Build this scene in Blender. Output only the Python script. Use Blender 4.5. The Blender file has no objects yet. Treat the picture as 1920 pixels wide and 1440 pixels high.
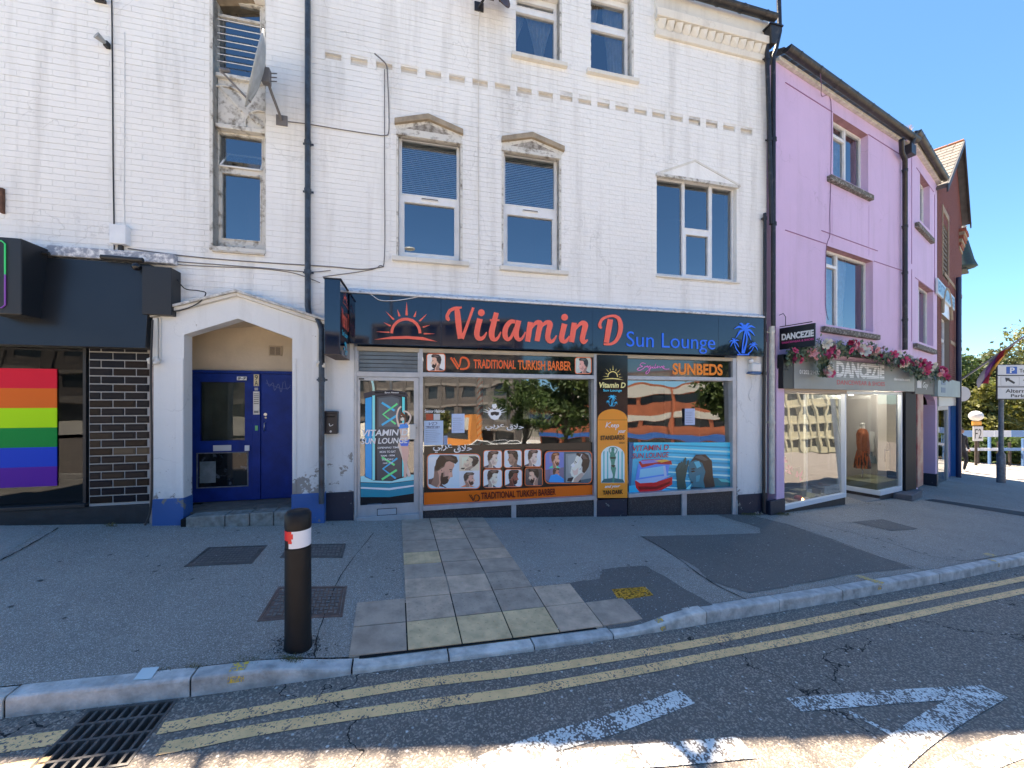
import bpy, bmesh, math, random
from mathutils import Vector, Matrix
R = math.radians
random.seed(7)
scene = bpy.context.scene
COL = scene.collection

# ---------------------------------------------------------------- camera, sky, sun, exposure
CZ = 1.82
cam_d = bpy.data.cameras.new('camera'); cam = bpy.data.objects.new('camera', cam_d); COL.objects.link(cam)
cam_d.sensor_width = 36.0; cam_d.lens = 13.5; cam_d.shift_y = 32/1920
cam_d.clip_start = 0.05; cam_d.clip_end = 3000
cam.location = (0, 0, CZ); cam.rotation_euler = (R(90), 0, 0)
scene.camera = cam
SUN_EL, SUN_AZ = 64.9, -20.0      # azimuth measured from +Y (into the picture), negative = left
world = bpy.data.worlds.new('World'); scene.world = world; world.use_nodes = True
wn = world.node_tree.nodes; wl = world.node_tree.links
sky = wn.new('ShaderNodeTexSky'); sky.sky_type = 'NISHITA'; sky.sun_disc = False
sky.sun_elevation = R(SUN_EL); sky.sun_rotation = R(SUN_AZ)
sky.air_density = 1.0; sky.dust_density = 0.1; sky.ozone_density = 6.0
wn['Background'].inputs['Strength'].default_value = 0.052
tint = wn.new('ShaderNodeMix'); tint.data_type = 'RGBA'; tint.blend_type = 'MULTIPLY'; tint.inputs[0].default_value = 1; tint.inputs[7].default_value = (.80, .98, 1.03, 1)
wl.new(sky.outputs[0], tint.inputs[6]); wl.new(tint.outputs[2], wn['Background'].inputs['Color'])
sd = bpy.data.lights.new('sun', 'SUN'); sun = bpy.data.objects.new('sun', sd); COL.objects.link(sun)
sd.energy = 4.3; sd.angle = R(0.55); sd.color = (1.0, 0.86, 0.68)
sv = Vector((math.sin(R(SUN_AZ))*math.cos(R(SUN_EL)), math.cos(R(SUN_AZ))*math.cos(R(SUN_EL)), math.sin(R(SUN_EL))))
sun.rotation_euler = sv.to_track_quat('Z', 'Y').to_euler(); sun.location = (0, 0, 30)
scene.view_settings.view_transform = 'Standard'; scene.view_settings.look = 'None'
scene.view_settings.gamma = 1; scene.view_settings.use_curve_mapping = False
scene.view_settings.exposure = 2.4
scene.cycles.max_bounces = 8; scene.cycles.diffuse_bounces = 4; scene.cycles.glossy_bounces = 4
scene.cycles.transparent_max_bounces = 12; scene.cycles.sample_clamp_indirect = 6

# ---------------------------------------------------------------- ground heights and frames
def clamp(v, a, b): return max(a, min(b, v))
def sm(a, b, v):
    t = clamp((v-a)/(b-a), 0, 1); return t*t*(3-2*t)
def gz(x): return -.0576*clamp(x, -14, 85)
F_, CX, HY = 720.0, 960.0, 752.0
E1 = (math.cos(R(17)), math.sin(R(17))); E2 = (math.sin(R(17)), -math.cos(R(17)))
def road_z(x, y):
    z = gz(x) - .11
    if y < -2: z -= 1.2*(1-sm(-26, -5, y))
    return z
def ka(x, y): return x*E1[0] + y*E1[1]        # coordinate along the kerb
def kb(x, y): return -(x*E2[0] + y*E2[1])      # distance towards the shops
A0, A1 = -.20, 2.02                            # dropped kerb from .. to
def drop(a): return sm(A0-.75, A0+.05, a)*(1-sm(A1-.05, A1+.6, a))
def pav_z(x, y):
    a, b = ka(x, y), kb(x, y)
    k = sm(2.55, 3.9, b)
    return gz(x) - .085*drop(a)*(1-k)
class Frame:
    def __init__(s, o, ang):
        s.o = o; s.a = ang; s.c = math.cos(ang); s.s = math.sin(ang)
    def at(s, px, py, d=0.0):
        u = (px-CX)/F_; v = (HY-py)/F_
        ox, oy = s.o; n = (-s.s, s.c)
        t = (ox*n[0]+oy*n[1]+d)/(u*n[0]+n[1])
        return ((u*t-ox)*s.c+(t-oy)*s.s, CZ+v*t)
    def sx(s, px, d=0.0): return s.at(px, 700, d)[0]
    def w(s, p):
        return Vector((s.o[0]+p[0]*s.c-p[1]*s.s, s.o[1]+p[0]*s.s+p[1]*s.c, p[2]))
def gp(px, py, zf=pav_z):
    u = (px-CX)/F_; v = (py-HY)/F_; t = 4.0
    for i in range(40):
        t = .5*t + .5*(CZ-zf(u*t, t))/v
    return Vector((u*t, t, zf(u*t, t)))
G = Frame((0, 0), 0.0)
W = Frame((0, 6.0), math.atan(.237))
P = Frame((4.93, 7.17), math.atan(.494))
Q = Frame((9.88, 9.61), math.atan(.673))
Bk = Frame((12.85, 11.6), math.atan(.726))

# ---------------------------------------------------------------- materials
def lin(c): return tuple((v/255/12.92 if v/255 <= .04045 else ((v/255+.055)/1.055)**2.4) for v in c)
MATS = {}
def M(name, col, rough=.6, metal=0, var=0, vs=3, bump=0, bs=40, coat=0, ior=1.5, emit=0, stretch=(1, 1, 1), col2=None, lo=.35, hi=.7, detail=5, spec=.5):
    if name in MATS: return MATS[name]
    m = bpy.data.materials.new(name); m.use_nodes = True; MATS[name] = m
    nt = m.node_tree; N = nt.nodes; L = nt.links; b = N['Principled BSDF']
    b.inputs['Base Color'].default_value = (*col, 1); b.inputs['Roughness'].default_value = rough
    b.inputs['Metallic'].default_value = metal; b.inputs['IOR'].default_value = ior
    b.inputs['Specular IOR Level'].default_value = spec
    b.inputs['Coat Weight'].default_value = coat; b.inputs['Coat Roughness'].default_value = .03
    if emit: b.inputs['Emission Color'].default_value = (*col, 1); b.inputs['Emission Strength'].default_value = emit
    if var or bump:
        tc = N.new('ShaderNodeNewGeometry'); mp = N.new('ShaderNodeMapping'); mp.inputs['Scale'].default_value = stretch
        L.new(tc.outputs['Position'], mp.inputs['Vector'])
    if var:
        n = N.new('ShaderNodeTexNoise'); n.inputs['Scale'].default_value = vs; n.inputs['Detail'].default_value = detail; n.inputs['Roughness'].default_value = .6
        L.new(mp.outputs[0], n.inputs['Vector'])
        r = N.new('ShaderNodeMapRange'); r.inputs[1].default_value = lo; r.inputs[2].default_value = hi
        L.new(n.outputs['Fac'], r.inputs[0])
        mx = N.new('ShaderNodeMix'); mx.data_type = 'RGBA'
        c2 = col2 if col2 else tuple(v*(1-var) for v in col)
        mx.inputs[6].default_value = (*col, 1); mx.inputs[7].default_value = (*c2, 1)
        L.new(r.outputs[0], mx.inputs[0]); L.new(mx.outputs[2], b.inputs['Base Color'])
    if bump:
        n2 = N.new('ShaderNodeTexNoise'); n2.inputs['Scale'].default_value = bs; n2.inputs['Detail'].default_value = 4
        L.new(tc.outputs['Position'], n2.inputs['Vector'])
        bp = N.new('ShaderNodeBump'); bp.inputs['Strength'].default_value = bump; bp.inputs['Distance'].default_value = .01
        L.new(n2.outputs['Fac'], bp.inputs['Height']); L.new(bp.outputs[0], b.inputs['Normal'])
    return m
def glass(name, tint=(.75, .8, .82), n=3.2, wob=.012):
    if name in MATS: return MATS[name]
    m = bpy.data.materials.new(name); m.use_nodes = True; MATS[name] = m
    nt = m.node_tree; N = nt.nodes; L = nt.links; N.clear()
    out = N.new('ShaderNodeOutputMaterial'); mx = N.new('ShaderNodeMixShader'); fr = N.new('ShaderNodeFresnel')
    tr = N.new('ShaderNodeBsdfTransparent'); gl = N.new('ShaderNodeBsdfGlossy')
    fr.inputs['IOR'].default_value = n; tr.inputs['Color'].default_value = (*tint, 1)
    gl.inputs['Roughness'].default_value = 0.0; gl.inputs['Color'].default_value = (.92, .96, 1, 1)
    g = N.new('ShaderNodeNewGeometry'); no = N.new('ShaderNodeTexNoise'); no.inputs['Scale'].default_value = 1.6; no.inputs['Detail'].default_value = 1
    bp = N.new('ShaderNodeBump'); bp.inputs['Strength'].default_value = wob; bp.inputs['Distance'].default_value = .2
    L.new(g.outputs['Position'], no.inputs['Vector']); L.new(no.outputs['Fac'], bp.inputs['Height'])
    L.new(bp.outputs[0], gl.inputs['Normal'])
    L.new(fr.outputs[0], mx.inputs[0]); L.new(tr.outputs[0], mx.inputs[1]); L.new(gl.outputs[0], mx.inputs[2])
    L.new(mx.outputs[0], out.inputs[0]); return m
def ink(r, g, b, rough=.22):
    return M('print_%d_%d_%d' % (r, g, b), tuple(min(.9, v*1.6) for v in lin((r, g, b))), rough, spec=.5)

def nodes_of(m): return m.node_tree.nodes, m.node_tree.links, m.node_tree.nodes['Principled BSDF']
def noise(N, L, vec, scale, detail=4, rough=.6):
    n = N.new('ShaderNodeTexNoise'); n.inputs['Scale'].default_value = scale; n.inputs['Detail'].default_value = detail; n.inputs['Roughness'].default_value = rough
    L.new(vec, n.inputs['Vector']); return n.outputs['Fac']
def rng(N, L, v, a, b, c=0, d=1):
    r = N.new('ShaderNodeMapRange'); r.inputs[1].default_value = a; r.inputs[2].default_value = b; r.inputs[3].default_value = c; r.inputs[4].default_value = d
    L.new(v, r.inputs[0]); return r.outputs[0]
def mixc(N, L, f, a, b):
    mx = N.new('ShaderNodeMix'); mx.data_type = 'RGBA'
    if isinstance(f, (int, float)): mx.inputs[0].default_value = f
    else: L.new(f, mx.inputs[0])
    for i, v in ((6, a), (7, b)):
        if isinstance(v, tuple): mx.inputs[i].default_value = (*v, 1)
        else: L.new(v, mx.inputs[i])
    return mx.outputs[2]
def mathn(N, L, op, a, b):
    m = N.new('ShaderNodeMath'); m.operation = op
    for i, v in ((0, a), (1, b)):
        if isinstance(v, (int, float)): m.inputs[i].default_value = v
        else: L.new(v, m.inputs[i])
    return m.outputs[0]
def posn(N, L, scale=(1, 1, 1), rot=0):
    g = N.new('ShaderNodeNewGeometry'); mp = N.new('ShaderNodeMapping'); mp.inputs['Scale'].default_value = scale
    mp.inputs['Rotation'].default_value = (0, 0, rot); L.new(g.outputs['Position'], mp.inputs['Vector']); return mp.outputs[0]

def painted_wall(name, base, grime=(.33, .31, .28), streak=.35, peel=0.0, bump=.35, zdirt=None):
    m = bpy.data.materials.new(name); m.use_nodes = True; N, L, b = nodes_of(m); MATS[name] = m
    p = posn(N, L); ps = posn(N, L, (3.2, 3.2, .28))
    big = rng(N, L, noise(N, L, p, .55, 4), .42, .68)
    st = rng(N, L, noise(N, L, ps, 1.3, 6, .65), .50, .78)
    fine = rng(N, L, noise(N, L, p, 34, 5, .7), .66, .74)
    c = mixc(N, L, mathn(N, L, 'MULTIPLY', big, .26), base, tuple(v*.72 for v in base))
    c = mixc(N, L, mathn(N, L, 'MULTIPLY', st, streak), c, grime)
    c = mixc(N, L, mathn(N, L, 'MULTIPLY', fine, .40), c, grime)
    if peel:
        g0 = N.new('ShaderNodeNewGeometry'); s0 = N.new('ShaderNodeSeparateXYZ'); L.new(g0.outputs['Position'], s0.inputs[0])
        h0 = rng(N, L, mathn(N, L, 'ADD', s0.outputs[2], mathn(N, L, 'MULTIPLY', s0.outputs[0], .0576)), 1.45, .1, 0, .19)
        pk = rng(N, L, mathn(N, L, 'ADD', noise(N, L, p, 2.6, 9, .72), h0), .672, .682)
        c = mixc(N, L, pk, c, (.30, .27, .235))
        pk2 = rng(N, L, mathn(N, L, 'ADD', noise(N, L, p, 11, 9, .75), mathn(N, L, 'MULTIPLY', h0, .4)), .73, .74)
        c = mixc(N, L, pk2, c, (.12, .11, .10))
    if zdirt:      # splash-back grime rising from the pavement
        g = N.new('ShaderNodeNewGeometry'); sp = N.new('ShaderNodeSeparateXYZ'); L.new(g.outputs['Position'], sp.inputs[0])
        h = mathn(N, L, 'ADD', sp.outputs[2], mathn(N, L, 'MULTIPLY', sp.outputs[0], .0576))
        hd = rng(N, L, h, zdirt, 0.0)
        dn = rng(N, L, noise(N, L, p, 6, 8, .7), .35, .75)
        c = mixc(N, L, mathn(N, L, 'MULTIPLY', mathn(N, L, 'MULTIPLY', hd, dn), .9), c, (.30, .33, .36))
    vc = N.new('ShaderNodeTexVoronoi'); vc.feature = 'DISTANCE_TO_EDGE'; vc.inputs['Scale'].default_value = .55
    ad = N.new('ShaderNodeVectorMath'); ad.operation = 'ADD'; nn = N.new('ShaderNodeTexNoise'); nn.inputs['Scale'].default_value = 2.2; nn.inputs['Detail'].default_value = 7
    L.new(p, nn.inputs['Vector']); L.new(p, ad.inputs[0]); L.new(nn.outputs['Color'], ad.inputs[1]); L.new(ad.outputs[0], vc.inputs['Vector'])
    ck = mathn(N, L, 'MULTIPLY', rng(N, L, vc.outputs['Distance'], .006, .002), rng(N, L, noise(N, L, p, .8, 2), .5, .56))
    c = mixc(N, L, mathn(N, L, 'MULTIPLY', ck, .22), c, tuple(v*.35 for v in base))
    L.new(c, b.inputs['Base Color']); b.inputs['Roughness'].default_value = .62
    hgt = mathn(N, L, 'ADD', noise(N, L, p, 26, 5), mathn(N, L, 'MULTIPLY', noise(N, L, p, 5, 3), 1.2))
    bp = N.new('ShaderNodeBump'); bp.inputs['Strength'].default_value = bump; bp.inputs['Distance'].default_value = .012
    L.new(hgt, bp.inputs['Height']); L.new(bp.outputs[0], b.inputs['Normal'])
    return m
def joint_mat(name, base, dark, lo=.42, hi=.62):
    m = bpy.data.materials.new(name); m.use_nodes = True; N, L, b = nodes_of(m); MATS[name] = m
    p = posn(N, L, (1, 1, 2.2)); f = rng(N, L, noise(N, L, p, 1.9, 7, .7), lo, hi)
    f2 = rng(N, L, noise(N, L, p, .5, 2), .35, .6)
    L.new(mixc(N, L, mathn(N, L, 'MULTIPLY', f, f2), base, dark), b.inputs['Base Color']); b.inputs['Roughness'].default_value = .8
    return m
def asphalt(name, col, stone, sc=150, dens=.35, bump=.5, patch=.3, crack=False):
    m = bpy.data.materials.new(name); m.use_nodes = True; N, L, b = nodes_of(m); MATS[name] = m
    p = posn(N, L)
    v = N.new('ShaderNodeTexVoronoi'); v.inputs['Scale'].default_value = sc; L.new(p, v.inputs['Vector'])
    bw = N.new('ShaderNodeSeparateColor'); L.new(v.outputs['Color'], bw.inputs[0])
    f = rng(N, L, bw.outputs[0], 1-dens, 1.0)
    big = rng(N, L, noise(N, L, p, 1.1, 8, .7), .38, .66)
    med = rng(N, L, noise(N, L, p, 26, 6, .8), .35, .65)
    c = mixc(N, L, mathn(N, L, 'MULTIPLY', big, patch), col, tuple(x*1.9 for x in col))
    c = mixc(N, L, mathn(N, L, 'MULTIPLY', med, .35), c, tuple(x*.5 for x in col))
    c = mixc(N, L, f, c, stone)
    v2 = N.new('ShaderNodeTexVoronoi'); v2.inputs['Scale'].default_value = sc*.32; L.new(p, v2.inputs['Vector'])
    b2 = N.new('ShaderNodeSeparateColor'); L.new(v2.outputs['Color'], b2.inputs[0])
    c = mixc(N, L, mathn(N, L, 'MULTIPLY', rng(N, L, b2.outputs[1], .90, .99), rng(N, L, v2.outputs['Distance'], .38, .22)), c, (.72, .70, .66))
    if crack:
        vc = N.new('ShaderNodeTexVoronoi'); vc.feature = 'DISTANCE_TO_EDGE'; vc.inputs['Scale'].default_value = .42
        ad = N.new('ShaderNodeVectorMath'); ad.operation = 'ADD'; nn = N.new('ShaderNodeTexNoise'); nn.inputs['Scale'].default_value = 3; nn.inputs['Detail'].default_value = 6
        L.new(p, nn.inputs['Vector']); L.new(p, ad.inputs[0]); L.new(nn.outputs['Color'], ad.inputs[1]); L.new(ad.outputs[0], vc.inputs['Vector'])
        c = mixc(N, L, rng(N, L, vc.outputs['Distance'], .004, .0015), c, (.008, .008, .008))
    L.new(c, b.inputs['Base Color']); b.inputs['Roughness'].default_value = .85
    bp = N.new('ShaderNodeBump'); bp.inputs['Strength'].default_value = bump; bp.inputs['Distance'].default_value = .006
    L.new(mathn(N, L, 'SUBTRACT', noise(N, L, p, sc*.6, 3), v.outputs['Distance']), bp.inputs['Height']); L.new(bp.outputs[0], b.inputs['Normal'])
    return m
def road_paint(name, col, under, lo=.48, hi=.52, sc=28, stone=90):
    """thermoplastic paint worn through to the stones"""
    m = bpy.data.materials.new(name); m.use_nodes = True; N, L, b = nodes_of(m); MATS[name] = m
    p = posn(N, L)
    v = N.new('ShaderNodeTexVoronoi'); v.inputs['Scale'].default_value = stone; L.new(p, v.inputs['Vector'])
    h = mathn(N, L, 'ADD', mathn(N, L, 'MULTIPLY', v.outputs['Distance'], .55), noise(N, L, p, sc, 5, .7))
    h = mathn(N, L, 'ADD', h, mathn(N, L, 'MULTIPLY', noise(N, L, p, 2.2, 3), .5))
    f = rng(N, L, h, lo, hi)
    c = mixc(N, L, rng(N, L, noise(N, L, p, 7, 6), .4, .75, 0, .5), col, tuple(x*.55 for x in col))
    L.new(mixc(N, L, f, c, under), b.inputs['Base Color']); b.inputs['Roughness'].default_value = .7
    bp = N.new('ShaderNodeBump'); bp.inputs['Strength'].default_value = .5; bp.inputs['Distance'].default_value = .004
    L.new(h, bp.inputs['Height']); L.new(bp.outputs[0], b.inputs['Normal']); return m

# ---------------------------------------------------------------- mesh building
class MB:
    def __init__(s): s.v = []; s.f = []; s.m = []; s.mats = []; s.cur = 0; s.smooth = False; s.sf = []
    def mat(s, m):
        if m not in s.mats: s.mats.append(m)
        s.cur = s.mats.index(m); return s
    def add(s, vs, fs):
        o = len(s.v); s.v.extend([tuple(p) for p in vs])
        for f in fs: s.f.append(tuple(o+i for i in f)); s.m.append(s.cur); s.sf.append(s.smooth)
        return s
    def box(s, x0, x1, y0, y1, z0, z1, open_back=False):
        x0, x1 = sorted((x0, x1)); y0, y1 = sorted((y0, y1)); z0, z1 = sorted((z0, z1))
        vs = [(x0, y0, z0), (x1, y0, z0), (x1, y1, z0), (x0, y1, z0), (x0, y0, z1), (x1, y0, z1), (x1, y1, z1), (x0, y1, z1)]
        fs = [(0, 1, 5, 4), (1, 2, 6, 5), (3, 0, 4, 7), (4, 5, 6, 7), (3, 2, 1, 0)]
        if not open_back: fs.append((2, 3, 7, 6))
        return s.add(vs, fs)
    def quad(s, a, b, c, d): return s.add([a, b, c, d], [(0, 1, 2, 3)])
    def prism(s, pts, y0, y1):      # polygon in x,z extruded along y; y0 is the front
        n = len(pts); a = sum(pts[i][0]*pts[(i+1) % n][1]-pts[(i+1) % n][0]*pts[i][1] for i in range(n))
        if a < 0: pts = pts[::-1]
        vs = [(x, y0, z) for x, z in pts]+[(x, y1, z) for x, z in pts]
        fs = [tuple(range(n)), tuple(range(2*n-1, n-1, -1))]+[(i, i+n, (i+1) % n+n, (i+1) % n) for i in range(n)]
        return s.add(vs, fs)
    def flat(s, pts, y):
        n = len(pts); a = sum(pts[i][0]*pts[(i+1) % n][1]-pts[(i+1) % n][0]*pts[i][1] for i in range(n))
        if a < 0: pts = pts[::-1]
        return s.add([(x, y, z) for x, z in pts], [tuple(range(n))])
    def prism_z(s, pts, z0, z1):
        n = len(pts); a = sum(pts[i][0]*pts[(i+1) % n][1]-pts[(i+1) % n][0]*pts[i][1] for i in range(n))
        if a < 0: pts = pts[::-1]
        vs = [(x, y, z0) for x, y in pts]+[(x, y, z1) for x, y in pts]
        fs = [tuple(range(n-1, -1, -1)), tuple(range(n, 2*n))]+[(i, (i+1) % n, (i+1) % n+n, i+n) for i in range(n)]
        return s.add(vs, fs)
    def tube(s, path, r, n=8, caps=True):
        path = [Vector(p) for p in path]; k = len(path); rr = r if isinstance(r, (list, tuple)) else [r]*k
        rings = []; up = None
        for i, p in enumerate(path):
            t = (path[min(i+1, k-1)]-path[max(i-1, 0)])
            t = t.normalized() if t.length > 1e-9 else Vector((0, 0, 1))
            if up is None: up = Vector((0, 0, 1)) if abs(t.z) < .9 else Vector((1, 0, 0))
            a = t.cross(up)
            if a.length < 1e-5: a = t.cross(Vector((1, 0, 0)))
            a.normalize(); b = a.cross(t).normalized(); up = b
            rings.append([p+(a*math.cos(2*math.pi*j/n)+b*math.sin(2*math.pi*j/n))*rr[i] for j in range(n)])
        vs = [q for rg in rings for q in rg]; fs = []
        for i in range(k-1):
            for j in range(n): fs.append((i*n+j, i*n+(j+1) % n, (i+1)*n+(j+1) % n, (i+1)*n+j))
        old = s.smooth; s.smooth = True; s.add(vs, fs); s.smooth = old
        if caps:
            s.add(rings[0], [tuple(range(n-1, -1, -1))]); s.add(rings[-1], [tuple(range(n))])
        return s
    def lathe(s, cx, cy, prof, n=24):     # prof: (r,z)
        vs = []; fs = []
        for r, z in prof:
            for j in range(n): vs.append((cx+r*math.cos(2*math.pi*j/n), cy+r*math.sin(2*math.pi*j/n), z))
        for i in range(len(prof)-1):
            for j in range(n): fs.append((i*n+j, i*n+(j+1) % n, (i+1)*n+(j+1) % n, (i+1)*n+j))
        old = s.smooth; s.smooth = True; s.add(vs, fs); s.smooth = old
        s.add(vs[-n:], [tuple(range(n))]); s.add(vs[:n], [tuple(range(n-1, -1, -1))]); return s
    def ball(s, c, r, n=10, sc=(1, 1, 1)):
        vs = []; fs = []; k = n//2
        for i in range(k+1):
            th = math.pi*i/k
            for j in range(n):
                ph = 2*math.pi*j/n
                vs.append((c[0]+r*sc[0]*math.sin(th)*math.cos(ph), c[1]+r*sc[1]*math.sin(th)*math.sin(ph), c[2]+r*sc[2]*math.cos(th)))
        for i in range(k):
            for j in range(n): fs.append((i*n+j, (i+1)*n+j, (i+1)*n+(j+1) % n, i*n+(j+1) % n))
        old = s.smooth; s.smooth = True; s.add(vs, fs); s.smooth = old; return s
    def mesh(s, name, org=(0, 0, 0), mat=None, bev=0):
        me = bpy.data.meshes.new(name)
        ox, oy, oz = org
        me.from_pydata([(x-ox, y-oy, z-oz) for x, y, z in s.v], [], s.f)
        if s.mats:
            for m in s.mats: me.materials.append(m)
            me.polygons.foreach_set('material_index', s.m)
        elif mat: me.materials.append(mat)
        if any(s.sf): me.polygons.foreach_set('use_smooth', s.sf)
        me.update(); return me
class Thing:
    def __init__(s, name, label, cat, fr=G, org=(0, 0, 0), group=None, kind=None):
        s.f = fr; s.org = org; s.o = bpy.data.objects.new(name, None); COL.objects.link(s.o)
        s.o.location = fr.w(org); s.o.rotation_euler = (0, 0, fr.a); s.o.empty_display_size = .1
        if kind: s.o['kind'] = kind
        else: s.o['label'] = label; s.o['category'] = cat
        if group: s.o['group'] = group
    def part(s, name, mb, mat=None, parent=None, label=None, kind=None, bev=0):
        o = bpy.data.objects.new(name, mb.mesh(name, s.org, mat)); COL.objects.link(o)
        o.parent = parent or s.o
        if label: o['label'] = label
        if kind: o['kind'] = kind
        if bev:
            md = o.modifiers.new('bevel', 'BEVEL'); md.width = bev; md.segments = 2; md.limit_method = 'ANGLE'; md.angle_limit = R(40)
        return o
    def inst(s, name, mesh, loc, rot=(0, 0, 0), scale=(1, 1, 1), parent=None, label=None):
        o = bpy.data.objects.new(name, mesh); COL.objects.link(o); o.parent = parent or s.o
        o.location = (loc[0]-s.org[0], loc[1]-s.org[1], loc[2]-s.org[2]); o.rotation_euler = rot; o.scale = scale
        if label: o['label'] = label
        return o
def solid(name, mb, mat, label, cat, fr=G, org=(0, 0, 0), group=None, kind=None, bev=0):
    """a thing that is one mesh"""
    o = bpy.data.objects.new(name, mb.mesh(name, org, mat)); COL.objects.link(o)
    o.location = fr.w(org); o.rotation_euler = (0, 0, fr.a)
    if kind: o['kind'] = kind
    else: o['label'] = label; o['category'] = cat
    if group: o['group'] = group
    if bev:
        md = o.modifiers.new('bevel', 'BEVEL'); md.width = bev; md.segments = 2; md.limit_method = 'ANGLE'; md.angle_limit = R(40)
    return o
def wall_holes(mb, s0, s1, z0, z1, holes, d=0.0, th=.3, ends=True):
    """front face of a wall with real openings and their reveals"""
    xs = sorted({s0, s1}|{clamp(h[i], s0, s1) for h in holes for i in (0, 1)})
    zs = sorted({z0, z1}|{clamp(h[i], z0, z1) for h in holes for i in (2, 3)})
    for i in range(len(xs)-1):
        for j in range(len(zs)-1):
            cx, cz = (xs[i]+xs[i+1])/2, (zs[j]+zs[j+1])/2
            if xs[i+1]-xs[i] < 1e-6 or zs[j+1]-zs[j] < 1e-6: continue
            if any(h[0] < cx < h[1] and h[2] < cz < h[3] for h in holes): continue
            mb.quad((xs[i], d, zs[j]), (xs[i+1], d, zs[j]), (xs[i+1], d, zs[j+1]), (xs[i], d, zs[j+1]))
            mb.quad((xs[i+1], d+th, zs[j]), (xs[i], d+th, zs[j]), (xs[i], d+th, zs[j+1]), (xs[i+1], d+th, zs[j+1]))
    for a, b, c, e in holes:
        if b <= s0 or a >= s1 or e <= z0 or c >= z1: continue
        ka_, kb_, kc_, ke_ = a >= s0, b <= s1, c >= z0, e <= z1
        a, b, c, e = clamp(a, s0, s1), clamp(b, s0, s1), clamp(c, z0, z1), clamp(e, z0, z1)
        if ka_: mb.quad((a, d, c), (a, d+th, c), (a, d+th, e), (a, d, e))
        if kb_: mb.quad((b, d+th, c), (b, d, c), (b, d, e), (b, d+th, e))
        if ke_: mb.quad((a, d, e), (a, d+th, e), (b, d+th, e), (b, d, e))
        if kc_: mb.quad((a, d+th, c), (a, d, c), (b, d, c), (b, d+th, c))
    if ends:
        mb.quad((s0, d, z0), (s0, d, z1), (s0, d+th, z1), (s0, d+th, z0)); mb.quad((s1, d, z0), (s1, d+th, z0), (s1, d+th, z1), (s1, d, z1))
        mb.quad((s0, d, z1), (s1, d, z1), (s1, d+th, z1), (s0, d+th, z1))
def lay_bricks(T, s0, s1, z0, z1, holes, mat, d, proud=.004, L=.225, H=.075, gap=.005, gapv=.003, keep=None, cap=300, jit=.0015, rnd=None):
    """each brick a real block; those keep() picks become objects of their own, the rest one stuff part"""
    rnd = rnd or random.Random(3)
    proto = MB().box(-(L-gapv)/2, (L-gapv)/2, -proud, .001, -(H-gap)/2, (H-gap)/2, True).mesh('brick', (0, 0, 0), mat)
    rest = MB(); k = 0; n = 0; z = z0
    while z+H*.6 < z1:
        x = s0-(L/2 if k % 2 else 0)
        while x < s1-.02:
            a, b = max(x, s0)+gapv/2, min(x+L, s1)-gapv/2; full = (x >= s0 and x+L <= s1)
            c, e = z+gap/2, min(z+H, z1)-gap/2
            segs = [(a, b)]
            for h in holes:
                if h[2] < e-.004 and h[3] > c+.004:
                    new = []
                    for p, q in segs:
                        if h[1] <= p or h[0] >= q: new.append((p, q)); continue
                        if h[0]-p > .03: new.append((p, h[0]))
                        if q-h[1] > .03: new.append((h[1], q))
                        full = False
                    segs = new
            j = rnd.uniform(-jit, jit)
            if full and segs and keep and n < cap and keep((a+b)/2, (c+e)/2):
                T.inst('brick', proto, ((a+b)/2, d-j, (c+e)/2)); n += 1
            else:
                for p, q in segs:
                    if q-p > .02: rest.box(p, q, d-proud-j, d+.001, c, e, True)
            x += L
        z += H; k += 1
    T.part('brickwork', rest, mat, kind='stuff')
def text(T, s, x0, x1, zt, zb, y, mat, name='lettering', bold=0, ext=0.0, shear=0, parent=None, skew=0, ord_=None):
    cu = bpy.data.curves.new('t', 'FONT'); cu.body = s; cu.offset = bold; cu.shear = shear; cu.resolution_u = 4
    tmp = bpy.data.objects.new('t', cu); me0 = bpy.data.meshes.new_from_object(tmp)
    vs = [v.co.copy() for v in me0.vertices]; fs = [tuple(p.vertices) for p in me0.polygons]
    bpy.data.objects.remove(tmp); bpy.data.meshes.remove(me0); bpy.data.curves.remove(cu)
    ax, bx = min(v.x for v in vs), max(v.x for v in vs); ay, by = min(v.y for v in vs), max(v.y for v in vs)
    mb = MB(); kx = (x1-x0)/(bx-ax); kz = (zt-zb)/(by-ay)
    pts = [(x0+(v.x-ax)*kx, y, zb+(v.y-ay)*kz+skew*(v.x-ax)*kx) for v in vs]
    mb.add(pts, fs)
    if ext:
        from collections import Counter
        ec = Counter()
        for f in fs:
            for i in range(len(f)): ec[tuple(sorted((f[i], f[(i+1) % len(f)])))] += 1
        bd = [(f[i], f[(i+1) % len(f)]) for f in fs for i in range(len(f)) if ec[tuple(sorted((f[i], f[(i+1) % len(f)])))] == 1]
        back = [(a, b+ext, c) for a, b, c in pts]; nn = len(pts)
        mb.add(pts+back, [(b, a, a+nn, b+nn) for a, b in bd])
    return T.part(name, mb, mat, parent=parent)
def cat_rom(pts, n=8):
    out = []; k = len(pts)
    if k < 3: n = 1
    for i in range(k-1):
        p0, p1, p2, p3 = pts[max(i-1, 0)], pts[i], pts[i+1], pts[min(i+2, k-1)]
        for j in range(n):
            t = j/n
            out.append(tuple(.5*((2*b)+(c-a)*t+(2*a-5*b+4*c-d)*t*t+(-a+3*b-3*c+d)*t**3) for a, b, c, d in zip(p0, p1, p2, p3)))
    out.append(tuple(pts[-1])); return out
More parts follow.
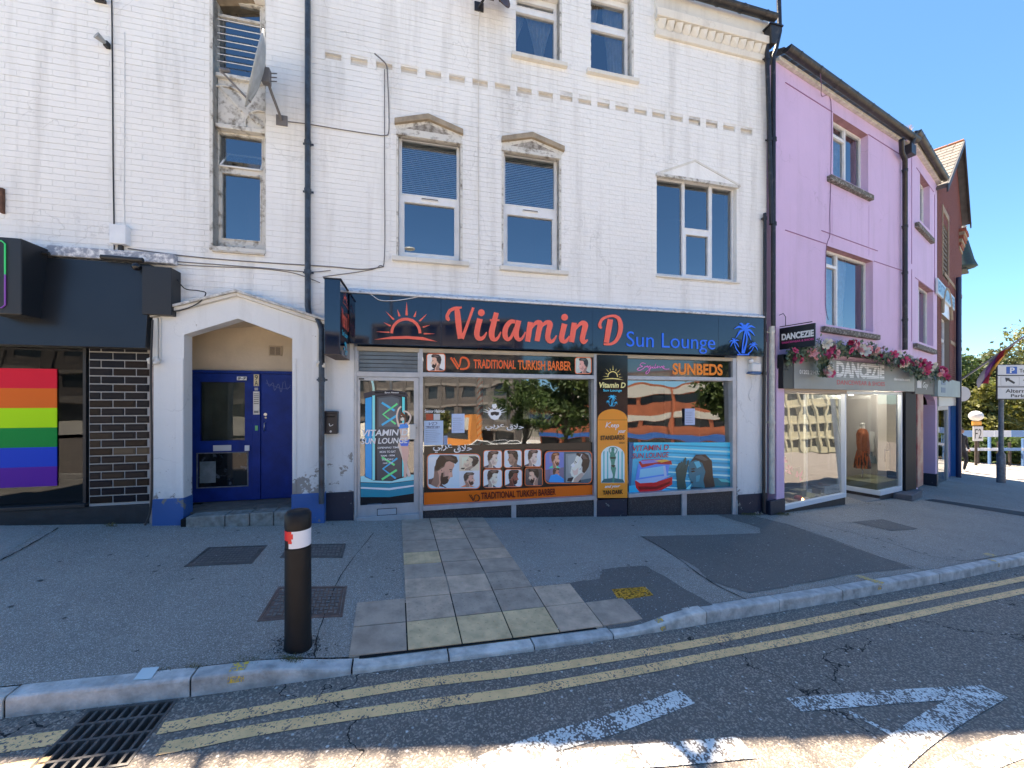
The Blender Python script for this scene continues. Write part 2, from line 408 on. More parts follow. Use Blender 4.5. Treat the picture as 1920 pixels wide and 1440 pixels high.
def ribbon(pts, n=8, smooth=True):
    """outline of a pen stroke: pts are (x, y, width)"""
    c = cat_rom(pts, n) if smooth else pts; Lf = []; Rt = []
    for i, p in enumerate(c):
        a, b = c[max(i-1, 0)], c[min(i+1, len(c)-1)]; dx, dy = b[0]-a[0], b[1]-a[1]; l = math.hypot(dx, dy) or 1
        nx, ny = -dy/l*p[2]/2, dx/l*p[2]/2
        Lf.append((p[0]+nx, p[1]+ny)); Rt.append((p[0]-nx, p[1]-ny))
    return Lf, Rt
def stroke(mb, pts, mp, y, th=0.0, n=8, smooth=True):
    Lf, Rt = ribbon(pts, n, smooth); A = [mp(*p) for p in Lf]; B = [mp(*p) for p in Rt]; k = len(A)
    vs = [(p[0], y, p[1]) for p in A]+[(p[0], y, p[1]) for p in B]
    fs = [(i, i+1, k+i+1, k+i) for i in range(k-1)]
    mb.add(vs, fs)
    if th:
        vb = [(p[0], y+th, p[1]) for p in A]+[(p[0], y+th, p[1]) for p in B]; m2 = 2*k
        loop = list(range(k))+list(range(2*k-1, k-1, -1))
        mb.add(vs+vb, [(loop[i], loop[(i+1) % len(loop)], loop[(i+1) % len(loop)]+m2, loop[i]+m2) for i in range(len(loop))])
def disc(cx, cy, r, n=20, ry=None): return [(cx+r*math.cos(2*math.pi*i/n), cy+(ry or r)*math.sin(2*math.pi*i/n)) for i in range(n)]
def rrect(x0, y0, x1, y1, r, n=5):
    o = []
    for cx, cy, a0 in ((x1-r, y1-r, 0), (x0+r, y1-r, 90), (x0+r, y0+r, 180), (x1-r, y0+r, 270)):
        for i in range(n+1): a = R(a0+90*i/n); o.append((cx+r*math.cos(a), cy+r*math.sin(a)))
    return o
# ================================================================ the ground
m_pav = asphalt('pavement_asphalt', (.255, .230, .200), (.62, .58, .53), 230, .35, .55, .35)
m_pav2 = asphalt('patch_asphalt', (.145, .133, .12), (.27, .25, .23), 260, .25, .4, .2)
m_pav3 = asphalt('worn_asphalt', (.30, .275, .245), (.52, .49, .45), 200, .4, .6, .3)
m_road = asphalt('road_asphalt', (.185, .158, .135), (.48, .39, .31), 105, .42, 1.0, .18, crack=True)
m_kerbs = [M('kerb_concrete_%d' % i, c, .85, var=.5, vs=8, bump=.9, bs=45) for i, c in enumerate(((.72, .69, .65), (.64, .62, .59), (.76, .72, .66)))]
m_slab = M('slab_concrete', (.72, .52, .37), .85, var=.4, vs=6, bump=.4, bs=70)
m_slabY = M('buff_slab', (.86, .60, .33), .85, var=.35, vs=7, bump=.4, bs=70)
m_slabG = M('grey_slab', (.54, .41, .31), .85, var=.35, vs=6, bump=.4, bs=70)
m_yel = road_paint('yellow_line_paint', (1.0, .62, .28), (.17, .13, .115), 1.12, 1.22, 30)
m_whi = road_paint('white_road_paint', (.82, .82, .78), (.15, .13, .115), 1.02, 1.12, 16, 70)
m_iron = M('cast_iron', (.13, .115, .105), .55, var=.5, vs=8, bump=.3, bs=80)
m_ironr = M('rusty_cast_iron', (.20, .125, .10), .6, var=.5, vs=8, bump=.3, bs=80)
m_dirt = M('dark_void', (.006, .006, .006), 1)
m_earth = M('far_ground', (.16, .14, .10), .95, var=.4, vs=.2)

# kerb line, from the photograph's kerb foot laid on the road plane
kpx = [(12, 1347), (180, 1327), (360, 1307), (520, 1284), (660, 1265), (843, 1241), (1007, 1220), (1152, 1199), (1327, 1170), (1465, 1147), (1580, 1127), (1767, 1092), (1920, 1060)]
kw = [gp(px, py, road_z) for px, py in kpx]
kab = [(ka(p.x, p.y), kb(p.x, p.y)) for p in kw]
a0, b0 = kab[0]; sl0 = (kab[2][1]-kab[0][1])/(kab[2][0]-kab[0][0])
an, bn = kab[-1]
kab = [(a0-t, b0-sl0*t-.010*t*t) for t in (9, 6, 4, 2)]+kab+[(an+t, bn+.10*t+.011*t*t) for t in (1.5, 3.5, 6, 9, 13, 18, 24, 30)]
def kerb_b(a):
    for i in range(len(kab)-1):
        if kab[i][0] <= a <= kab[i+1][0]:
            p0 = kab[max(i-1, 0)][1]; p1 = kab[i][1]; p2 = kab[i+1][1]; p3 = kab[min(i+2, len(kab)-1)][1]; t = (a-kab[i][0])/(kab[i+1][0]-kab[i][0])
            return p1+(p2-p1)*t
    return kab[0][1] if a < kab[0][0] else kab[-1][1]
def kb_s(a): return (kerb_b(a-.25)+2*kerb_b(a)+kerb_b(a+.25))/4
def ab(a, b): return (a*E1[0]-b*E2[0], a*E1[1]-b*E2[1])
KA0, KA1 = kab[0][0]+.3, kab[-1][0]-.3
KW = .115
# road sheet with a hole for the gully pit
gul = [gp(167, 1332, road_z), gp(334, 1312, road_z), gp(247, 1426, road_z), gp(66, 1452, road_z)]
gc = sum((p for p in gul), Vector())/4
gx = (gul[1]-gul[0]).normalized(); gx.z = 0; gx.normalize(); gy = Vector((gx.y, -gx.x, 0))
gcen = gul[0].lerp(gul[1], .5)
GW_, GD_ = (gul[1]-gul[0]).length/2, .43
gcen2 = gcen+gy*GD_/2
def road_grid():
    mb = MB()
    # local grid aligned with the gully so the pit is a real hole
    def cell(u0, u1, v0, v1, n=1):
        pts = [gcen2+gx*u0+gy*v0, gcen2+gx*u1+gy*v0, gcen2+gx*u1+gy*v1, gcen2+gx*u0+gy*v1]
        mb.add([(p.x, p.y, road_z(p.x, p.y)) for p in pts], [(3, 2, 1, 0)])
    us = [-90, -60, -40, -30, -24, -18, -14, -11, -8, -6, -4, -2.5, -1.2, -GW_+.01, GW_-.01, 1.2]+[2+i*1.2 for i in range(26)]+[36, 45, 60, 90]
    vs = [-70, -50, -35, -25, -18, -14, -11, -9, -7, -5.5, -4, -3, -2, -1, -.5, -GD_/2+.01, GD_/2-.01, .5, 1, 2, 3, 4, 5, 6, 7, 8.5, 10, 12, 14, 16, 18, 20, 22, 24, 27, 31, 36, 45, 60, 90, 140]
    for i in range(len(us)-1):
        for j in range(len(vs)-1):
            if us[i] == -GW_+.01 and vs[j] == -GD_/2+.01: continue
            cell(us[i], us[i+1], vs[j], vs[j+1])
    return mb
solid('road', road_grid(), m_road, None, None, kind='structure')
# far sheet reaching the horizon
fs_ = MB(); fs_.quad((-1500, -1500, -6), (1500, -1500, -6), (1500, 1500, -6), (-1500, 1500, -6))
solid('ground', fs_, m_earth, None, None, kind='structure')
# pavement
mb = MB(); rows = [0, .06, .14, .25, .4, .6, .8, 1.0, 1.25, 1.5, 1.8, 2.2, 2.7, 3.3, 4, 5, 6.5, 8.5, 11, 14]
st = []; a = KA0
while a < KA1: st.append(a); a += .14 if -4 < a < 8 else .5
for a in st:
    b = kb_s(a)+KW
    for r in rows:
        x, y = ab(a, b+r); mb.v.append((x, y, pav_z(x, y)))
n = len(rows)
for i in range(len(st)-1):
    for j in range(n-1): mb.f.append((i*n+j, (i+1)*n+j, (i+1)*n+j+1, i*n+j+1)); mb.m.append(0); mb.sf.append(True)
pav = solid('pavement', mb, m_pav, None, None, kind='structure')
# kerb stones, one object each
kt = Thing('kerb', None, None, G, (0, 0, 0), kind='structure')
jpx = [8, 358, 658, 841, 1004, 1150, 1324, 1463, 1580, 1762, 1850]
js = []
for px in jpx:      # nearest kerb coordinate
    best = min(((abs((lambda p: CX+F_*p[0]/p[1])(ab(t*.02, kb_s(t*.02)))-px), t*.02) for t in range(-200, 500) if ab(t*.02, kb_s(t*.02))[1] > .8), key=lambda q: q[0])
    js.append(best[1])
while js[0] > KA0+1: js.insert(0, js[0]-.92)
while js[-1] < KA1-1: js.append(js[-1]+.92)
rk = random.Random(5)
for i in range(len(js)-1):
    mb = MB(); q0, q1 = js[i]+.006, js[i+1]-.006; ns = 6; prof = []
    dz = rk.uniform(-.003, .003); db = rk.uniform(-.004, .004)
    for k in range(ns+1):
        a = q0+(q1-q0)*k/ns; b = kb_s(a)+db
        x0, y0 = ab(a, b); x1, y1 = ab(a, b+KW-.002)
        zr = road_z(x0, y0); zt = pav_z(x0, y0)+.004+dz
        zt = max(zt, zr+.022)
        def P3(bb, z): x, y = ab(a, bb); return (x, y, z)
        prof.append([P3(b, zr-.1), P3(b+rk.uniform(-.002, .002), zt-.020), P3(b+.004, zt-.007), P3(b+.014, zt), P3(b+KW-.012, zt+.001), P3(b+KW-.003, zt-.05)])
    m_ = len(prof[0])
    vs = [p for pr in prof for p in pr]; fs = []
    for k in range(ns):
        for j in range(m_-1): fs.append((k*m_+j, (k+1)*m_+j, (k+1)*m_+j+1, k*m_+j+1))
    fs.append(tuple(range(m_))); fs.append(tuple(ns*m_+j for j in range(m_-1, -1, -1)))
    mb.add(vs, [f for f in fs]); kt.part('kerb_stone', mb, rk.choice(m_kerbs))
# joint bed under the kerb stones
mb = MB(); vs = []; fs = []; aa = [KA0+.25*i for i in range(int((KA1-KA0)/.25))]
for a in aa:
    for bb, dz in ((.012, 0), (KW-.006, 0)):
        x, y = ab(a, kb_s(a)+bb); z = max(pav_z(x, y)-.018, road_z(x, y)+.006); vs.append((x, y, z)); 
    x, y = ab(a, kb_s(a)+.012); vs.append((x, y, road_z(x, y)-.05))
for i in range(len(aa)-1):
    fs += [(3*i, 3*i+3, 3*i+4, 3*i+1), (3*i+2, 3*i+5, 3*i+3, 3*i)]
mb.add(vs, fs); kt.part('joint_bed', mb, m_dirt)

def drape(name, pts, zf, off, mat, cuts=3, T=None, kind='structure'):
    """flat marking or patch lying on the surface, subdivided to follow it"""
    bm = bmesh.new(); vs = [bm.verts.new((p.x, p.y, 0)) for p in pts]; bm.faces.new(vs)
    bmesh.ops.triangulate(bm, faces=bm.faces[:]); 
    if cuts: bmesh.ops.subdivide_edges(bm, edges=bm.edges[:], cuts=cuts, use_grid_fill=True)
    mb = MB(); bm.verts.ensure_lookup_table()
    bm.normal_update()
    V_ = [(v.co.x, v.co.y, zf(v.co.x, v.co.y)+off) for v in bm.verts]
    mb.add(V_, [tuple(v.index for v in (f.verts if f.normal.z > 0 else reversed(f.verts))) for f in bm.faces]); bm.free()
    if T: return T.part(name, mb, mat)
    return solid(name, mb, mat, None, None, kind=kind)
def Z(pts, zf=pav_z): return [gp(x, y, zf) for x, y in pts]
def ragged(pts, amp=.02, n=6, seed=1):
    r = random.Random(seed); out = []
    for i in range(len(pts)):
        a, b = pts[i], pts[(i+1) % len(pts)]
        for k in range(n):
            p = a.lerp(b, k/n); out.append(Vector((p.x+r.uniform(-amp, amp)*(k > 0), p.y+r.uniform(-amp, amp)*(k > 0), p.z)))
    return out
drape('asphalt_patch', ragged(Z([(1060, 1094), (1125, 1085), (1128, 1069), (1160, 1064), (1210, 1061), (1337, 1135), (1142, 1180)]), .012), pav_z, .004, m_pav2)
drape('asphalt_patch', ragged(Z([(1200, 1006), (1345, 1003), (1426, 1000), (1425, 990), (1345, 966), (1395, 963), (1476, 983), (1600, 1028), (1712, 1066), (1640, 1072), (1580, 1080), (1450, 1105), (1405, 1112), (1330, 1090), (1310, 1067)]), .012), pav_z, .0042, m_pav2, 2)
drape('asphalt_patch', Z([(1595, 979), (1655, 974), (1722, 992), (1672, 996)]), pav_z, .005, m_pav2, 1)
drape('asphalt_patch', ragged(Z([(905, 971), (1345, 966), (1426, 1000), (1200, 1006), (1310, 1067), (1210, 1061), (1125, 1067), (1060, 1094), (1000, 1100), (955, 1045)]), .008), pav_z, .002, m_pav3, 2)
drape('asphalt_patch', ragged(Z([(0, 985), (85, 988), (0, 1050)]), .02), pav_z, .003, m_pav3, 2)
drape('drain_channel', Z([(1733, 938), (1750, 936), (1930, 962), (1930, 970)]), pav_z, .006, M('channel_dark', (.025, .026, .03), .7), 2)
# scattered grit, chewing gum and litter specks on the pavement
mb = MB(); rg = random.Random(11)
for i in range(2200):
    a = rg.uniform(-3.5, 9); b = kb_s(a)+KW+rg.random()**1.2*3.2; x, y = ab(a, b)
    if y < .9: continue
    z = pav_z(x, y)+.007; s_ = rg.uniform(.002, .006) if rg.random() < .93 else rg.uniform(.007, .012); t = rg.random()*3
    mb.add([(x+s_*math.cos(t+k*1.26)*rg.uniform(.6, 1.4), y+s_*math.sin(t+k*1.26)*rg.uniform(.6, 1.4), z) for k in range(5)], [(0, 1, 2, 3, 4)])
solid('grit', mb, M('pale_grit', (.5, .5, .48), .9), None, None, kind='stuff')

mb = MB(); rg = random.Random(17)
for i in range(170):
    a = rg.uniform(-3.5, 8); b = kb_s(a)+KW+rg.uniform(.1, 3.2); x, y = ab(a, b)
    if y < .9: continue
    z = pav_z(x, y)+.0062; s_ = rg.uniform(.008, .022); mb.add([(x+s_*math.cos(k*.9)*rg.uniform(.7, 1.2), y+s_*math.sin(k*.9)*rg.uniform(.7, 1.2), z) for k in range(7)], [tuple(range(7))])
solid('trodden_gum', mb, M('old_gum', (.10, .095, .09), .8), None, None, kind='stuff')
def seam(pts, w=.012):
    P_ = [gp(x, y) for x, y in pts]; c = cat_rom([(p.x, p.y, w) for p in P_], 8); c = [(x+rg.uniform(-.006, .006), y+rg.uniform(-.006, .006), ww*rg.uniform(.5, 1.4)) for x, y, ww in c]; Lf, Rt = ribbon(c, smooth=False); k = len(Lf); mb = MB()
    mb.add([(x, y, pav_z(x, y)+.0058) for x, y in Lf+Rt], [(k+i, k+i+1, i+1, i) for i in range(k-1)]); solid('asphalt_seam', mb, m_dirt, None, None, kind='structure')
seam([(1470, 982), (1560, 1012), (1650, 1045), (1735, 1070)]); seam([(1500, 975), (1640, 1010), (1780, 1050), (1890, 1040)], .008); seam([(0, 1052), (60, 1020), (110, 990)]); seam([(700, 1000), (640, 1080), (600, 1180), (590, 1235)], .006); seam([(1205, 1007), (1260, 1040), (1330, 1090), (1400, 1125)])
# ---- paving slabs of the crossing path
pt = Thing('paving_path', None, None, G, (0, 0, 0), kind='structure')
pO = gp(752, 972); SL = .405
RB = [((gp(x, y)-pO).x*E2[0]+(gp(x, y)-pO).y*E2[1])/SL for x, y in ((752, 972), (754, 996), (757, 1016), (759, 1038), (761, 1060), (763, 1087.6), (766, 1123), (769, 1167), (773, 1247))]
def rmap(r):
    i = int(clamp(math.floor(r), 0, 7)); return RB[i]+(RB[i+1]-RB[i])*(r-i)
def pc(c, r):
    r = rmap(r); return Vector((pO.x+E1[0]*c*SL+E2[0]*r*SL, pO.y+E1[1]*c*SL+E2[1]*r*SL, 0))
def clipk(poly):      # keep the part on the shop side of the kerb
    out = []; f = lambda p: kb(p.x, p.y)-kb_s(ka(p.x, p.y))-KW-.004
    for i in range(len(poly)):
        p, q = poly[i], poly[(i+1) % len(poly)]; fp, fq = f(p), f(q)
        if fp >= 0: out.append(p)
        if fp*fq < 0: out.append(p.lerp(q, fp/(fp-fq)))
    return out
yel_r7 = {0, 1, 2}
rs = random.Random(9)
def slab(c, r, w=1, h=1):
    g = .013; cs = [pc(c+g, r+g), pc(c+w-g, r+g), pc(c+w-g, r+h-g), pc(c+g, r+h-g)]
    cs = clipk(cs)
    if len(cs) < 3: return
    mid = sum(cs, Vector())/len(cs)
    if (cs[0]-mid).length < .05: return
    lift = .010+rs.uniform(-.0015, .002)
    mb = MB(); n = len(cs)
    top = [(p.x, p.y, pav_z(p.x, p.y)+lift) for p in cs]; low = [(x, y, z-.03) for x, y, z in top]
    # facing up
    ar = sum(cs[i].x*cs[(i+1) % n].y-cs[(i+1) % n].x*cs[i].y for i in range(n))
    if ar < 0: top = top[::-1]; low = low[::-1]
    mb.add(top, [tuple(range(n))]); mb.add(low+top, [(i, (i+1) % n, n+(i+1) % n, n+i) for i in range(n)])
    tact = r >= 6 or (r == 3 and c == 0) or (r > 3 and rs.random() < .6)
    mt = m_slabY if (r >= 7 and c in yel_r7) or (r == 3 and c == 0) else (m_slabG if rs.random() < .55 else m_slab)
    if tact:
        fl = -.0015 if mt is m_slabG else .0035
        for i in range(6):
            for j in range(6):
                q = pc(c+(i+.5)/6*w, r+(j+.5)/6*h)
                if clipk([q, q+Vector((.01, 0, 0)), q+Vector((0, .01, 0))]).__len__() < 3: continue
                rr = .012*rs.uniform(.8, 1.15); z = pav_z(q.x, q.y)+lift; hh = .0045 if mt is m_slabY else .0025
                k_ = 7
                ring = [(q.x+rr*math.cos(6.283*t/k_), q.y+rr*math.sin(6.283*t/k_), z) for t in range(k_)]
                r2 = [(q.x+rr*.6*math.cos(6.283*t/k_), q.y+rr*.6*math.sin(6.283*t/k_), z+hh) for t in range(k_)]
                mb.add(ring+r2, [(t, (t+1) % k_, k_+(t+1) % k_, k_+t) for t in range(k_)]+[tuple(range(k_, 2*k_))])
    pt.part('slab', mb, mt)
for r in range(6):
    for c in range(3): slab(c, r)
for r in (6, 7):
    for c in (-1, 0, 1, 2, 3): slab(c, r)
slab(4, 6.55, 1, .45) if False else None
slab(4, 7); slab(4, 8) if False else None; slab(5, 7.6, .8, .4) if False else None
drape('joint_sand', Z([(753, 974), (902, 972), (988, 1101), (1040, 1112), (1120, 1180), (673, 1236), (690, 1135), (768, 1130)]), pav_z, .003, m_dirt, 3, T=pt)

# ---- yellow lines and white lettering on the road
def line_on(name, pts, wpx, mat, off=.004):
    P_ = [gp(x, y, road_z) for x, y in pts]; c = cat_rom([(p.x, p.y, wpx) for p in P_], 6); Lf, Rt = ribbon(c, smooth=False)
    r = random.Random(len(pts)); mb = MB(); k = len(Lf)
    vs = [(x, y, road_z(x, y)+off) for x, y in Lf]+[(x, y, road_z(x, y)+off) for x, y in Rt]
    mb.add(vs, [(k+i, k+i+1, i+1, i) for i in range(k-1)])
    return solid(name, mb, mat, None, None, kind='structure')
line_on('yellow_line', [(300, 1367), (390, 1351), (480, 1335), (600, 1312), (800, 1280), (960, 1264)][:5]+[(960, 1262), (1110, 1240), (1260, 1215), (1410, 1187), (1560, 1157), (1710, 1127), (1920, 1085), (2060, 1054), (2200, 1020)], .084, m_yel)
line_on('yellow_line', [(300, 1405), (390, 1388), (480, 1370), (700, 1335), (960, 1300), (1060, 1282), (1210, 1255), (1360, 1225), (1510, 1197), (1660, 1165), (1810, 1132), (1920, 1108), (2060, 1075), (2200, 1038)], .084, m_yel)
line_on('yellow_line', [(-120, 1425), (0, 1400), (118, 1383)], .10, m_yel)
line_on('yellow_line', [(-120, 1470), (0, 1447), (85, 1432)], .08, m_yel)
line_on('road_lettering', [(1288, 1306), (1210, 1335), (1130, 1364), (1040, 1390), (940, 1425), (840, 1470)], .13, m_whi)
line_on('road_lettering', [(1400, 1402), (1280, 1413), (1120, 1425), (980, 1445), (900, 1480)], .14, m_whi, .006)
line_on('road_lettering', [(1488, 1322), (1600, 1313), (1720, 1304), (1850, 1297)], .115, m_whi)
line_on('road_lettering', [(1862, 1296), (1790, 1335), (1720, 1380), (1660, 1430), (1620, 1475)], .14, m_whi, .006)
line_on('road_lettering', [(1592, 1336), (1650, 1365), (1712, 1403)], .034, m_whi)
line_on('road_lettering', [(1980, 1375), (1900, 1400), (1820, 1432), (1760, 1470)], .13, m_whi)
# yellow survey dashes on the kerb
for i, (px, py, w_) in enumerate(((445, 1258, .09), (1240, 1168, .07), (1640, 1092, .07), (1862, 1052, .06))):
    p = gp(px, py); a = ka(p.x, p.y); mb = MB(); vs = []
    for t in range(4):
        aa = a-w_/2+w_*t/3; b = kb_s(aa)
        x, y = ab(aa, b-.003); zt = max(pav_z(x, y)+.004, road_z(x, y)+.022)
        x2, y2 = ab(aa, b+.024); x3, y3 = ab(aa, b+KW-.02)
        vs += [(x, y, zt-.06 if zt-.06 > road_z(x, y) else zt-.03), (x, y, zt-.024), (*ab(aa, b+.006), zt-.004), (x2, y2, zt+.004), (x3, y3, zt+.005)]
    mb.add(vs, [(5*t+j, 5*t+5+j, 5*t+6+j, 5*t+1+j) for t in range(3) for j in range(4)])
    kt.part('painted_dash', mb, road_paint('yellow_dash_paint', (.85, .55, .05), (.3, .3, .32), .95, 1.1, 30) if 'yellow_dash_paint' not in MATS else MATS['yellow_dash_paint'])
for q in ([(1602, 1081), (1612, 1079), (1660, 1093), (1652, 1096)], [(1841, 1039), (1850, 1037), (1872, 1043), (1864, 1046)]):
    drape('painted_mark', Z(q), pav_z, .0055, MATS['yellow_dash_paint'], 1)

# ---- manhole covers
def yc_(): return MATS.get('yellow_sprayed_iron')
def cover(px, mat, label, nx=14, ny=7, bars=True, T=None, frame=True, dots=False):
    c4 = Z(px); o = sum(c4, Vector())/4
    t = Thing('manhole_cover', label, 'manhole cover', G, (o.x, o.y, o.z), group='iron covers in the pavement')
    def pt_(u, v, dz=0.0):
        p = c4[0].lerp(c4[1], u).lerp(c4[3].lerp(c4[2], u), v); return (p.x, p.y, pav_z(p.x, p.y)+dz)
    def blk(u0, u1, v0, v1, z0, z1, mb):
        b_ = [pt_(u0, v0, z0), pt_(u1, v0, z0), pt_(u1, v1, z0), pt_(u0, v1, z0)]; t_ = [pt_(u0, v0, z1), pt_(u1, v0, z1), pt_(u1, v1, z1), pt_(u0, v1, z1)]
        mb.add(b_+t_, [(7, 6, 5, 4), (4, 5, 1, 0), (5, 6, 2, 1), (6, 7, 3, 2), (7, 4, 0, 3)])
    mb = MB(); e = .035
    for q in ((0, 1, 0, e*1.6), (0, 1, 1-e*1.6, 1), (0, e, e*1.6, 1-e*1.6), (1-e, 1, e*1.6, 1-e*1.6)): blk(*q, -.01, .007, mb)
    t.part('frame', mb, mat)
    mb = MB(); blk(e*1.25, 1-e*1.25, e*2, 1-e*2, -.01, .0052, mb); pl = t.part('plate', mb, mat)
    mb = MB(); r = random.Random(2)
    for i in range(nx):
        for j in range(ny):
            u = .07+(i+.5)*.86/nx; v = .09+(j+.5)*.82/ny; du, dv = .30/nx, .30/ny
            if (i+j) % 2: du *= 1.3; dv *= .6
            else: du *= .7; dv *= 1.2
            blk(u-du, u+du, v-dv, v+dv, .005, .0095, mb)
    t.part('tread', mb, M('worn_tread', (.20, .18, .165), .5, var=.4, vs=30) if mat is not yc_() else mat, parent=pl)
cover([(390, 1027), (501, 1023), (472, 1057), (345, 1063)], m_iron, 'lozenge-shaped iron cover before the porch step, left of two in a row')
cover([(543, 1022), (649, 1020), (642, 1046), (525, 1046)], m_iron, 'small iron cover half hidden behind the top of the bollard', 12, 4)
cover([(522, 1101), (651, 1100), (642, 1157), (482, 1166)], m_ironr, 'large rusty iron cover behind the foot of the bollard', 14, 8)
yc = M('yellow_sprayed_iron', (.75, .38, .03), .6, var=.85, vs=45, bump=.4, bs=60, lo=.45, hi=.6)
cover([(1147, 1106), (1210, 1101), (1225, 1117), (1160, 1126)], yc, 'small cover sprayed yellow in the dark asphalt patch', 7, 4)

# ---- gully grate
t = Thing('drain_grate', 'black iron gully grate beside the kerb, crossed by the yellow line', 'drain grate', G, tuple(gcen2))
def gpt(u, v, z): p = gcen2+gx*u+gy*v; return (p.x, p.y, road_z(p.x, p.y)+z)
def gblk(mb, u0, u1, v0, v1, z0, z1):
    b_ = [gpt(u0, v0, z0), gpt(u1, v0, z0), gpt(u1, v1, z0), gpt(u0, v1, z0)]; t_ = [gpt(u0, v0, z1), gpt(u1, v0, z1), gpt(u1, v1, z1), gpt(u0, v1, z1)]
    mb.add(b_+t_, [(4, 5, 6, 7), (0, 1, 5, 4), (1, 2, 6, 5), (2, 3, 7, 6), (3, 0, 4, 7)])
mb = MB(); hw, hd = GW_, GD_/2; e = .014
for q in ((-hw, hw, -hd, -hd+e), (-hw, hw, hd-e, hd), (-hw, -hw+e, -hd+e, hd-e), (hw-e, hw, -hd+e, hd-e)): gblk(mb, *q, -.05, .006)
t.part('frame', mb, m_iron)
mb = MB(); nb = 9
for k in (1, 2, 3):
    v = -hd+GD_*(k*.27-.02); gblk(mb, -hw+e, hw-e, v-.007, v+.007, -.04, .004)
t.part('cross_rib', mb, m_iron)
for i in range(1, nb):
    u = -hw+2*hw*i/nb; mb = MB(); gblk(mb, u-.007, u+.007, -hd+e, hd-e, -.04, .0025); t.part('bar', mb, m_iron)
mb = MB(); gblk(mb, -hw+.02, hw-.02, hd-.075, hd-.035, .0065, .0085)
bm_ = MB()
for q in ((-hw-.01, -hw, -hd, hd), (hw, hw+.01, -hd, hd)): gblk(bm_, *q, -.6, -.02)
gblk(bm_, -hw-.01, hw+.01, -hd, hd, -.62, -.6)
gblk(bm_, -hw-.01, hw+.01, -hd-.01, -hd, -.6, -.02); gblk(bm_, -hw-.01, hw+.01, hd, hd+.01, -.6, -.02)
t.part('pit', bm_, m_dirt)

# ---- bollard
bp_ = gp(559, 1211)
t = Thing('bollard', 'black plastic bollard with a torn red and white reflective band', 'bollard', G, tuple(bp_))
m_blk = M('black_plastic', (.010, .010, .012), .5, spec=.3, var=.3, vs=12, bump=.12, bs=60)
z0 = bp_.z; mb = MB(); mb.lathe(bp_.x, bp_.y, [(.092, z0-.02), (.090, z0+.02), (.0855, z0+.08), (.084, z0+.715)], 32); t.part('post', mb, m_blk)
mb = MB(); mb.lathe(bp_.x, bp_.y, [(.082, z0+.72), (.082, z0+.845)], 32); t.part('band_groove', mb, m_blk)
mb = MB()
def arc(mb, r, a0_, a1_, zz0, zz1, n=14, jag=None):
    vs = []
    for i in range(n+1):
        a = R(a0_+(a1_-a0_)*i/n); x, y = bp_.x+r*math.cos(a), bp_.y+r*math.sin(a)
        vs += [(x, y, z0+zz0), (x, y, z0+zz1)]
    mb.add(vs, [(2*i, 2*i+2, 2*i+3, 2*i+1) for i in range(n)])
arc(mb, .0832, 255, 420, .723, .842, 24); t.part('white_band', mb, M('reflective_white', (.72, .74, .80), .3))
mb = MB(); arc(mb, .0840, 180, 270, .775, .842, 10); arc(mb, .0840, 270, 277, .79, .826, 2); arc(mb, .0840, 252, 272, .758, .776, 3); t.part('red_band', mb, M('reflective_red', (.70, .02, .02), .3))
mb = MB(); mb.lathe(bp_.x, bp_.y, [(.084, z0+.848), (.086, z0+.86), (.085, z0+.945), (.070, z0+.968), (.030, z0+.975)], 32); t.part('cap', mb, m_blk)
# broken asphalt round its foot
mb = MB(); rb = random.Random(4)
for i in range(300):
    a = rb.random()*6.283; r = .085+abs(rb.gauss(0, .04)); x, y = bp_.x+r*math.cos(a)*1.25, bp_.y+r*math.sin(a)*.9
    s_ = rb.uniform(.004, .009); z = pav_z(x, y)
    t_ = rb.random()*3; vs = [(x+s_*math.cos(t_+k*2.09), y+s_*math.sin(t_+k*2.09), z) for k in range(3)]+[(x, y, z+s_*rb.uniform(.6, 1.1))]
    mb.add(vs, [(0, 1, 3), (1, 2, 3), (2, 0, 3)])
solid('rubble', mb, M('broken_asphalt', (.13, .12, .11), .9, var=.6, vs=60), None, None, kind='stuff')
# paper litter on the kerb
pc_ = [gp(250, 1277), gp(283, 1275), gp(299, 1254), gp(267, 1256)]
mb = MB(); mb.add([(p.x, p.y, p.z+.008+dz) for p, dz in zip(pc_, (0, .0, .006, .004))]+[(p.x, p.y, p.z+.0075+dz) for p, dz in zip(pc_, (0, .0, .006, .004))], [(0, 1, 2, 3), (7, 6, 5, 4)])
solid('paper', mb, M('paper', (.66, .74, .74), .7), 'small square of pale paper lying on the kerb', 'litter', G, tuple(pc_[0]))
# weeds and grass in joints
def weeds(spots, name='weeds'):
    mb = MB(); r = random.Random(21)
    for (px, py, n, sp, h) in spots:
        o = gp(px, py)
        for i in range(n):
            x, y = o.x+r.gauss(0, sp), o.y+r.gauss(0, sp*.4); z = pav_z(x, y)+.002; a = r.random()*6.28; l = h*r.uniform(.4, 1.2); w_ = .003
            dx, dy = math.cos(a)*l*.7, math.sin(a)*l*.7
            mb.add([(x-w_*dy/l, y+w_*dx/l, z), (x+w_*dy/l, y-w_*dx/l, z), (x+dx*.6, y+dy*.6, z+l*.6), (x+dx, y+dy, z+l*.75)], [(0, 1, 2), (1, 3, 2)])
    solid(name, mb, M('weed_green', (.11, .12, .035), .8, var=.6, vs=30, col2=(.20, .15, .06)), None, None, kind='stuff')
weeds([(545, 1237, 120, .04, .03), (465, 1238, 60, .05, .02), (365, 1251, 60, .03, .02), (305, 1256, 40, .03, .015), (490, 978, 90, .12, .04), (600, 975, 90, .05, .05), (1400, 965, 160, .12, .06), (1462, 965, 160, .10, .06), (960, 969, 40, .04, .03), (1130, 966, 20, .1, .02), (208, 987, 40, .03, .05), (1500, 962, 60, .2, .03), (1640, 945, 50, .2, .03)])
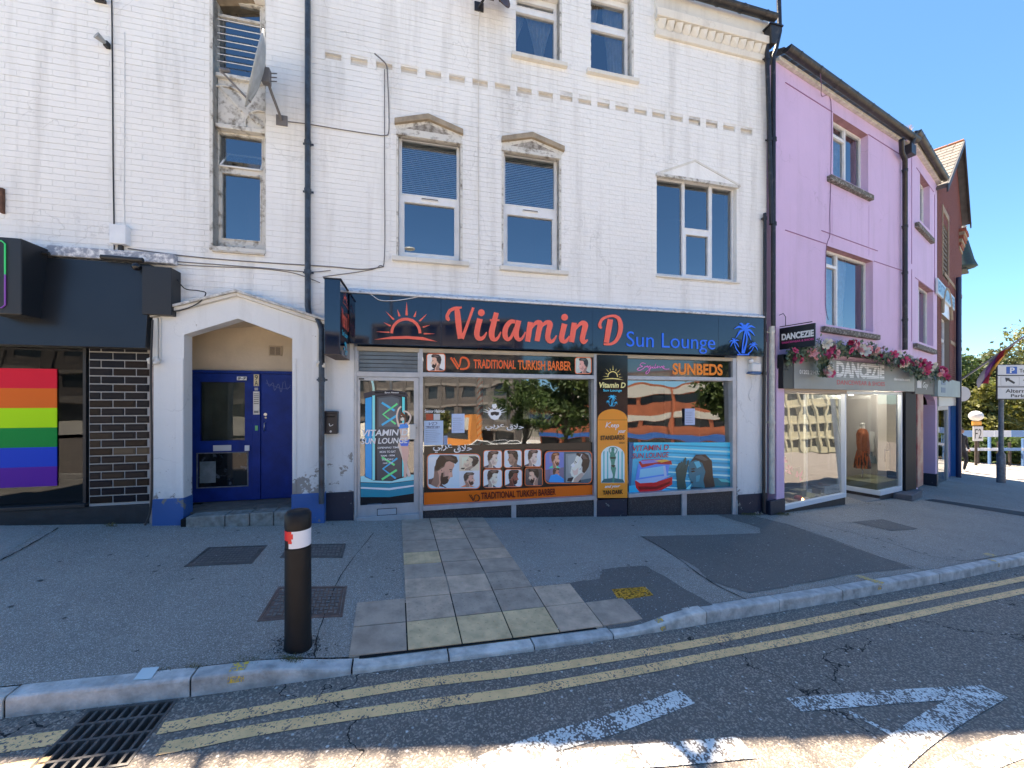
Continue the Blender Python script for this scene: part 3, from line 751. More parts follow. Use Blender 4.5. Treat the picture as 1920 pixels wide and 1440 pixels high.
# ================================================================ materials of the terrace
m_wall = painted_wall('white_painted_brick', (.83, .83, .81), streak=.42, bump=.45)
m_joint = joint_mat('painted_joint', (.76, .76, .74), (.24, .235, .23), .46, .70)
m_rend = painted_wall('white_render', (.76, .77, .76), peel=1, bump=.4, streak=.3, zdirt=.75)
m_trim = painted_wall('cream_trim', (.70, .68, .62), streak=.5, bump=.3)
m_tan = M('tan_bounce_stone', (.36, .30, .22), .85, var=.35, vs=8, bump=.4, bs=50)  # stone tan that also holds the warm bounce light under the window hoods
m_old = M('flaking_timber', (.62, .61, .57), .8, var=.75, vs=11, bump=.7, bs=30, col2=(.20, .18, .15), lo=.5, hi=.68)
m_upvc = M('white_upvc', (.78, .80, .82), .3, var=.12, vs=6)
m_vent = M('brown_vent', (.10, .08, .06), .6)
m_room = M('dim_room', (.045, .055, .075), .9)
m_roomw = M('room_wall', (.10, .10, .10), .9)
m_glass = glass('window_glass', (.80, .85, .88), 3.1)
m_shopg = glass('shop_glass', (.62, .66, .66), 3.0, .02)
m_curt = M('net_curtain', (.88, .88, .88), .9, var=.2, vs=9)
m_blind = M('venetian_blind', (.85, .87, .88), .6)
m_alu = M('aluminium_frame', (.50, .52, .55), .38, metal=.35, var=.2, vs=5)
m_pipe = M('blue_grey_pipe', (.055, .075, .10), .4, var=.5, vs=9, bump=.2, bs=40, col2=(.02, .022, .026))
m_gut = M('black_gutter', (.016, .016, .019), .42, var=.5, vs=9, bump=.25, bs=40, col2=(.10, .09, .085), lo=.55, hi=.8)
m_cable = M('grey_cable', (.16, .155, .16), .6)
m_blkc = M('black_cable', (.02, .02, .02), .5)
m_roof = M('roof_slate', (.10, .10, .11), .8, var=.4, vs=3)
m_granite = M('kick_granite', (.022, .024, .032), .45, var=.7, vs=60, bump=.2, bs=80, col2=(.075, .08, .09), lo=.5, hi=.62)
m_navy = M('navy_plinth_paint', (.014, .019, .040), .5, var=.9, vs=7, bump=.5, bs=25, col2=(.28, .29, .26), lo=.63, hi=.66)
m_blup = M('blue_plinth_paint', (.035, .11, .33), .5, var=.9, vs=6, bump=.5, bs=25, col2=(.20, .20, .17), lo=.60, hi=.64)
m_lead = M('lead_flashing', (.30, .32, .37), .7, var=.8, vs=14, bump=.5, bs=30, col2=(.78, .78, .78), lo=.45, hi=.6)

def rc(fr, x0, x1, yt, yb, d=0, ref=None):
    rx = x0 if ref is None else ref
    return (fr.at(x0, 700, d)[0], fr.at(x1, 700, d)[0], fr.at(rx, yb, d)[1], fr.at(rx, yt, d)[1])
HOLES = []
wS = rc(W, 400, 497, -8, 462)
wS = (*wS[:3], W.at(497, -6)[1])
wA = rc(W, 747, 863, 248, 482); wB = rc(W, 944, 1048, 278, 500); wC = rc(W, 1231, 1381, 329, 517)
wD = rc(W, 967, 1049, -8, 103); wE = rc(W, 1108, 1184, -8, 134)
wD = (*wD[:3], W.at(1049, -6)[1]); wE = (*wE[:3], W.at(1184, -6)[1])
HOLES += [wS, wA, wB, wC, wD, wE]
sL, sJ, sR = W.sx(-260), W.sx(1222), W.sx(1437)
zE = W.at(1432, 45)[1]
slots = [(147, 240), (292, 387), (436, 527), (575, 667), (713, 801), (847, 934), (978, 1063), (1105, 1190), (1230, 1310), (1350, 1430), (1470, 1540), (1575, 1645), (1680, 1748)]
slots = [(560+a/3, 560+b/3) for a, b in slots]+[(1100+a/4.8, 1100+b/4.8) for a, b in ((258, 375), (428, 540), (592, 705), (755, 865), (918, 1022), (1073, 1177), (1228, 1333), (1385, 1490))]
zb0 = W.at(610, 97)[1]; zb1 = W.at(1420, 245)[1]
SLOT = []
for a, b in slots:
    s0, s1 = W.sx(a), W.sx(b); t = (s0-W.sx(610))/(W.sx(1420)-W.sx(610)); zt = zb0+(zb1-zb0)*t
    SLOT.append((s0, s1, zt-.085, zt))
HOLES += SLOT
porch = (W.sx(318, 0), W.sx(566, 0), -1, W.at(445, 592)[1])
shop = (W.sx(664), W.sx(1381), -3, W.at(664, 600)[1])
leftshop = (sL-1, W.sx(283), -3, W.at(283, 500)[1])
low = (W.sx(600), W.sx(664), -3, W.at(640, 600)[1])
lowR = (W.sx(1381), sR+1, -3, W.at(1381, 640)[1])
HOLES += [porch, shop, leftshop]
TOPS = []      # unseen roofline in short steps, raked to place the shadow edge on the road
for i in range(26):
    xa, xb = -260+i*1482/26, -260+(i+1)*1482/26; zt = 1.82+(HY+20)/F_*(6/(1-.237*(xb-CX)/F_)); TOPS.append((W.sx(xa), W.sx(xb), max(zt, 6.2)))
HOLES += [(a, b, t, 20) for a, b, t in TOPS]
T_w = Thing('white_building', 'long white painted brick building over the sun lounge and the porch', 'building', W, (0, 0, gz(0)))
mb = MB(); zt_g = 9.0
z_low = -1.2
wall_holes(mb, sL, sJ, z_low, zt_g, HOLES, .003, .28, ends=False)
wall_holes(mb, sJ, sR, z_low, zE, HOLES, .003, .28, ends=False)
T_w.part('wall', mb, m_joint)
za_, zb__ = (1.86+(HY+24)/F_*(6/(1-.237*(x_-CX)/F_)) for x_ in (-260, 1222))
mb = MB(); mb.prism([(sL, za_-.14), (sJ, zb__-.11), (sJ, zb__), (sL, za_)], .0, .27); T_w.part('raking_shadow_edge', mb, m_tan)  # unseen edge added to smooth the shadow the roofline casts
# laid bricks above the shopfronts, as far as the photograph shows them
zbr = W.at(500, 640)[1]
vis = lambda s, z: True
def keepL(s, z):     # the courses that read most clearly, above the left shop
    return s < W.sx(575) and z < W.at(100, 330)[1]
bh = HOLES
lay_bricks(T_w, sL, sJ, W.at(300, 620)[1], 8.9, bh+[(sL-1, W.sx(-120), -3, 12)], m_wall, 0.0, keep=keepL, H=.0745, L=.228, gap=.004, gapv=.002)
mb = MB()
# right bay bricks to the eaves
class _S: pass
lay_bricks(T_w, sJ, sR, W.at(1300, 600)[1], zE, bh, m_wall, 0.0, keep=None, H=.0745, L=.228, gap=.004, gapv=.002, rnd=random.Random(8))
# low rendered wall either side of the shopfront
mb = MB(); mb.box(W.sx(600), W.sx(664), -.012, .0, -1.2, W.at(640, 560)[1]); T_w.part('render_panel', mb, m_rend)
mb = MB(); mb.box(W.sx(1381), sR, -.012, .0, -1.4, W.at(1400, 640)[1]); T_w.part('render_panel', mb, m_rend)
mb = MB(); mb.box(W.sx(608), W.sx(664)-.004, -.03, -.010, -1.2, W.at(640, 922)[1]); T_w.part('plinth', mb, m_navy, bev=.006)
mb = MB(); mb.box(W.sx(1382)+.003, sR, -.03, -.010, -1.4, W.at(1400, 926)[1]); T_w.part('plinth', mb, m_navy, bev=.006)
# recess backs and weathered slopes of the band
for s0, s1, a, b in SLOT:
    mb = MB(); mb.add([(s0, .045, b), (s1, .045, b), (s1, .045, a+.02), (s0, .045, a+.02), (s0, -.002, a-.03), (s1, -.002, a-.03)], [(0, 3, 2, 1), (3, 4, 5, 2)])
    T_w.part('band_recess', mb, M('recess_paint', (.66, .62, .56), .8, var=.3, vs=6))
# roof, back and end walls so that the building is a real block
mb = MB()
for a, b, t_ in TOPS: mb.box(a, b, .02, 6.0, t_-.02, t_+.03)
mb.box(sJ, sR, .28, 8.0, zE-.02, zE+.02); mb.box(sL, sR, 8.0, 8.3, -2, 6.1)
mb.box(sL, sL+.2, .29, 7.99, -2, 6.1); mb.box(sR-.12, sR, .29, 7.99, -2, zE-.03)
T_w.part('roof', mb, m_roof)
mb = MB(); mb.box(sL+.21, sR-.14, .65, 7.9, 2.62, 2.8); T_w.part('floor_slab', mb, m_room)

def pxbox(mb, fr, x0, x1, yt, yb, d0, d1, ref=None):
    a, b, c, e = rc(fr, x0, x1, yt, yb, d0, ref); mb.box(a, b, d0, d1, c, e)
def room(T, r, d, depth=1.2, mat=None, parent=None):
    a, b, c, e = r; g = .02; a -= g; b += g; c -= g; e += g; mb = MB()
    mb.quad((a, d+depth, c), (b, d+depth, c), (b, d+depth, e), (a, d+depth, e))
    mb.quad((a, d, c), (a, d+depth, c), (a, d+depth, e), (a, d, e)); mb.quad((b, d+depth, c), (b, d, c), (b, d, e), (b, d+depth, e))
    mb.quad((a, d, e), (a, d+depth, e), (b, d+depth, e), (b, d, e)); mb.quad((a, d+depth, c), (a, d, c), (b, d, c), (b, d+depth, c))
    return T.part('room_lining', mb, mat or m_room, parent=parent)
def window(T, rect, d, panes, mat=m_upvc, th=.06, gl=None, bead=.012):
    """frame with real glazed openings; panes are (s0, s1, z0, z1)"""
    mb = MB(); wall_holes(mb, *rect, panes, d, th)
    for p in panes:      # raised glazing bead
        a, b, c, e = p; k = bead
        for q in ((a-k, b+k, c-k, c), (a-k, b+k, e, e+k), (a-k, a, c, e), (b, b+k, c, e)): mb.box(q[0], q[1], d-.008, d-.001, q[2], q[3])
    w = T.part('window', mb, mat)
    for a, b, c, e in panes:
        g = MB(); g.quad((a-.002, d+.03, c-.002), (b+.002, d+.03, c-.002), (b+.002, d+.03, e+.002), (a-.002, d+.03, e+.002)); T.part('pane', g, gl or m_glass, parent=w)
    return w
def curtain(T, s0, s1, z0, z1, d, w, waist=0, side=0, mat=m_curt, n=40):
    mb = MB(); vs = []; k = 10
    for j in range(k+1):
        v = j/k; z = z1+(z0-z1)*v; pinch = waist*sm(0, .8, v)
        for i in range(n+1):
            u = i/n; s = s0+(s1-s0)*u
            if side < 0: s = s0+(s-s0)*(1-pinch)
            elif side > 0: s = s1+(s-s1)*(1-pinch)
            else: s = (s0+s1)/2+(s-(s0+s1)/2)*(1-pinch)
            vs.append((s, d+.025*math.sin(u*n*.85+.5*math.sin(u*9))*(1-.3*pinch), z))
    fs = [(j*(n+1)+i, (j+1)*(n+1)+i, (j+1)*(n+1)+i+1, j*(n+1)+i+1) for j in range(k) for i in range(n)]
    mb.smooth = True; mb.add(vs, fs); return T.part('curtain', mb, mat, parent=w)
def sill(T, s0, s1, z, h=.06, out=.07, mat=None, fr_d=0.0):
    mb = MB(); mb.add([(s0, -out, z-h), (s1, -out, z-h), (s1, fr_d+.1, z-h), (s0, fr_d+.1, z-h), (s0, -out, z-.012), (s1, -out, z-.012), (s1, fr_d+.1, z+.006), (s0, fr_d+.1, z+.006)],
                  [(0, 1, 5, 4), (1, 2, 6, 5), (3, 0, 4, 7), (4, 5, 6, 7), (3, 2, 1, 0)])
    return T.part('sill', mb, mat or m_trim, bev=.006)
# ---- tall sash-like windows A and B
for (r, xs, ys, pe, si) in ((wA, (747, 863), ((253, 362), (377, 472)), ((740, 238, 226), (803, 231, 217), (868, 258, 245)), (735, 880, 487)),
                            (wB, (944, 1048), ((285, 382), (401, 490)), ((940, 270, 258), (997, 263, 251), (1057, 291, 278)), (938, 1067, 512))):
    s0, s1, z0, z1 = r; d = .09; a, b = s0+.035, s1-.035
    zt = [W.at(xs[0], y, d)[1] for y in (*ys[0], *ys[1])]
    up = (a+.01, b-.01, zt[1], zt[0]); lo = (a+.045, b-.045, zt[3], zt[2])
    w = window(T_w, (s0+.004, s1-.004, z0+.004, z1-.03), d, [up, lo])
    mb = MB()
    nsl = 30
    for i in range(nsl):
        z = up[2]+(up[3]-up[2])*(i+.5)/nsl; h = (up[3]-up[2])/nsl*.5
        mb.add([(up[0], d+.075, z+h*.7), (up[1], d+.075, z+h*.7), (up[1], d+.06, z-h), (up[0], d+.06, z-h)], [(3, 2, 1, 0)])
    T_w.part('venetian_blind', mb, m_blind, parent=w)
    mb = MB(); zc = (zt[1]+zt[2])/2; c = (s0+s1)/2; mb.box(c-.13, c+.13, d-.022, d-.002, zc-.004, zc+.022); mb.mat(m_vent).box(c-.12, c+.12, d-.0235, d-.0225, zc+.001, zc+.016)
    mb.mats = [m_upvc]+mb.mats if m_upvc not in mb.mats else mb.mats
    mb.m = [0]*6+[1]*6; T_w.part('trickle_vent', mb, parent=w)
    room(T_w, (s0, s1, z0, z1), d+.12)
    # pointed hood over the window
    def hp(p, y): return W.at(p[0], y)
    L_, A_, R_ = pe; top = [hp(L_, L_[2]), hp(A_, A_[2]), hp(R_, R_[2])]; th = .085
    bt = [(top[2][0], top[2][1]-th*.9), (top[1][0], top[1][1]-th), (top[0][0], top[0][1]-th*.9)]
    zl = (top[0][1]+top[2][1])/2; top[0] = (top[0][0], zl); top[2] = (top[2][0], zl); bt[0] = (bt[0][0], zl-th*.9); bt[2] = (bt[2][0], zl-th*.9)
    mb = MB(); mb.prism(top+bt, -.055, .002); T_w.part('hood', mb, m_tan, bev=.006)
    mb = MB(); mb.prism([bt[2], bt[1], bt[0], (s1, z1-.03), (s0, z1-.03)], -.008, .003); T_w.part('tympanum', mb, m_old)
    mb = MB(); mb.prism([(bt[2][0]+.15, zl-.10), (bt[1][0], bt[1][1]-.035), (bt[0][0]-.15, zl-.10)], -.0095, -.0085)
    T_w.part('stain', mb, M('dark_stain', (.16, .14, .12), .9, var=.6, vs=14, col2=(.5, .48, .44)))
    mb = MB(); mb.box(s0-.03, s1+.03, -.03, .02, z1-.045, z1-.005); T_w.part('lintel_board', mb, m_old)
    mb = MB(); mb.box(s0-.028, s0, -.012, .09, z0, z1-.05); mb.box(s1, s1+.032, -.018, .09, z0, z1-.05); T_w.part('architrave', mb, m_old)
    sill(T_w, W.sx(si[0], -.07), W.sx(si[1], -.07), z0+.01, .075)
# ---- three-light window C
s0, s1, z0, z1 = wC; d = .07
def Zc(y, x=1233, d=.07): return W.at(x, y, d)[1]
m1, m2 = W.sx(1281, d), W.sx(1332, d)
px_ = [(s0+.035, m1-.022, Zc(513), Zc(336)), (m1+.022, m2-.03, W.at(1290, 428, d)[1], W.at(1285, 341, d)[1]), (m1+.05, m2-.055, W.at(1290, 515, d)[1], W.at(1290, 440, d)[1]), (m2+.025, s1-.035, Zc(513), Zc(336))]
w = window(T_w, (s0+.004, s1-.004, z0+.004, z1-.004), d, px_)
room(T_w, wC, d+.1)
c0, c1 = W.at(1236, 322), W.at(1387, 340); ap = W.at(1303, 300)
mb = MB(); zl = c0[1]-.015
for p, q in (((W.sx(1233), zl), (ap[0], ap[1])), ((ap[0], ap[1]), (W.sx(1388), zl))):
    mb.prism([p, q, (q[0], q[1]-.035), (p[0], p[1]-.035)], -.015, .002)
T_w.part('hood', mb, m_trim); mb = MB(); mb.prism([(W.sx(1235), zl-.04), (ap[0], ap[1]-.04), (W.sx(1386), zl-.04)], -.010, .003); T_w.part('tympanum', mb, m_wall)
mb = MB(); mb.box(W.sx(1231)-.02, W.sx(1382)+.02, -.035, .01, z1-.02, z1+.03); T_w.part('lintel_board', mb, m_old)
sill(T_w, s0-.02, s1+.06, z0+.012, .035, .035)
# ---- top windows D and E
for (r, yb, yy, si, note) in ((wD, 103, (22, 10), (960, 1065, 108), 0), (wE, 134, (55, 42), (1102, 1200, 142), 1)):
    s0, s1, z0, z1 = r; d = .12; x0 = 967 if not note else 1108
    zu = W.at(x0, yy[1], d)[1]; zl = W.at(x0, yy[0], d)[1]
    w = window(T_w, (s0+.004, s1-.004, z0+.004, z1-.004), d, [(s0+.05, s1-.06, zu, z1-.1), (s0+.02, s1-.05, z0+.03, zl)])
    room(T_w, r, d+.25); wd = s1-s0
    if not note:
        curtain(T_w, s0, s0+wd*.32, z0, z1, d+.12, w, .8, -1); curtain(T_w, s0+wd*.30, s1-wd*.02, z0, z1, d+.14, w, .72, 0)
    else:
        curtain(T_w, s0, s0+wd*.34, z0, z1, d+.12, w, .85, -1); curtain(T_w, s0+wd*.45, s1, z0, z1, d+.14, w, .25, 1)
        mb = MB(); mb.box(s0+wd*.18, s0+wd*.42, d+.07, d+.075, z0+.04, z0+.20); T_w.part('paper_notice', mb, M('white_card', (.7, .72, .72), .7), parent=w)
        mb = MB(); mb.box(s0+wd*.5, s0+wd*.72, d+.06, d+.10, z0+.03, z0+.13); T_w.part('box', mb, m_room, parent=w)
    mb = MB(); mb.box(s1, s1+.035, -.01, .12, z0, z1); T_w.part('architrave', mb, m_old)
    sill(T_w, W.sx(si[0], -.07), W.sx(si[1], -.07), z0+.012, .075)
# ---- staircase window strip
s0, s1, z0, z1 = wS; d = .13
mb = MB(); mb.box(s0-.035, s0, -.02, .13, z0-.02, z1); mb.box(s1, s1+.012, -.006, .13, z0-.02, z1); mb.box(s0-.035, s1+.012, -.03, .13, z0-.05, z0-.0); T_w.part('architrave', mb, m_old)
mb = MB(); mb.box(s0, s1, -.04, .0, z0-.075, z0-.052); T_w.part('sill', mb, M('rotten_sill', (.45, .38, .28), .9, var=.8, vs=14, col2=(.55, .55, .52)))
def zz(y, x=410, dd=.13): return W.at(x, y, dd)[1]
a, b = W.sx(406, d), W.sx(493, d)
w = window(T_w, (s0+.003, s1-.003, zz(316), z1-.01) if False else (s0+.003, s1-.003, zz(466), zz(243)), d, [(W.sx(416, d), W.sx(488, d), zz(446), zz(323)), (W.sx(411, d), W.sx(491, d), zz(308), zz(250))], mat=m_old, gl=m_glass)
room(T_w, (s0, s1, zz(466), zz(243)), d+.12, .8, M('stair_plaster', (.14, .13, .12), .9))
# tilted open vent sash
mb = MB(); va, vb = W.sx(414, d), W.sx(490, d); zt, zb = zz(279), zz(311)
def bar(mb, p, q, r=.014): mb.tube([p, q], r, 4)
P0, P1, P2, P3_ = (va+.05, d+.10, zt), (vb, d+.10, zt), (vb, d-.02, zb), (va, d-.02, zb)
for p, q in ((P0, P1), (P1, P2), (P2, P3_), (P3_, P0)): bar(mb, p, q)
vs_ = T_w.part('vent_sash', mb, m_upvc, parent=w); mb = MB(); mb.quad(P3_, P2, P1, P0); T_w.part('pane', mb, m_glass, parent=w)
# carved panel between the windows
zp0, zp1 = zz(238), zz(150)
mb = MB(); mb.box(s0+.01, s1-.005, d-.03, d+.05, zp0, zp1); T_w.part('panel', mb, m_old)
for q_ in ((s0+.002, s1-.002, d-.09, d+.05, zp0-.055, zp0), (s0+.002, s1-.002, d-.08, d+.05, zp1, zp1+.05)):
    mb = MB(); mb.box(*q_); T_w.part('panel_rail', mb, m_old, bev=.006)
mb = MB(); cx, cz = (s0+s1)/2+.01, (zp0+zp1)/2
for k, (dx, dz) in enumerate(((.0, .0), (.07, -.05), (-.07, .05), (.13, -.09), (-.13, .09))):
    mb.box(0, 0, 0, 0, 0, 0) if False else mb.prism([(cx+dx-.16, cz+dz+.12), (cx+dx-.14, cz+dz+.14), (cx+dx+.12, cz+dz-.16), (cx+dx+.10, cz+dz-.18)], d-.052, d-.031)
T_w.part('carved_flute', mb, m_old)
mb = MB(); arc_ = [(cx-.2+.26*math.cos(R(t)), d-.045, cz+.02+.2*math.sin(R(t))) for t in range(20, 170, 15)]; mb.tube(arc_, .016, 6)
arc_ = [(cx+.22+.2*math.cos(R(t)), d-.045, cz-.24+.2*math.sin(R(t))) for t in range(60, 200, 15)]; mb.tube(arc_, .016, 6); T_w.part('carved_scroll', mb, m_old)
# upper barred window
zb_, = [zz(140)]
w = window(T_w, (s0+.003, s1-.003, zp1+.05, z1-.01), d, [(W.sx(407, d), W.sx(488, d), zz(136), zz(30)), (W.sx(407, d), W.sx(488, d), zz(26), z1-.05)], mat=m_old)
room(T_w, (s0, s1, zp1+.05, z1-.01), d+.12, .8)
for y in (38, 51, 64, 77, 90, 103, 116):
    mb = MB(); z = zz(y); mb.tube([(W.sx(407, d)-.02, d-.02, z), (W.sx(488, d)+.02, d-.02, z)], .006, 6); T_w.part('window_bar', mb, m_upvc, parent=w)
# ---- cornice over the right bay
ce = lambda y, x=1238: W.at(x, y, -.08)[1]
c0, c1 = W.sx(1230, -.08), sR-.03
zl0, zl1, zd1, zu1 = ce(62), ce(52), ce(34), ce(21)
def mould(mb, z0, z1, o0, o1): mb.add([(c0+(.1-o0)*.3, -o0, z0), (c1, -o0, z0), (c1, 0, z0), (c0+.03, 0, z0), (c0+(.1-o1)*.3, -o1, z1), (c1, -o1, z1), (c1, 0, z1), (c0, 0, z1)], [(0, 1, 5, 4), (1, 2, 6, 5), (3, 0, 4, 7), (4, 5, 6, 7), (3, 2, 1, 0)])
mb = MB(); mould(mb, zl0, zl1, .05, .07); T_w.part('cornice', mb, m_trim, bev=.008)
mb = MB(); mould(mb, zd1, zu1, .13, .15); T_w.part('cornice', mb, m_trim, bev=.008)
mb = MB(); mould(mb, zu1, zE+.02, .06, .06); T_w.part('frieze_board', mb, m_trim)
mb = MB(); mould(mb, zl1, zd1, .03, .03); T_w.part('frieze_board', mb, m_trim)
h = zd1-zl1; pw = (c1-c0-.04)/14
dm = MB(); dm.add([(-pw*.42, 0, h*.5), (pw*.42, 0, h*.5), (pw*.42, 0, -h*.35), (pw*.1, 0, -h*.5), (-pw*.42, 0, -h*.1), (pw*.36, -.085, h*.45), (-pw*.35, -.06, h*.45), (pw*.30, -.05, -h*.3)],
                   [(0, 6, 5, 1), (0, 4, 6), (6, 4, 7, 5), (4, 3, 7), (7, 3, 2), (5, 7, 2, 1)])
dmesh = dm.mesh('dentil', (0, 0, 0), m_trim)
for i in range(14): T_w.inst('dentil', dmesh, (c0+.04+pw*(i+.5), -.031, (zl1+zd1)/2))

# ================================================================ gutters, pipes and cables on the white wall
def gutter(name, label, fr, p0, p1, r, mat, nb=6, grp=None):
    t = Thing(name, label, 'gutter', fr, p0, group=grp); mb = MB(); k = 9
    p0, p1 = Vector(p0), Vector(p1); vs = []
    for p in (p0, p1):
        for j in range(k): a = math.pi+math.pi*j/(k-1); vs.append((p.x, p.y+r*math.cos(a), p.z+r*math.sin(a)))
    mb.smooth = True; mb.add(vs, [(j, j+1, k+j+1, k+j) for j in range(k-1)]); mb.smooth = False
    for e in (0, k): mb.add(vs[e:e+k], [tuple(range(k))])
    t.part('trough', mb, mat)
    for i in range(nb):
        p = p0.lerp(p1, (i+.5)/nb); b = MB()
        vv = []
        for dx in (-.02, .02):
            for j in range(k): a = math.pi+math.pi*j/(k-1); vv.append((p.x+dx, p.y+(r+.008)*math.cos(a), p.z+(r+.008)*math.sin(a)))
        b.add(vv, [(j, j+1, k+j+1, k+j) for j in range(k-1)]); t.part('bracket', b, mat)
    return t
g0 = W.at(1232, 10, -.17); g1 = W.at(1447, 53, -.17)
gutter('roof_gutter', 'black gutter above the zigzag cornice of the white building', W, (g0[0], -.17, zE+.0), (sR+.02, -.17, zE-.02), .075, m_gut, 5, 'black roof gutters')
def pipe(name, label, fr, pts, r, mat, grp='downpipes on the terrace', collars=(), n=10, cat='drainpipe'):
    """pts: (px, py, d) measured in the photograph on the wall frame"""
    P_ = [(*fr.at(x, y, d), d) for x, y, d in pts]; P_ = [(s, d, z) for s, z, d in P_]
    t = Thing(name, label, cat, fr, P_[-1], group=grp)
    mb = MB(); mb.tube(P_, r, n); t.part('pipe', mb, mat)
    for c in collars:
        x, y, d = c; s, z = fr.at(x, y, d); mb = MB(); mb.tube([(s, d, z-.03), (s, d, z+.03)], r+.008, n); mb.box(s-r-.03, s+r+.03, d+r*.6, d+r*.6+.012, z-.012, z+.012); t.part('collar', mb, mat)
    return t
pipe('drainpipe', 'blue-grey downpipe that bends round the right shoulder of the porch', W, [(577, -60, -.07), (577, 300, -.07), (577, 575, -.07), (580, 592, -.075), (598, 602, -.13), (603, 618, -.17), (603, 800, -.17), (603, 944, -.17)], .037, m_pipe, collars=((577, 268, -.07), (577, 358, -.07), (577, 510, -.07), (603, 712, -.17)))
pipe('drainpipe', 'black downpipe at the right end of the white wall, nearest the cornice', W, [(1441, 60, -.10), (1438, 100, -.09), (1441, 200, -.09), (1447, 420, -.09)], .036, m_gut, collars=((1438, 110, -.09), (1443, 262, -.09)))
pipe('drainpipe', 'slim black pipe running down the corner beside the cream pipe', W, [(1434, 400, -.06), (1434, 560, -.06), (1432, 800, -.06), (1432, 962, -.06)], .028, m_gut, collars=((1434, 410, -.06), (1433, 700, -.06)))
pipe('drainpipe', 'black pipe rising past the roof edge, against the lilac wall', W, [(1460, -8, -.02), (1462, 60, -.05), (1455, 92, -.07), (1450, 105, -.09), (1450, 400, -.09), (1450, 612, -.09)], .038, m_gut, collars=((1451, 262, -.09), (1451, 420, -.09)))
pipe('drainpipe', 'cream painted lower pipe beside the security light', W, [(1447, 612, -.09), (1447, 760, -.09), (1447, 925, -.09)], .046, M('cream_pipe', (.62, .60, .54), .5, var=.3, vs=9), collars=((1447, 622, -.09), (1447, 792, -.09)))
t = Thing('hopper_head', 'stained rainwater head where the gutters of both buildings meet', 'hopper', W, (W.sx(1450, -.12), -.12, W.at(1450, 80, -.12)[1]))
s_, z_ = W.at(1446, 66, -.13)
mb = MB(); mb.add([(s_-.10, -.22, z_+.10), (s_+.14, -.22, z_+.10), (s_+.14, -.02, z_+.10), (s_-.10, -.02, z_+.10), (s_-.03, -.17, z_-.18), (s_+.07, -.17, z_-.18), (s_+.07, -.04, z_-.18), (s_-.03, -.04, z_-.18)], [(0, 4, 5, 1), (1, 5, 6, 2), (2, 6, 7, 3), (3, 7, 4, 0), (0, 1, 2, 3), (7, 6, 5, 4)])
t.part('box', mb, m_gut, bev=.01); mb = MB(); mb.box(s_-.12, s_+.16, -.235, -.01, z_+.10, z_+.125); t.part('rim', mb, m_gut)
# party-wall coping beyond the gutter
t = Thing('parapet', 'rendered party wall stub with coping, above the roof edge', 'parapet', W, (W.sx(1440), .5, zE))
sa, sb = W.sx(1378, .5), W.sx(1466, .3); za = W.at(1440, 22, .5)[1]
za = W.at(1440, 40, .6)[1]; mb = MB(); mb.prism([(sb-.25, zE-.1), (sb+.02, zE-.1), (sb+.02, za+.1), (sb-.25, za-.03)], .6, 3.0); t.part('wall', mb, m_trim)
mb = MB(); mb.prism([(sb-.9, za-.12), (sb+.04, za+.08), (sb+.04, za+.13), (sb-.9, za-.07)], .56, 3.02); t.part('coping', mb, M('coping_stone', (.45, .40, .30), .9, var=.3, vs=6))

def cable(label, pts, r=.006, mat=m_cable, fr=W, d=-.012, grp='cables clipped to the walls', smooth=True):
    c = [(x, y, (q[0] if q else d)) for x, y, *q in pts]
    P_ = [(fr.at(x, y, dd)[0], dd, fr.at(x, y, dd)[1]) for x, y, dd in c]
    if smooth: P_ = cat_rom(P_, 5)
    mb = MB(); mb.tube(P_, r, 5); return solid('cable', mb, mat, label, 'cable', fr, P_[0], group=grp)
cable('long dark cable down the left wall, above the white junction box', [(209, -40), (211, 150), (212, 300), (214, 440), (214, 468)], .007, m_blkc)
cable('faint painted conduit just right of the long dark cable', [(233, 60), (233, 200), (232, 350), (233, 430)], .006, m_wall)
cable('cable looping from the dish foot to the middle of the wall', [(540, 228), (580, 233), (640, 243), (700, 252), (722, 254), (729, 246), (729, 200), (726, 130)], .007)
cable('short cable poking up from the slotted band', [(726, 130), (722, 118, -.04), (702, 100, -.10)], .010)
cable('cable falling from the loop to the shop fascia', [(721, 130), (721, 300), (721, 480), (712, 498), (690, 507), (605, 519)], .006)
cable('pale second cable beside the falling one', [(731, 150), (731, 300), (731, 470), (718, 492)], .004, m_wall)
cable('cable dropping from the rusty dish through the band', [(900, 20), (897, 60), (897, 180), (897, 320), (898, 470), (896, 530)], .005, m_trim)
cable('topmost cable running from the stair window to the fascia', [(240, 466), (330, 478), (420, 487), (520, 494), (620, 500), (680, 505), (720, 500)], .008)
cable('middle cable under the stair window', [(300, 483), (330, 490), (420, 497), (500, 503), (577, 510), (620, 507)], .006)
cable('lowest cable above the porch roof', [(330, 496), (400, 500), (480, 503), (550, 512), (600, 530)], .006)
cable('black cable drooping in an S beside the porch apex', [(325, 512, -.05), (345, 540, -.12), (372, 545, -.16), (386, 550, -.16), (372, 568, -.17), (345, 580, -.17), (322, 584, -.15)], .007, m_blkc)
cable('white cable sagging across the top of the blue fascia', [(655, 545, -.14), (688, 548, -.15), (710, 562, -.155), (735, 564, -.155), (760, 561, -.155), (788, 556, -.14)], .006, M('white_cable', (.75, .75, .75), .5))
cable('black cable bundle down the edge of the porch beside the glazed bricks', [(286, 600, -.2), (283, 700, -.2), (285, 850, -.2), (283, 950, -.2), (272, 985, -.24)], .012, m_blkc)
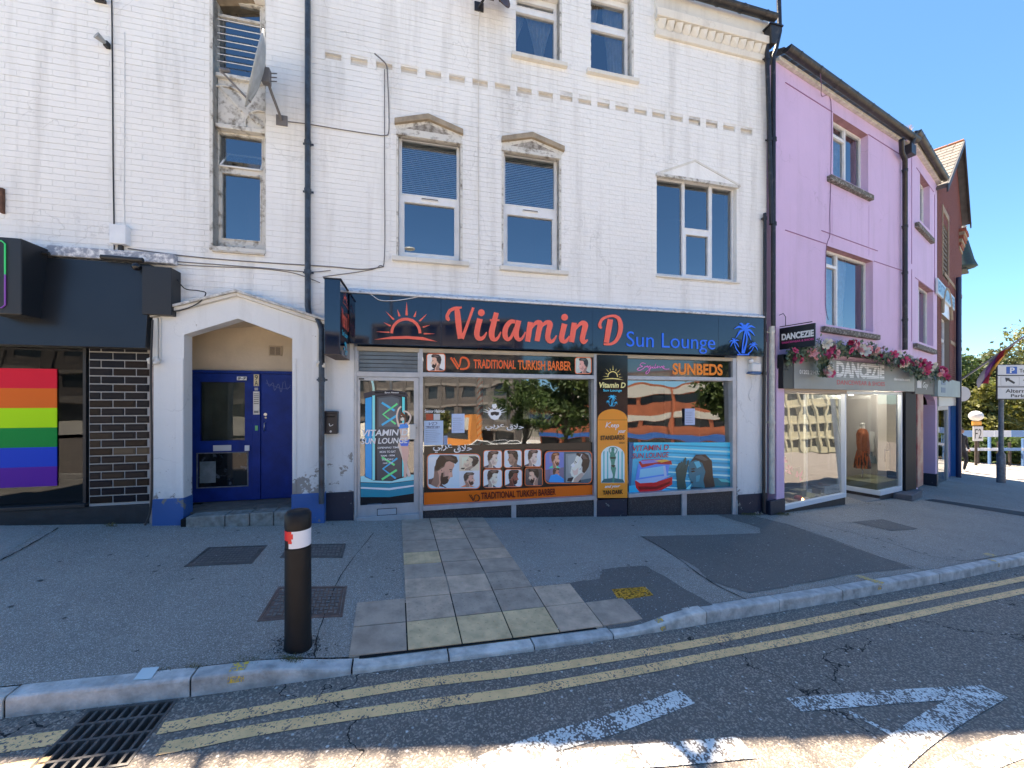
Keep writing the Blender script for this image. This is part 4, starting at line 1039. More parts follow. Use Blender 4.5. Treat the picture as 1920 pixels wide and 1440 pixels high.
# ---- wall boxes, cameras, alarm
def small(name, label, cat, fr, px, py, w, h, dep, mat, d=0, extra=None, bev=.008):
    s, z = fr.at(px, py, d); t = Thing(name, label, cat, fr, (s, d, z)); mb = MB(); mb.box(s-w/2, s+w/2, d-dep, d, z-h/2, z+h/2); t.part('casing', mb, mat, bev=bev); return t, s, z
t, s, z = small('junction_box', 'white plastic junction box above the black shop fascia', 'junction box', W, 230, 444, .17, .24, .09, m_upvc)
mb = MB(); mb.box(s-.02, s+.02, -.05, -.01, z-.19, z-.12); t.part('gland', mb, m_blkc)
t, s, z = small('floodlight', 'small grey lamp fixed beside the long cable, high on the left wall', 'floodlight', W, 204, 88, .05, .07, .06, m_blkc)
mb = MB(); mb.tube([(s, -.04, z), (s-.05, -.12, z+.03)], [.02, .045], 10); t.part('head', mb, M('grey_lamp', (.3, .31, .31), .4))
t, s, z = small('wall_bracket', 'rusty iron bracket at the top left, with a pale stain under it', 'bracket', W, 190, 4, .12, .04, .05, m_gut)
mb = MB(); mb.tube([(s, -.04, z), (s+.2, -.16, z-.05)], .012, 6); t.part('arm', mb, m_gut)
t, s, z = small('wall_bracket', 'old iron bracket at the left edge above the black sign box', 'bracket', W, 8, 378, .03, .30, .04, M('rust', (.13, .06, .035), .8, var=.5, vs=20))
mb = MB()
for k in (-.06, .0, .1): mb.tube([(s, -.02, z+k), (s-.12, -.10, z+k+.03)], .006, 5)
t.part('wire_stub', mb, m_gut)
t, s, z = small('security_light', 'white wedge-shaped alarm box under the right end of the fascia', 'alarm box', W, 1409, 690, .20, .15, .12, M('alarm_white', (.70, .70, .68), .4), bev=.02)
mb = MB(); mb.prism([(s-.10, z-.075), (s+.10, z-.075), (s+.06, z-.13), (s-.14, z-.11)], -.13, -.02); t.part('base', mb, M('alarm_blue', (.03, .10, .25), .3))
mb = MB(); mb.ball((s-.09, -.08, z+.12), .045); mb.tube([(s-.09, -.08, z+.12), (s-.02, -.02, z+.12)], .02, 8); t.part('camera_dome', mb, m_upvc)
cable('thin white wire hanging below the wedge-shaped alarm box', [(1408, 706), (1409, 725), (1404, 740), (1408, 752), (1403, 744)], .004, M('white_cable', (.75, .75, .75), .5), d=-.02)
# satellite dishes
def dish(label, fr, c, axis, rad, mat, foot, armmat, tilt=0):
    t = Thing('satellite_dish', label, 'satellite dish', fr, foot); ax = Vector(axis).normalized(); q = ax.to_track_quat('Z', 'Y'); c = Vector(c)
    mb = MB(); vs = []; n = 28; k = 6
    for i in range(k+1):
        r = rad*i/k; zz_ = .22*(r*r)/rad-.01
        for j in range(n): a = 2*math.pi*j/n; vs.append(tuple(c+q @ Vector((r*math.cos(a), r*1.08*math.sin(a), zz_))))
    nn = len(vs)
    back = [tuple(Vector(v)-ax*.012) for v in vs]
    fs = [(i*n+j, i*n+(j+1) % n, (i+1)*n+(j+1) % n, (i+1)*n+j) for i in range(k) for j in range(n)]
    fs2 = [(nn+i*n+j, nn+(i+1)*n+j, nn+(i+1)*n+(j+1) % n, nn+i*n+(j+1) % n) for i in range(k) for j in range(n)]
    fs3 = [(k*n+j, k*n+(j+1) % n, nn+k*n+(j+1) % n, nn+k*n+j) for j in range(n)]
    mb.smooth = True; mb.add(vs+back, fs+fs2+fs3); t.part('reflector', mb, mat)
    bk = c-ax*.05; mb = MB(); f = Vector(foot)
    mb.tube([f, f.lerp(bk, .55)+Vector((0, -.05, .0)), bk], .018, 8); mb.box(f.x-.07, f.x+.07, f.y-.012, f.y+.0, f.z-.07, f.z+.07); t.part('wall_mount', mb, armmat)
    mb = MB(); mb.box(bk.x-.04, bk.x+.05, bk.y-.04, bk.y+.04, bk.z-.09, bk.z+.09)
    for kk in (-.05, 0, .05): mb.tube([(bk.x+.05, bk.y, bk.z+kk), (bk.x+.13, bk.y-.02, bk.z+kk-.005)], .007, 5)
    t.part('clamp', mb, armmat)
    lo = c+q @ Vector((0, -rad*1.02, .03)); lnb = c+ax*rad*1.0+Vector((0, 0, -rad*.62)); mb = MB(); mb.tube([lo, lnb], .011, 6); a = t.part('feed_arm', mb, armmat)
    mb = MB(); mb.tube([lnb, lnb+(c-lnb).normalized()*.10], [.03, .022], 10); t.part('receiver', mb, m_cable, parent=a)
    return t
dc = W.at(490, 138, -.42); df = W.at(529, 227, -.0)
dish('large pale satellite dish turned edge-on over the stair window', W, (dc[0], -.42, dc[1]), (-.95, -.47, .20), .42, M('pale_dish', (.46, .50, .52), .5, var=.4, vs=7, bump=.1), (df[0], -.005, df[1]), m_cable)
dc = W.at(925, -22, -.25); df = W.at(898, 14, 0)
dish('rusty brown satellite dish cut by the top edge of the photo', W, (dc[0], -.25, dc[1]), (.55, -.75, .30), .30, M('rusty_dish', (.10, .065, .06), .6, var=.5, vs=12), (df[0], -.005, df[1]), m_gut)

# ================================================================ porch
T_p = Thing('porch', 'white rendered porch with a pointed arch and a blue painted plinth', 'porch', W, (W.sx(450, -.1), -.10, gz(-3.2)))
FP = -.10; BK = .60
def pp(x, y, d=FP): return W.at(x, y, d)
o_l, o_r = W.sx(288, FP), W.sx(608, FP); i_l, i_r = W.sx(345, FP), W.sx(548, FP)
z_sho = pp(288, 606)[1]; z_sho = (z_sho+pp(590, 600)[1])/2; z_ap = pp(447, 556)[1]; z_is = (pp(345, 632)[1]+pp(548, 630)[1])/2; z_ia = pp(446, 597)[1]; c_s = W.sx(446, FP)
front = [(o_l, -1.0), (i_l, -1.0), (i_l, z_is), (c_s, z_ia), (i_r, z_is), (i_r, -1.0), (o_r, -1.0), (o_r, z_sho), (c_s, z_ap), (o_l, z_sho)]
mb = MB(); bm = [(o_l, i_l), (i_r, o_r)]
# front face as quads
L3 = [(o_l, -1), (i_l, -1), (i_l, z_is), (o_l, z_is)]
def pr(mb, pts): mb.prism(pts, FP, FP+.18)
pr(mb, L3); pr(mb, [(i_r, -1), (o_r, -1), (o_r, z_is), (i_r, z_is)])
pr(mb, [(o_l, z_is), (i_l, z_is), (c_s, z_ia), (c_s, z_ap), (o_l, z_sho)]); pr(mb, [(c_s, z_ia), (i_r, z_is), (o_r, z_is), (o_r, z_sho), (c_s, z_ap)])
T_p.part('arch_wall', mb, m_rend)
# chamfered jamb strip and hood mould
for q_ in ((i_l-.09, i_l-.004, FP-.012, FP-.002, pp(345, 935)[1], pp(345, 672)[1]), (i_r+.004, i_r+.05, FP-.010, FP-.002, pp(548, 925)[1], pp(548, 672)[1])):
    mb = MB(); mb.box(*q_); T_p.part('jamb_strip', mb, m_rend, bev=.006)
mb = MB()
def mould_seg(mb, p, q, th, o):
    mb.prism([p, q, (q[0], q[1]+th), (p[0], p[1]+th)], FP-o, FP+.16)
z1_, z2_ = z_sho, z_ap
mould_seg(mb, (o_l-.02, z1_), (c_s, z2_), .045, .05); mould_seg(mb, (c_s, z2_), (o_r+.02, z1_), .045, .05); T_p.part('hood_mould', mb, m_trim, bev=.008)
mb = MB(); mould_seg(mb, (o_l-.03, z1_+.045), (c_s, z2_+.045), .03, .08); mould_seg(mb, (c_s, z2_+.045), (o_r+.03, z1_+.045), .03, .08); T_p.part('coping', mb, M('weathered_coping', (.35, .34, .32), .9, var=.7, vs=16, bump=.6, col2=(.75, .75, .72)))
mb = MB(); zc0 = pp(288, 675)[1]
for s in (o_l+.01, o_r-.055-.03): mb.box(s, s+.05, FP-.04, FP-.001, zc0, z_sho); mb.box(s+.055, s+.075, FP-.02, FP-.001, zc0, z_sho)
T_p.part('mould_return', mb, m_trim, bev=.006)
for s in (o_l+.02, o_r-.04):
    mb = MB(); rr = random.Random(3)
    mb.ball((s+.015, FP-.04, zc0-.02), .06, 10, (1, .7, .75))
    for i in range(7): a = i*.9; mb.ball((s+.015+.04*math.cos(a), FP-.07+.01*math.sin(a*2), zc0-.02+.03*math.sin(a)), .028, 7)
    T_p.part('carved_corbel', mb, m_trim)
for x0, x1, yy, px0 in ((o_l-.006, i_l+.006, 936, 288), (i_r-.006, o_r+.006, 926, 560)):
    mb = MB(); mb.box(x0, x1, FP-.025, FP+.19, -1.0, pp(px0, yy)[1]); T_p.part('plinth', mb, m_blup, bev=.008)
# inside of the porch
m_beige = M('beige_plaster', (.62, .52, .38), .8, var=.15, vs=3, bump=.2, bs=30)
v_l, v_r = W.sx(310, 0), W.sx(585, 0); zfl = W.at(350, 970, -.21)[1]; print('floor z', zfl, W.at(365, 938, .54)[1], W.at(545, 925, .54)[1])
zsf = z_ia+.05
mb = MB(); mb.quad((v_l, BK, -1), (v_r, BK, -1), (v_r, BK, z_ap), (v_l, BK, z_ap)); T_p.part('back_wall', mb, m_beige)
mb = MB(); mb.quad((v_l, FP+.18, -1), (v_l, BK, -1), (v_l, BK, z_ap), (v_l, FP+.18, z_ap)); mb.quad((v_r, BK, -1), (v_r, FP+.18, -1), (v_r, FP+.18, z_ap), (v_r, BK, z_ap)); T_p.part('side_wall', mb, m_beige)
mb = MB(); zs_ = W.at(450, 612, BK)[1]; mb.add([(v_l, FP+.17, z_is+.02), (c_s, FP+.17, z_ia+.02), (v_r, FP+.17, z_is+.02), (v_l, BK, zs_-.06), (c_s, BK, zs_+.02), (v_r, BK, zs_-.06)], [(0, 3, 4, 1), (1, 4, 5, 2)]); T_p.part('soffit', mb, m_beige)
s_, z_ = W.at(517, 658, BK); mb = MB(); mb.box(s_-.09, s_+.09, BK-.02, BK-.001, z_-.075, z_+.075); v = T_p.part('air_vent', mb, M('vent_cream', (.40, .32, .22), .6), bev=.005)
mb = MB()
for i in range(7): mb.box(s_-.07, s_-.005, BK-.022, BK-.0205, z_-.055+i*.016, z_-.048+i*.016); mb.box(s_+.005, s_+.07, BK-.022, BK-.0205, z_-.055+i*.016, z_-.048+i*.016)
T_p.part('slots', mb, m_dirt, parent=v)
# floor tiles and step stones
m_tile = M('floor_tile', (.19, .165, .14), .7, var=.35, vs=9, bump=.2); zf = zfl
mb = MB(); mb.box(v_l, v_r, .09, BK, -1, zf-.008); mb.box(i_l+.01, i_r-.01, -.19, .09, -1, zf-.03); T_p.part('floor_bed', mb, m_dirt)
nt_ = 9; tw = (i_r-i_l+.10)/nt_
for i in range(nt_+2):
    for j in range(4):
        x0 = i_l-.16+i*tw+(.5*tw if j % 2 else 0); y0 = .02+j*(BK-.02)/4
        if x0+tw > v_r: continue
        mb = MB(); mb.box(x0+.003, x0+tw-.003, y0+.003, y0+(BK-.02)/4-.003, zf-.02, zf+random.uniform(-.001, .001)); T_p.part('tile', mb, m_tile)
m_step = M('step_stone', (.30, .30, .28), .85, var=.5, vs=12, bump=.6, bs=45, col2=(.14, .13, .11))
ex = [W.sx(x, -.21) for x in (347, 421, 467.5, 512.5, 551)]
for i in range(4):
    mb = MB(); mb.box(ex[i]+.004, ex[i+1]-.004, -.21, .015, -.95, zf+random.uniform(-.003, .003)); T_p.part('step_stone', mb, m_step, bev=.014)

# ---- blue door set
m_bd = M('blue_door_paint', (.006, .034, .24), .5, spec=.25, var=.35, vs=5, bump=.05, bs=20)
T_d = Thing('front_door', 'dark blue timber door set with glazed leaf inside the porch', 'door', W, (W.sx(455, BK-.05), BK-.05, zfl))
dD = BK-.06
def dd(x, y, d=dD): return W.at(x, y, d)
zdT = dd(370, 699)[1]; zdB = zfl+.01
sa, sb, sc_, se = W.sx(352, dD), W.sx(474, dD), W.sx(489, dD), W.sx(560, dD)
mb = MB(); mb.box(sb-.0, sc_, dD-.02, BK-.003, zdB, zdT); mb.box(sa, se, dD-.02, BK-.003, zdT, zdT+.04); T_d.part('door_frame', mb, m_bd, bev=.004)
gL, gR, gT, gB = W.sx(375, dD), W.sx(459, dD), dd(375, 716)[1], dd(375, 827)[1]
lT, lB = dd(372, 851)[1], dd(372, 914)[1]; lL, lR = W.sx(371, dD), W.sx(464, dD)
mb = MB(); wall_holes(mb, sa, sb-.004, zdB, zdT-.004, [(gL, gR, gB, gT), (lL, lR, lB, lT)], dD, .045); leaf = T_d.part('door_leaf', mb, m_bd, label='left leaf with two glass panels')
m_wire = glass('hall_glass', (.7, .75, .7), 1.5)
mb = MB(); mb.quad((gL, dD+.02, gB), (gR, dD+.02, gB), (gR, dD+.02, gT), (gL, dD+.02, gT)); T_d.part('pane', mb, m_wire, parent=leaf)
mb = MB(); mb.quad((gL-.05, BK-.004, gB-.05), (gR+.05, BK-.004, gB-.05), (gR+.05, BK-.004, gT+.05), (gL-.05, BK-.004, gT+.05)); T_d.part('hall_blind', mb, M('hall_dim', (.13, .135, .12), .8, var=.5, vs=2))
mb = MB(); mb.box(lL, lR, dD+.012, dD+.02, lB, lT); T_d.part('lower_panel', mb, M('cracked_black_glass', (.008, .010, .012), .06, var=.8, vs=9, col2=(.09, .10, .11), lo=.58, hi=.62), parent=leaf)
mb = MB(); q = .014
for z in ((lL-q, lR+q, lB-q, lB), (lL-q, lR+q, lT, lT+q), (lL-q, lL, lB, lT), (lR, lR+q, lB, lT)): mb.box(z[0], z[1], dD-.01, dD-.001, z[2], z[3])
T_d.part('panel_bead', mb, M('worn_grey_bead', (.22, .22, .22), .7, var=.5, vs=20), parent=leaf)
mb = MB(); a, z = dd(374, 866); b, z2 = dd(404, 905); mb.box(a, b, dD+.006, dD+.011, z2, z); T_d.part('taped_sheet', mb, M('grey_sheet', (.22, .26, .27), .5, var=.4, vs=8), parent=leaf)
a, z = dd(400, 835); b, z2 = dd(434, 845); mb = MB(); mb.box(a, b, dD-.008, dD-.001, z2, z); T_d.part('letter_plate', mb, M('white_plate', (.62, .62, .60), .35), parent=leaf, bev=.003)
mb = MB(); wall_holes(mb, sc_+.004, se, zdB, zdT-.004, [], dD, .045); leaf2 = T_d.part('door_leaf', mb, m_bd, label='right leaf, plain, with faint scratched tag')
mb = MB()
for pts in ([(500, 712, 1.2), (505, 724, 1.2), (512, 718, 1.2), (515, 732, 1.2), (522, 720, 1.2), (527, 735, 1.2), (531, 716, 1.2)], [(498, 718, .8), (515, 724, .8), (530, 729, .8), (545, 726, .8)], [(534, 714, 1), (538, 730, 1), (545, 722, .8)]):
    stroke(mb, pts, lambda x, y: W.at(x, y, dD), dD-.001)
T_d.part('scratched_tag', mb, M('scratch', (.08, .11, .25), .6), parent=leaf2)
for (x, y, r, c, nm) in ((498, 777, .022, (.6, .6, .58), 'lock_rose'), (498.5, 783, .014, (.35, .35, .33), 'keyhole_cover')):
    s, z = dd(x, y); mb = MB(); mb.tube([(s, dD-.012, z), (s, dD-.001, z)], r, 14); T_d.part(nm, mb, M('metal_%s' % nm, c, .3, metal=.6), parent=leaf2)
s, z = dd(497, 800); mb = MB(); mb.tube([(s, dD-.001, z+.06), (s, dD-.035, z+.05), (s, dD-.035, z-.05), (s, dD-.001, z-.06)], .007, 6); T_d.part('handle', mb, M('steel', (.5, .5, .5), .3, metal=.9), parent=leaf2)
for (x0, y0, x1, y1, c, nm) in ((476.5, 702, 486, 724, (.62, .52, .30), 'number_plate'), (475.5, 734, 487, 777, (.52, .53, .53), 'intercom'), (445, 706, 463, 713, (.75, .75, .72), 'number_plate'), (459.5, 835, 468, 845, (.75, .75, .75), 'sticker'), (479, 798, 484, 807, (.15, .5, .2), 'exit_button'), (478, 727, 484, 732, (.4, .4, .4), 'small_plate')):
    a, z1 = W.at(x0, y0, dD-.02); b, z0 = W.at(x1, y1, dD-.02); mb = MB(); mb.box(a, b, dD-.034, dD-.021, z0, z1)
    if nm == 'intercom':
        ic = T_d.part(nm, mb, M('intercom_alu', c, .35, metal=.3))
        for i in range(6):
            mb = MB(); z = z1-(z1-z0)*(.10+.085*i); mb.box(a+.008, b-.008, dD-.038, dD-.0342, z-.006, z+.003); T_d.part('button', mb, m_blkc, parent=ic)
        mb = MB(); mb.box(a+.01, b-.01, dD-.0355, dD-.0342, z0+.02, z0+.055); T_d.part('speaker_grille', mb, M('mid_grey', (.2, .2, .2), .6), parent=ic)
    else:
        p = T_d.part(nm, mb, M('plate_%s_%d' % (nm, x0), c, .4))
        if x0 == 476.5:
            text(T_d, '9', a+.012, b-.012, z1-.008, (z0+z1)/2+.004, dD-.0345, m_blkc, parent=p, bold=.01); text(T_d, 'A', a+.012, b-.012, (z0+z1)/2-.004, z0+.008, dD-.0345, m_blkc, parent=p, bold=.01)
        if x0 == 445: text(T_d, '8–9', a+.01, b-.01, z1-.006, z0+.006, dD-.0345, m_blkc, parent=p, bold=.02, shear=.3)
# mailbox
s, z = W.at(623, 792, -.013)
T_m = Thing('mailbox', 'black metal mailbox beside the right jamb of the porch', 'mailbox', W, (s, -.013, z-.16))
mb = MB(); mb.box(s-.085, s+.085, -.105, -.013, z-.155, z+.135); T_m.part('box', mb, M('mailbox_black', (.018, .016, .022), .4), bev=.008)
mb = MB(); mb.prism([(s-.09, z+.125), (s+.09, z+.125), (s+.085, z+.16), (s-.085, z+.16)], -.115, -.013); T_m.part('lid', mb, M('mailbox_black', (0, 0, 0)), bev=.008)
mb = MB(); mb.box(s-.055, s+.055, -.108, -.1055, z+.075, z+.092); T_m.part('slot', mb, m_dirt)
mb = MB(); mb.tube([(s-.0, -.112, z-.12), (s, -.105, z-.12)], .014, 10); T_m.part('lock', mb, M('white_plate', (0, 0, 0)))
mb = MB(); stroke(mb, [(-.02, .0, .012), (-.012, -.03, .012), (.005, -.032, .008), (.03, -.015, .012)], lambda x, y: (s+x, z-.01+y), -.1065); T_m.part('scuff', mb, M('white_plate', (0, 0, 0)))
# ================================================================ the sun lounge shopfront
T_s = Thing('shopfront', 'aluminium shopfront of the sun lounge, door on the left and two poster windows', 'shopfront', W, (W.sx(1000), 0, gz(0)))
FD = -.02; GD = .045     # frame front and glass depth
def wd(x, y, d=FD): return W.at(x, y, d)
def fb(mb, x0, x1, z0, z1, d0=FD, d1=.10): mb.box(W.sx(x0, d0), W.sx(x1, d0), d0, d1, z0, z1)
zH = wd(664, 649)[1]; zt0 = wd(795, 706)[1]; zt1 = wd(795, 698)[1]
zb1 = wd(793, 949)[1]; zb0 = wd(793, 957)[1]
ztr = wd(1115, 710)[1]
print('shop heads', zH, wd(1114, 662)[1], wd(1374, 672)[1], 'transom', zt0, ztr, wd(1374, 717)[1], 'sill', zb1, wd(1113, 930)[1], wd(1374, 919)[1])
posts = [(664, 669), (786, 793), (1114, 1120), (1374, 1381)]
for i, (a, b) in enumerate(posts):
    mb = MB(); fb(mb, a, b, -1.2, zH-.005, FD-.003); T_s.part('frame_post', mb, m_alu, bev=.003)
def head(x0, x1):
    mb = MB(); fb(mb, x0, x1, zH-.06, zH); return mb
T_s.part('head_rail', head(663, 1382), M('cream_rail', (.50, .44, .34), .5, var=.2, vs=5), bev=.003)
# window 1
w1a, w1b = W.sx(793, FD)+.001, W.sx(1114, FD)-.001
w2a, w2b = W.sx(1177, FD)+.001, W.sx(1374, FD)-.001
zband1, zband0 = zH-.062, zt1
for (a, b, n_) in ((w1a, w1b, 1), (w2a, w2b, 2)):
    mb = MB(); mb.box(a, b, FD, .10, zt0, zt1); T_s.part('transom', mb, m_alu, bev=.004)
    mb = MB(); mb.box(a, b, FD-.03, .10, zb0, zb1); T_s.part('window_sill', mb, m_alu, bev=.004)
    tl_ = (zt0-zb1)*math.tan(R(1.4)); mb = MB(); mb.quad((a, GD, zb1), (b, GD, zb1), (b, GD+tl_, zt0), (a, GD+tl_, zt0)); T_s.part('shop_window', mb, m_shopg)
mb = MB(); fb(mb, 959, 968, -1.0, zb0-.001, FD-.01, .03); T_s.part('stub_post', mb, m_alu, bev=.003)
mb = MB(); fb(mb, 1279, 1288, -1.3, zb0-.001, FD-.01, .03); T_s.part('stub_post', mb, m_alu, bev=.003)
for a, b in ((794, 959), (968, 1114)): mb = MB(); fb(mb, a, b, -1.2, zb0-.002, .0, .08); T_s.part('kick_panel', mb, m_granite)
for a, b in ((1178, 1279), (1288, 1374)): mb = MB(); fb(mb, a, b, -1.2, zb0-.002, .0, .08); T_s.part('kick_panel', mb, m_granite)
# header boards over the windows
m_bblk = M('gloss_black_panel', (.006, .008, .013), .06, coat=.6, ior=1.7)
mb = MB(); mb.box(w1a, w1b, GD-.02, GD+.04, zband0, zband1); hb1 = T_s.part('header_board', mb, m_bblk)
mb = MB(); mb.box(w2a, w2b, GD-.02, GD+.04, zband0, zband1); hb2 = T_s.part('header_board', mb, m_bblk)
LD = GD-.022
def mpx(d): return lambda x, y: W.at(x, y, d)
_lay = [0]
class Print:
    """flat print built of coloured shapes laid a hair apart, drawn on a real sign plane"""
    def __init__(s, fr, d, mp=None): s.fr = fr; s.d = d; s.mb = MB(); s.k = 0; s.mp = mp
    def P(s, x, y): return s.mp(x, y) if s.mp else s.fr.at(x, y, s.d)
    def poly(s, pts, c, up=True):
        s.k += 1 if up else 0; s.mb.mat(ink(*c)).flat([s.P(x, y) for x, y in pts], s.d-.00035*s.k); return s
    def st(s, pts, c, n=6, smooth=True):
        s.k += 1; s.mb.mat(ink(*c)); stroke(s.mb, pts, s.P, s.d-.00035*s.k, 0, n, smooth); return s
    def el(s, x, y, rx, ry, c, n=16): return s.poly(disc(x, y, rx, n, ry), c)
    def grad(s, x0, y0, x1, y1, c0, c1, n=8, horiz=False):
        s.k += 1
        for i in range(n):
            c = tuple(int(c0[k]+(c1[k]-c0[k])*(i+.5)/n) for k in range(3)); s.mb.mat(ink(*c))
            q = [(x0+(x1-x0)*i/n, y0), (x0+(x1-x0)*(i+1)/n, y0), (x0+(x1-x0)*(i+1)/n, y1), (x0+(x1-x0)*i/n, y1)] if horiz else [(x0, y0+(y1-y0)*i/n), (x1, y0+(y1-y0)*i/n), (x1, y0+(y1-y0)*(i+1)/n), (x0, y0+(y1-y0)*(i+1)/n)]
            s.mb.flat([s.P(x, y) for x, y in q], s.d-.00035*s.k)
        return s
    def clipgrad(s, *a): pass
    def done(s, T, name='print', parent=None, label=None): return T.part(name, s.mb, None, parent=parent, label=label)
SKINF = [(.30, .0), (.29, .22), (.22, .42), (.20, .62), (.28, .84), (.5, .93), (.66, .88), (.75, .74), (.74, .62), (.765, .55), (.83, .455), (.815, .43), (.765, .42), (.775, .385), (.76, .355), (.765, .32), (.745, .30), (.74, .24), (.66, .17), (.56, .16), (.58, .0)]
HAIRF = [(.205, .50), (.165, .66), (.20, .84), (.33, .97), (.52, 1.02), (.70, .99), (.80, .90), (.76, .80), (.69, .80), (.55, .80), (.47, .74), (.44, .60), (.38, .56), (.33, .44), (.24, .42)]
FADEF = [(.20, .56), (.19, .48), (.24, .36), (.34, .42), (.42, .54), (.47, .60), (.46, .70), (.30, .72)]
BEARDF = [(.46, .42), (.50, .26), (.57, .15), (.68, .15), (.755, .235), (.765, .31), (.70, .36), (.72, .41), (.66, .40), (.56, .33), (.52, .44)]
def portrait(pr, x0, y0, x1, y1, face=1, skin=(196, 150, 128), hair=(42, 32, 30), bg=(198, 202, 206), beard=None, tilt=0, shirt=(60, 60, 70), frame=(240, 96, 48), top=0.0, zoom=1.0, border=True, fade=(120, 98, 88), r=5, bare=False, cx=.5, dy=0):
    w, h = x1-x0, y1-y0; rr = min(w, h)*r/36
    if border: pr.poly(rrect(x0-1.2, y0-1.2, x1+1.2, y1+1.2, rr+1), frame)
    if not bare: pr.poly(rrect(x0, y0, x1, y1, rr), bg)
    pr.poly([(x0+w*.05, y0+h*.1), (x0+w*.5, y0+h*.05), (x0+w*.55, y0+h*.6), (x0+w*.08, y0+h*.7)], tuple(min(255, v+12) for v in bg))
    ct, st_ = math.cos(R(tilt)), math.sin(R(tilt))
    def T_(p):
        u, v = p[0]-.5, p[1]-.5; u *= .92; u, v = u*ct-v*st_, u*st_+v*ct
        u *= zoom; v *= zoom
        X = x0+w*(cx+(u if face > 0 else -u)); Y = y0+h*(.5+dy-v)
        return (clamp(X, x0+.3, x1-.3), clamp(Y, y0+.3, y1-.3))
    def G_(pts, c): pr.poly([T_(p) for p in pts], c)
    dk = lambda c, f: tuple(int(v*f) for v in c)
    G_([(.0, -.1), (.05, .06), (.25, .15), (.32, .24), (.58, .16), (.75, .06), (.9, -.1)], shirt)
    G_(SKINF, skin)
    G_([(.30, .0), (.29, .22), (.22, .42), (.28, .46), (.40, .34), (.46, .24), (.52, .14), (.50, .0)], dk(skin, .72))
    G_([(.66, .5), (.70, .42), (.765, .42), (.80, .445), (.765, .55)], dk(skin, 1.1) if max(skin) < 230 else skin)
    G_([(.52, .50), (.60, .36), (.70, .34), (.66, .28), (.56, .22), (.46, .30)], dk(skin, .86))
    G_(FADEF, fade)
    if beard: G_(BEARDF, beard)
    hp = [(x, y+(top if y > .8 else 0)) for x, y in HAIRF]; G_(hp, hair)
    G_([(.30, .86), (.52, .93+top), (.70, .90+top), (.60, .84), (.45, .80)], tuple(min(255, int(v*1.6)+12) for v in hair))
    G_([(.40, .52), (.455, .535), (.475, .48), (.455, .42), (.415, .43)], dk(skin, 1.06) if max(skin) < 240 else skin); G_([(.42, .50), (.45, .505), (.455, .46), (.435, .45)], dk(skin, .6))
    G_([(.645, .605), (.74, .625), (.74, .605), (.65, .585)], dk(hair, .8)); G_([(.68, .565), (.72, .575), (.735, .56), (.70, .55)], (30, 24, 24))
    G_([(.70, .345), (.76, .352), (.71, .335)], dk(skin, .5))
OR = (236, 84, 44); ORB = (255, 92, 10)
def vd_logo(pr, x, y, w, h, c):
    f = lambda u, v: (x+w*u, y+h*v)
    pr.st([(*f(.0, .05), w*.10), (*f(.40, .95), w*.10)], c, smooth=False); pr.st([(*f(.17, .08), w*.07), (*f(.46, .82), w*.07)], c, smooth=False)
    pr.st([(*f(.50, .95), w*.10), (*f(.68, .95), w*.10), (*f(.90, .85), w*.11), (*f(.98, .55), w*.11), (*f(.90, .2), w*.11), (*f(.70, .06), w*.10), (*f(.55, .14), w*.09), (*f(.50, .55), w*.09), (*f(.44, .80), w*.07)], c)
def wtext(T, s, x0, y0, x1, y1, d, col, parent=None, bold=0, shear=0, name='lettering', fr=W, ext=0, ref=None, mat=None):
    a, zt = fr.at(x0, y0, d); _, zb = fr.at(x0, y1, d); b = fr.at(x1, y0, d)[0]
    return text(T, s, a, b, zt, zb, d, mat or ink(*col), name, bold, ext, shear, parent)
pr = Print(W, LD)
portrait(pr, 801, 664, 834, 695, -1, bg=(226, 226, 230), beard=(38, 30, 30), skin=(205, 160, 140), hair=(50, 44, 44))
pr.done(T_s, 'portrait_print', hb1); pr = Print(W, LD)
vd_logo(pr, 845, 669, 35, 24, OR)
pr.done(T_s, 'logo_print', hb1); pr = Print(W, LD)
portrait(pr, 1079, 671, 1108, 700, -1, bg=(165, 172, 165), hair=(50, 52, 52), skin=(196, 150, 140), zoom=1.05)
pr.done(T_s, 'portrait_print', hb1)
wtext(T_s, 'TRADITIONAL', 888, 673.5, 967, 690.5, LD-.001, OR, hb1, .028)
wtext(T_s, 'TURKISH BARBER', 971, 675, 1071, 693, LD-.001, (250, 96, 40), hb1, .028)
# script word drawn as strokes, then block word
pr = Print(W, LD)
def erg(u, v, w=1.1): return (1195+(u-385)/4.5, 680.5+(v-180)/4.5+.6, w)
pr.st([erg(455, 182), erg(425, 178), erg(408, 195), erg(430, 206), erg(405, 215), erg(385, 232), erg(405, 240), erg(440, 222)], (232, 96, 170))
pr.st([erg(440, 222), erg(450, 205), erg(458, 212), erg(470, 200), erg(470, 215), erg(485, 205), erg(495, 200), erg(478, 215), erg(490, 222), erg(502, 205), erg(480, 255), erg(460, 270), erg(462, 250), erg(510, 215)], (232, 96, 170))
pr.st([erg(510, 215), erg(520, 205), erg(512, 220), erg(528, 218), erg(540, 185), erg(532, 220), erg(548, 214), erg(555, 200), erg(553, 220), erg(570, 205), erg(578, 220), erg(590, 205), erg(600, 222), erg(612, 210), erg(604, 202), erg(600, 220), erg(625, 230), erg(655, 228)], (232, 96, 170))
pr.done(T_s, 'script_lettering', hb2)
wtext(T_s, 'SUNBEDS', 1261, 680.5, 1355, 702.5, LD-.001, (255, 112, 30), hb2, .035)
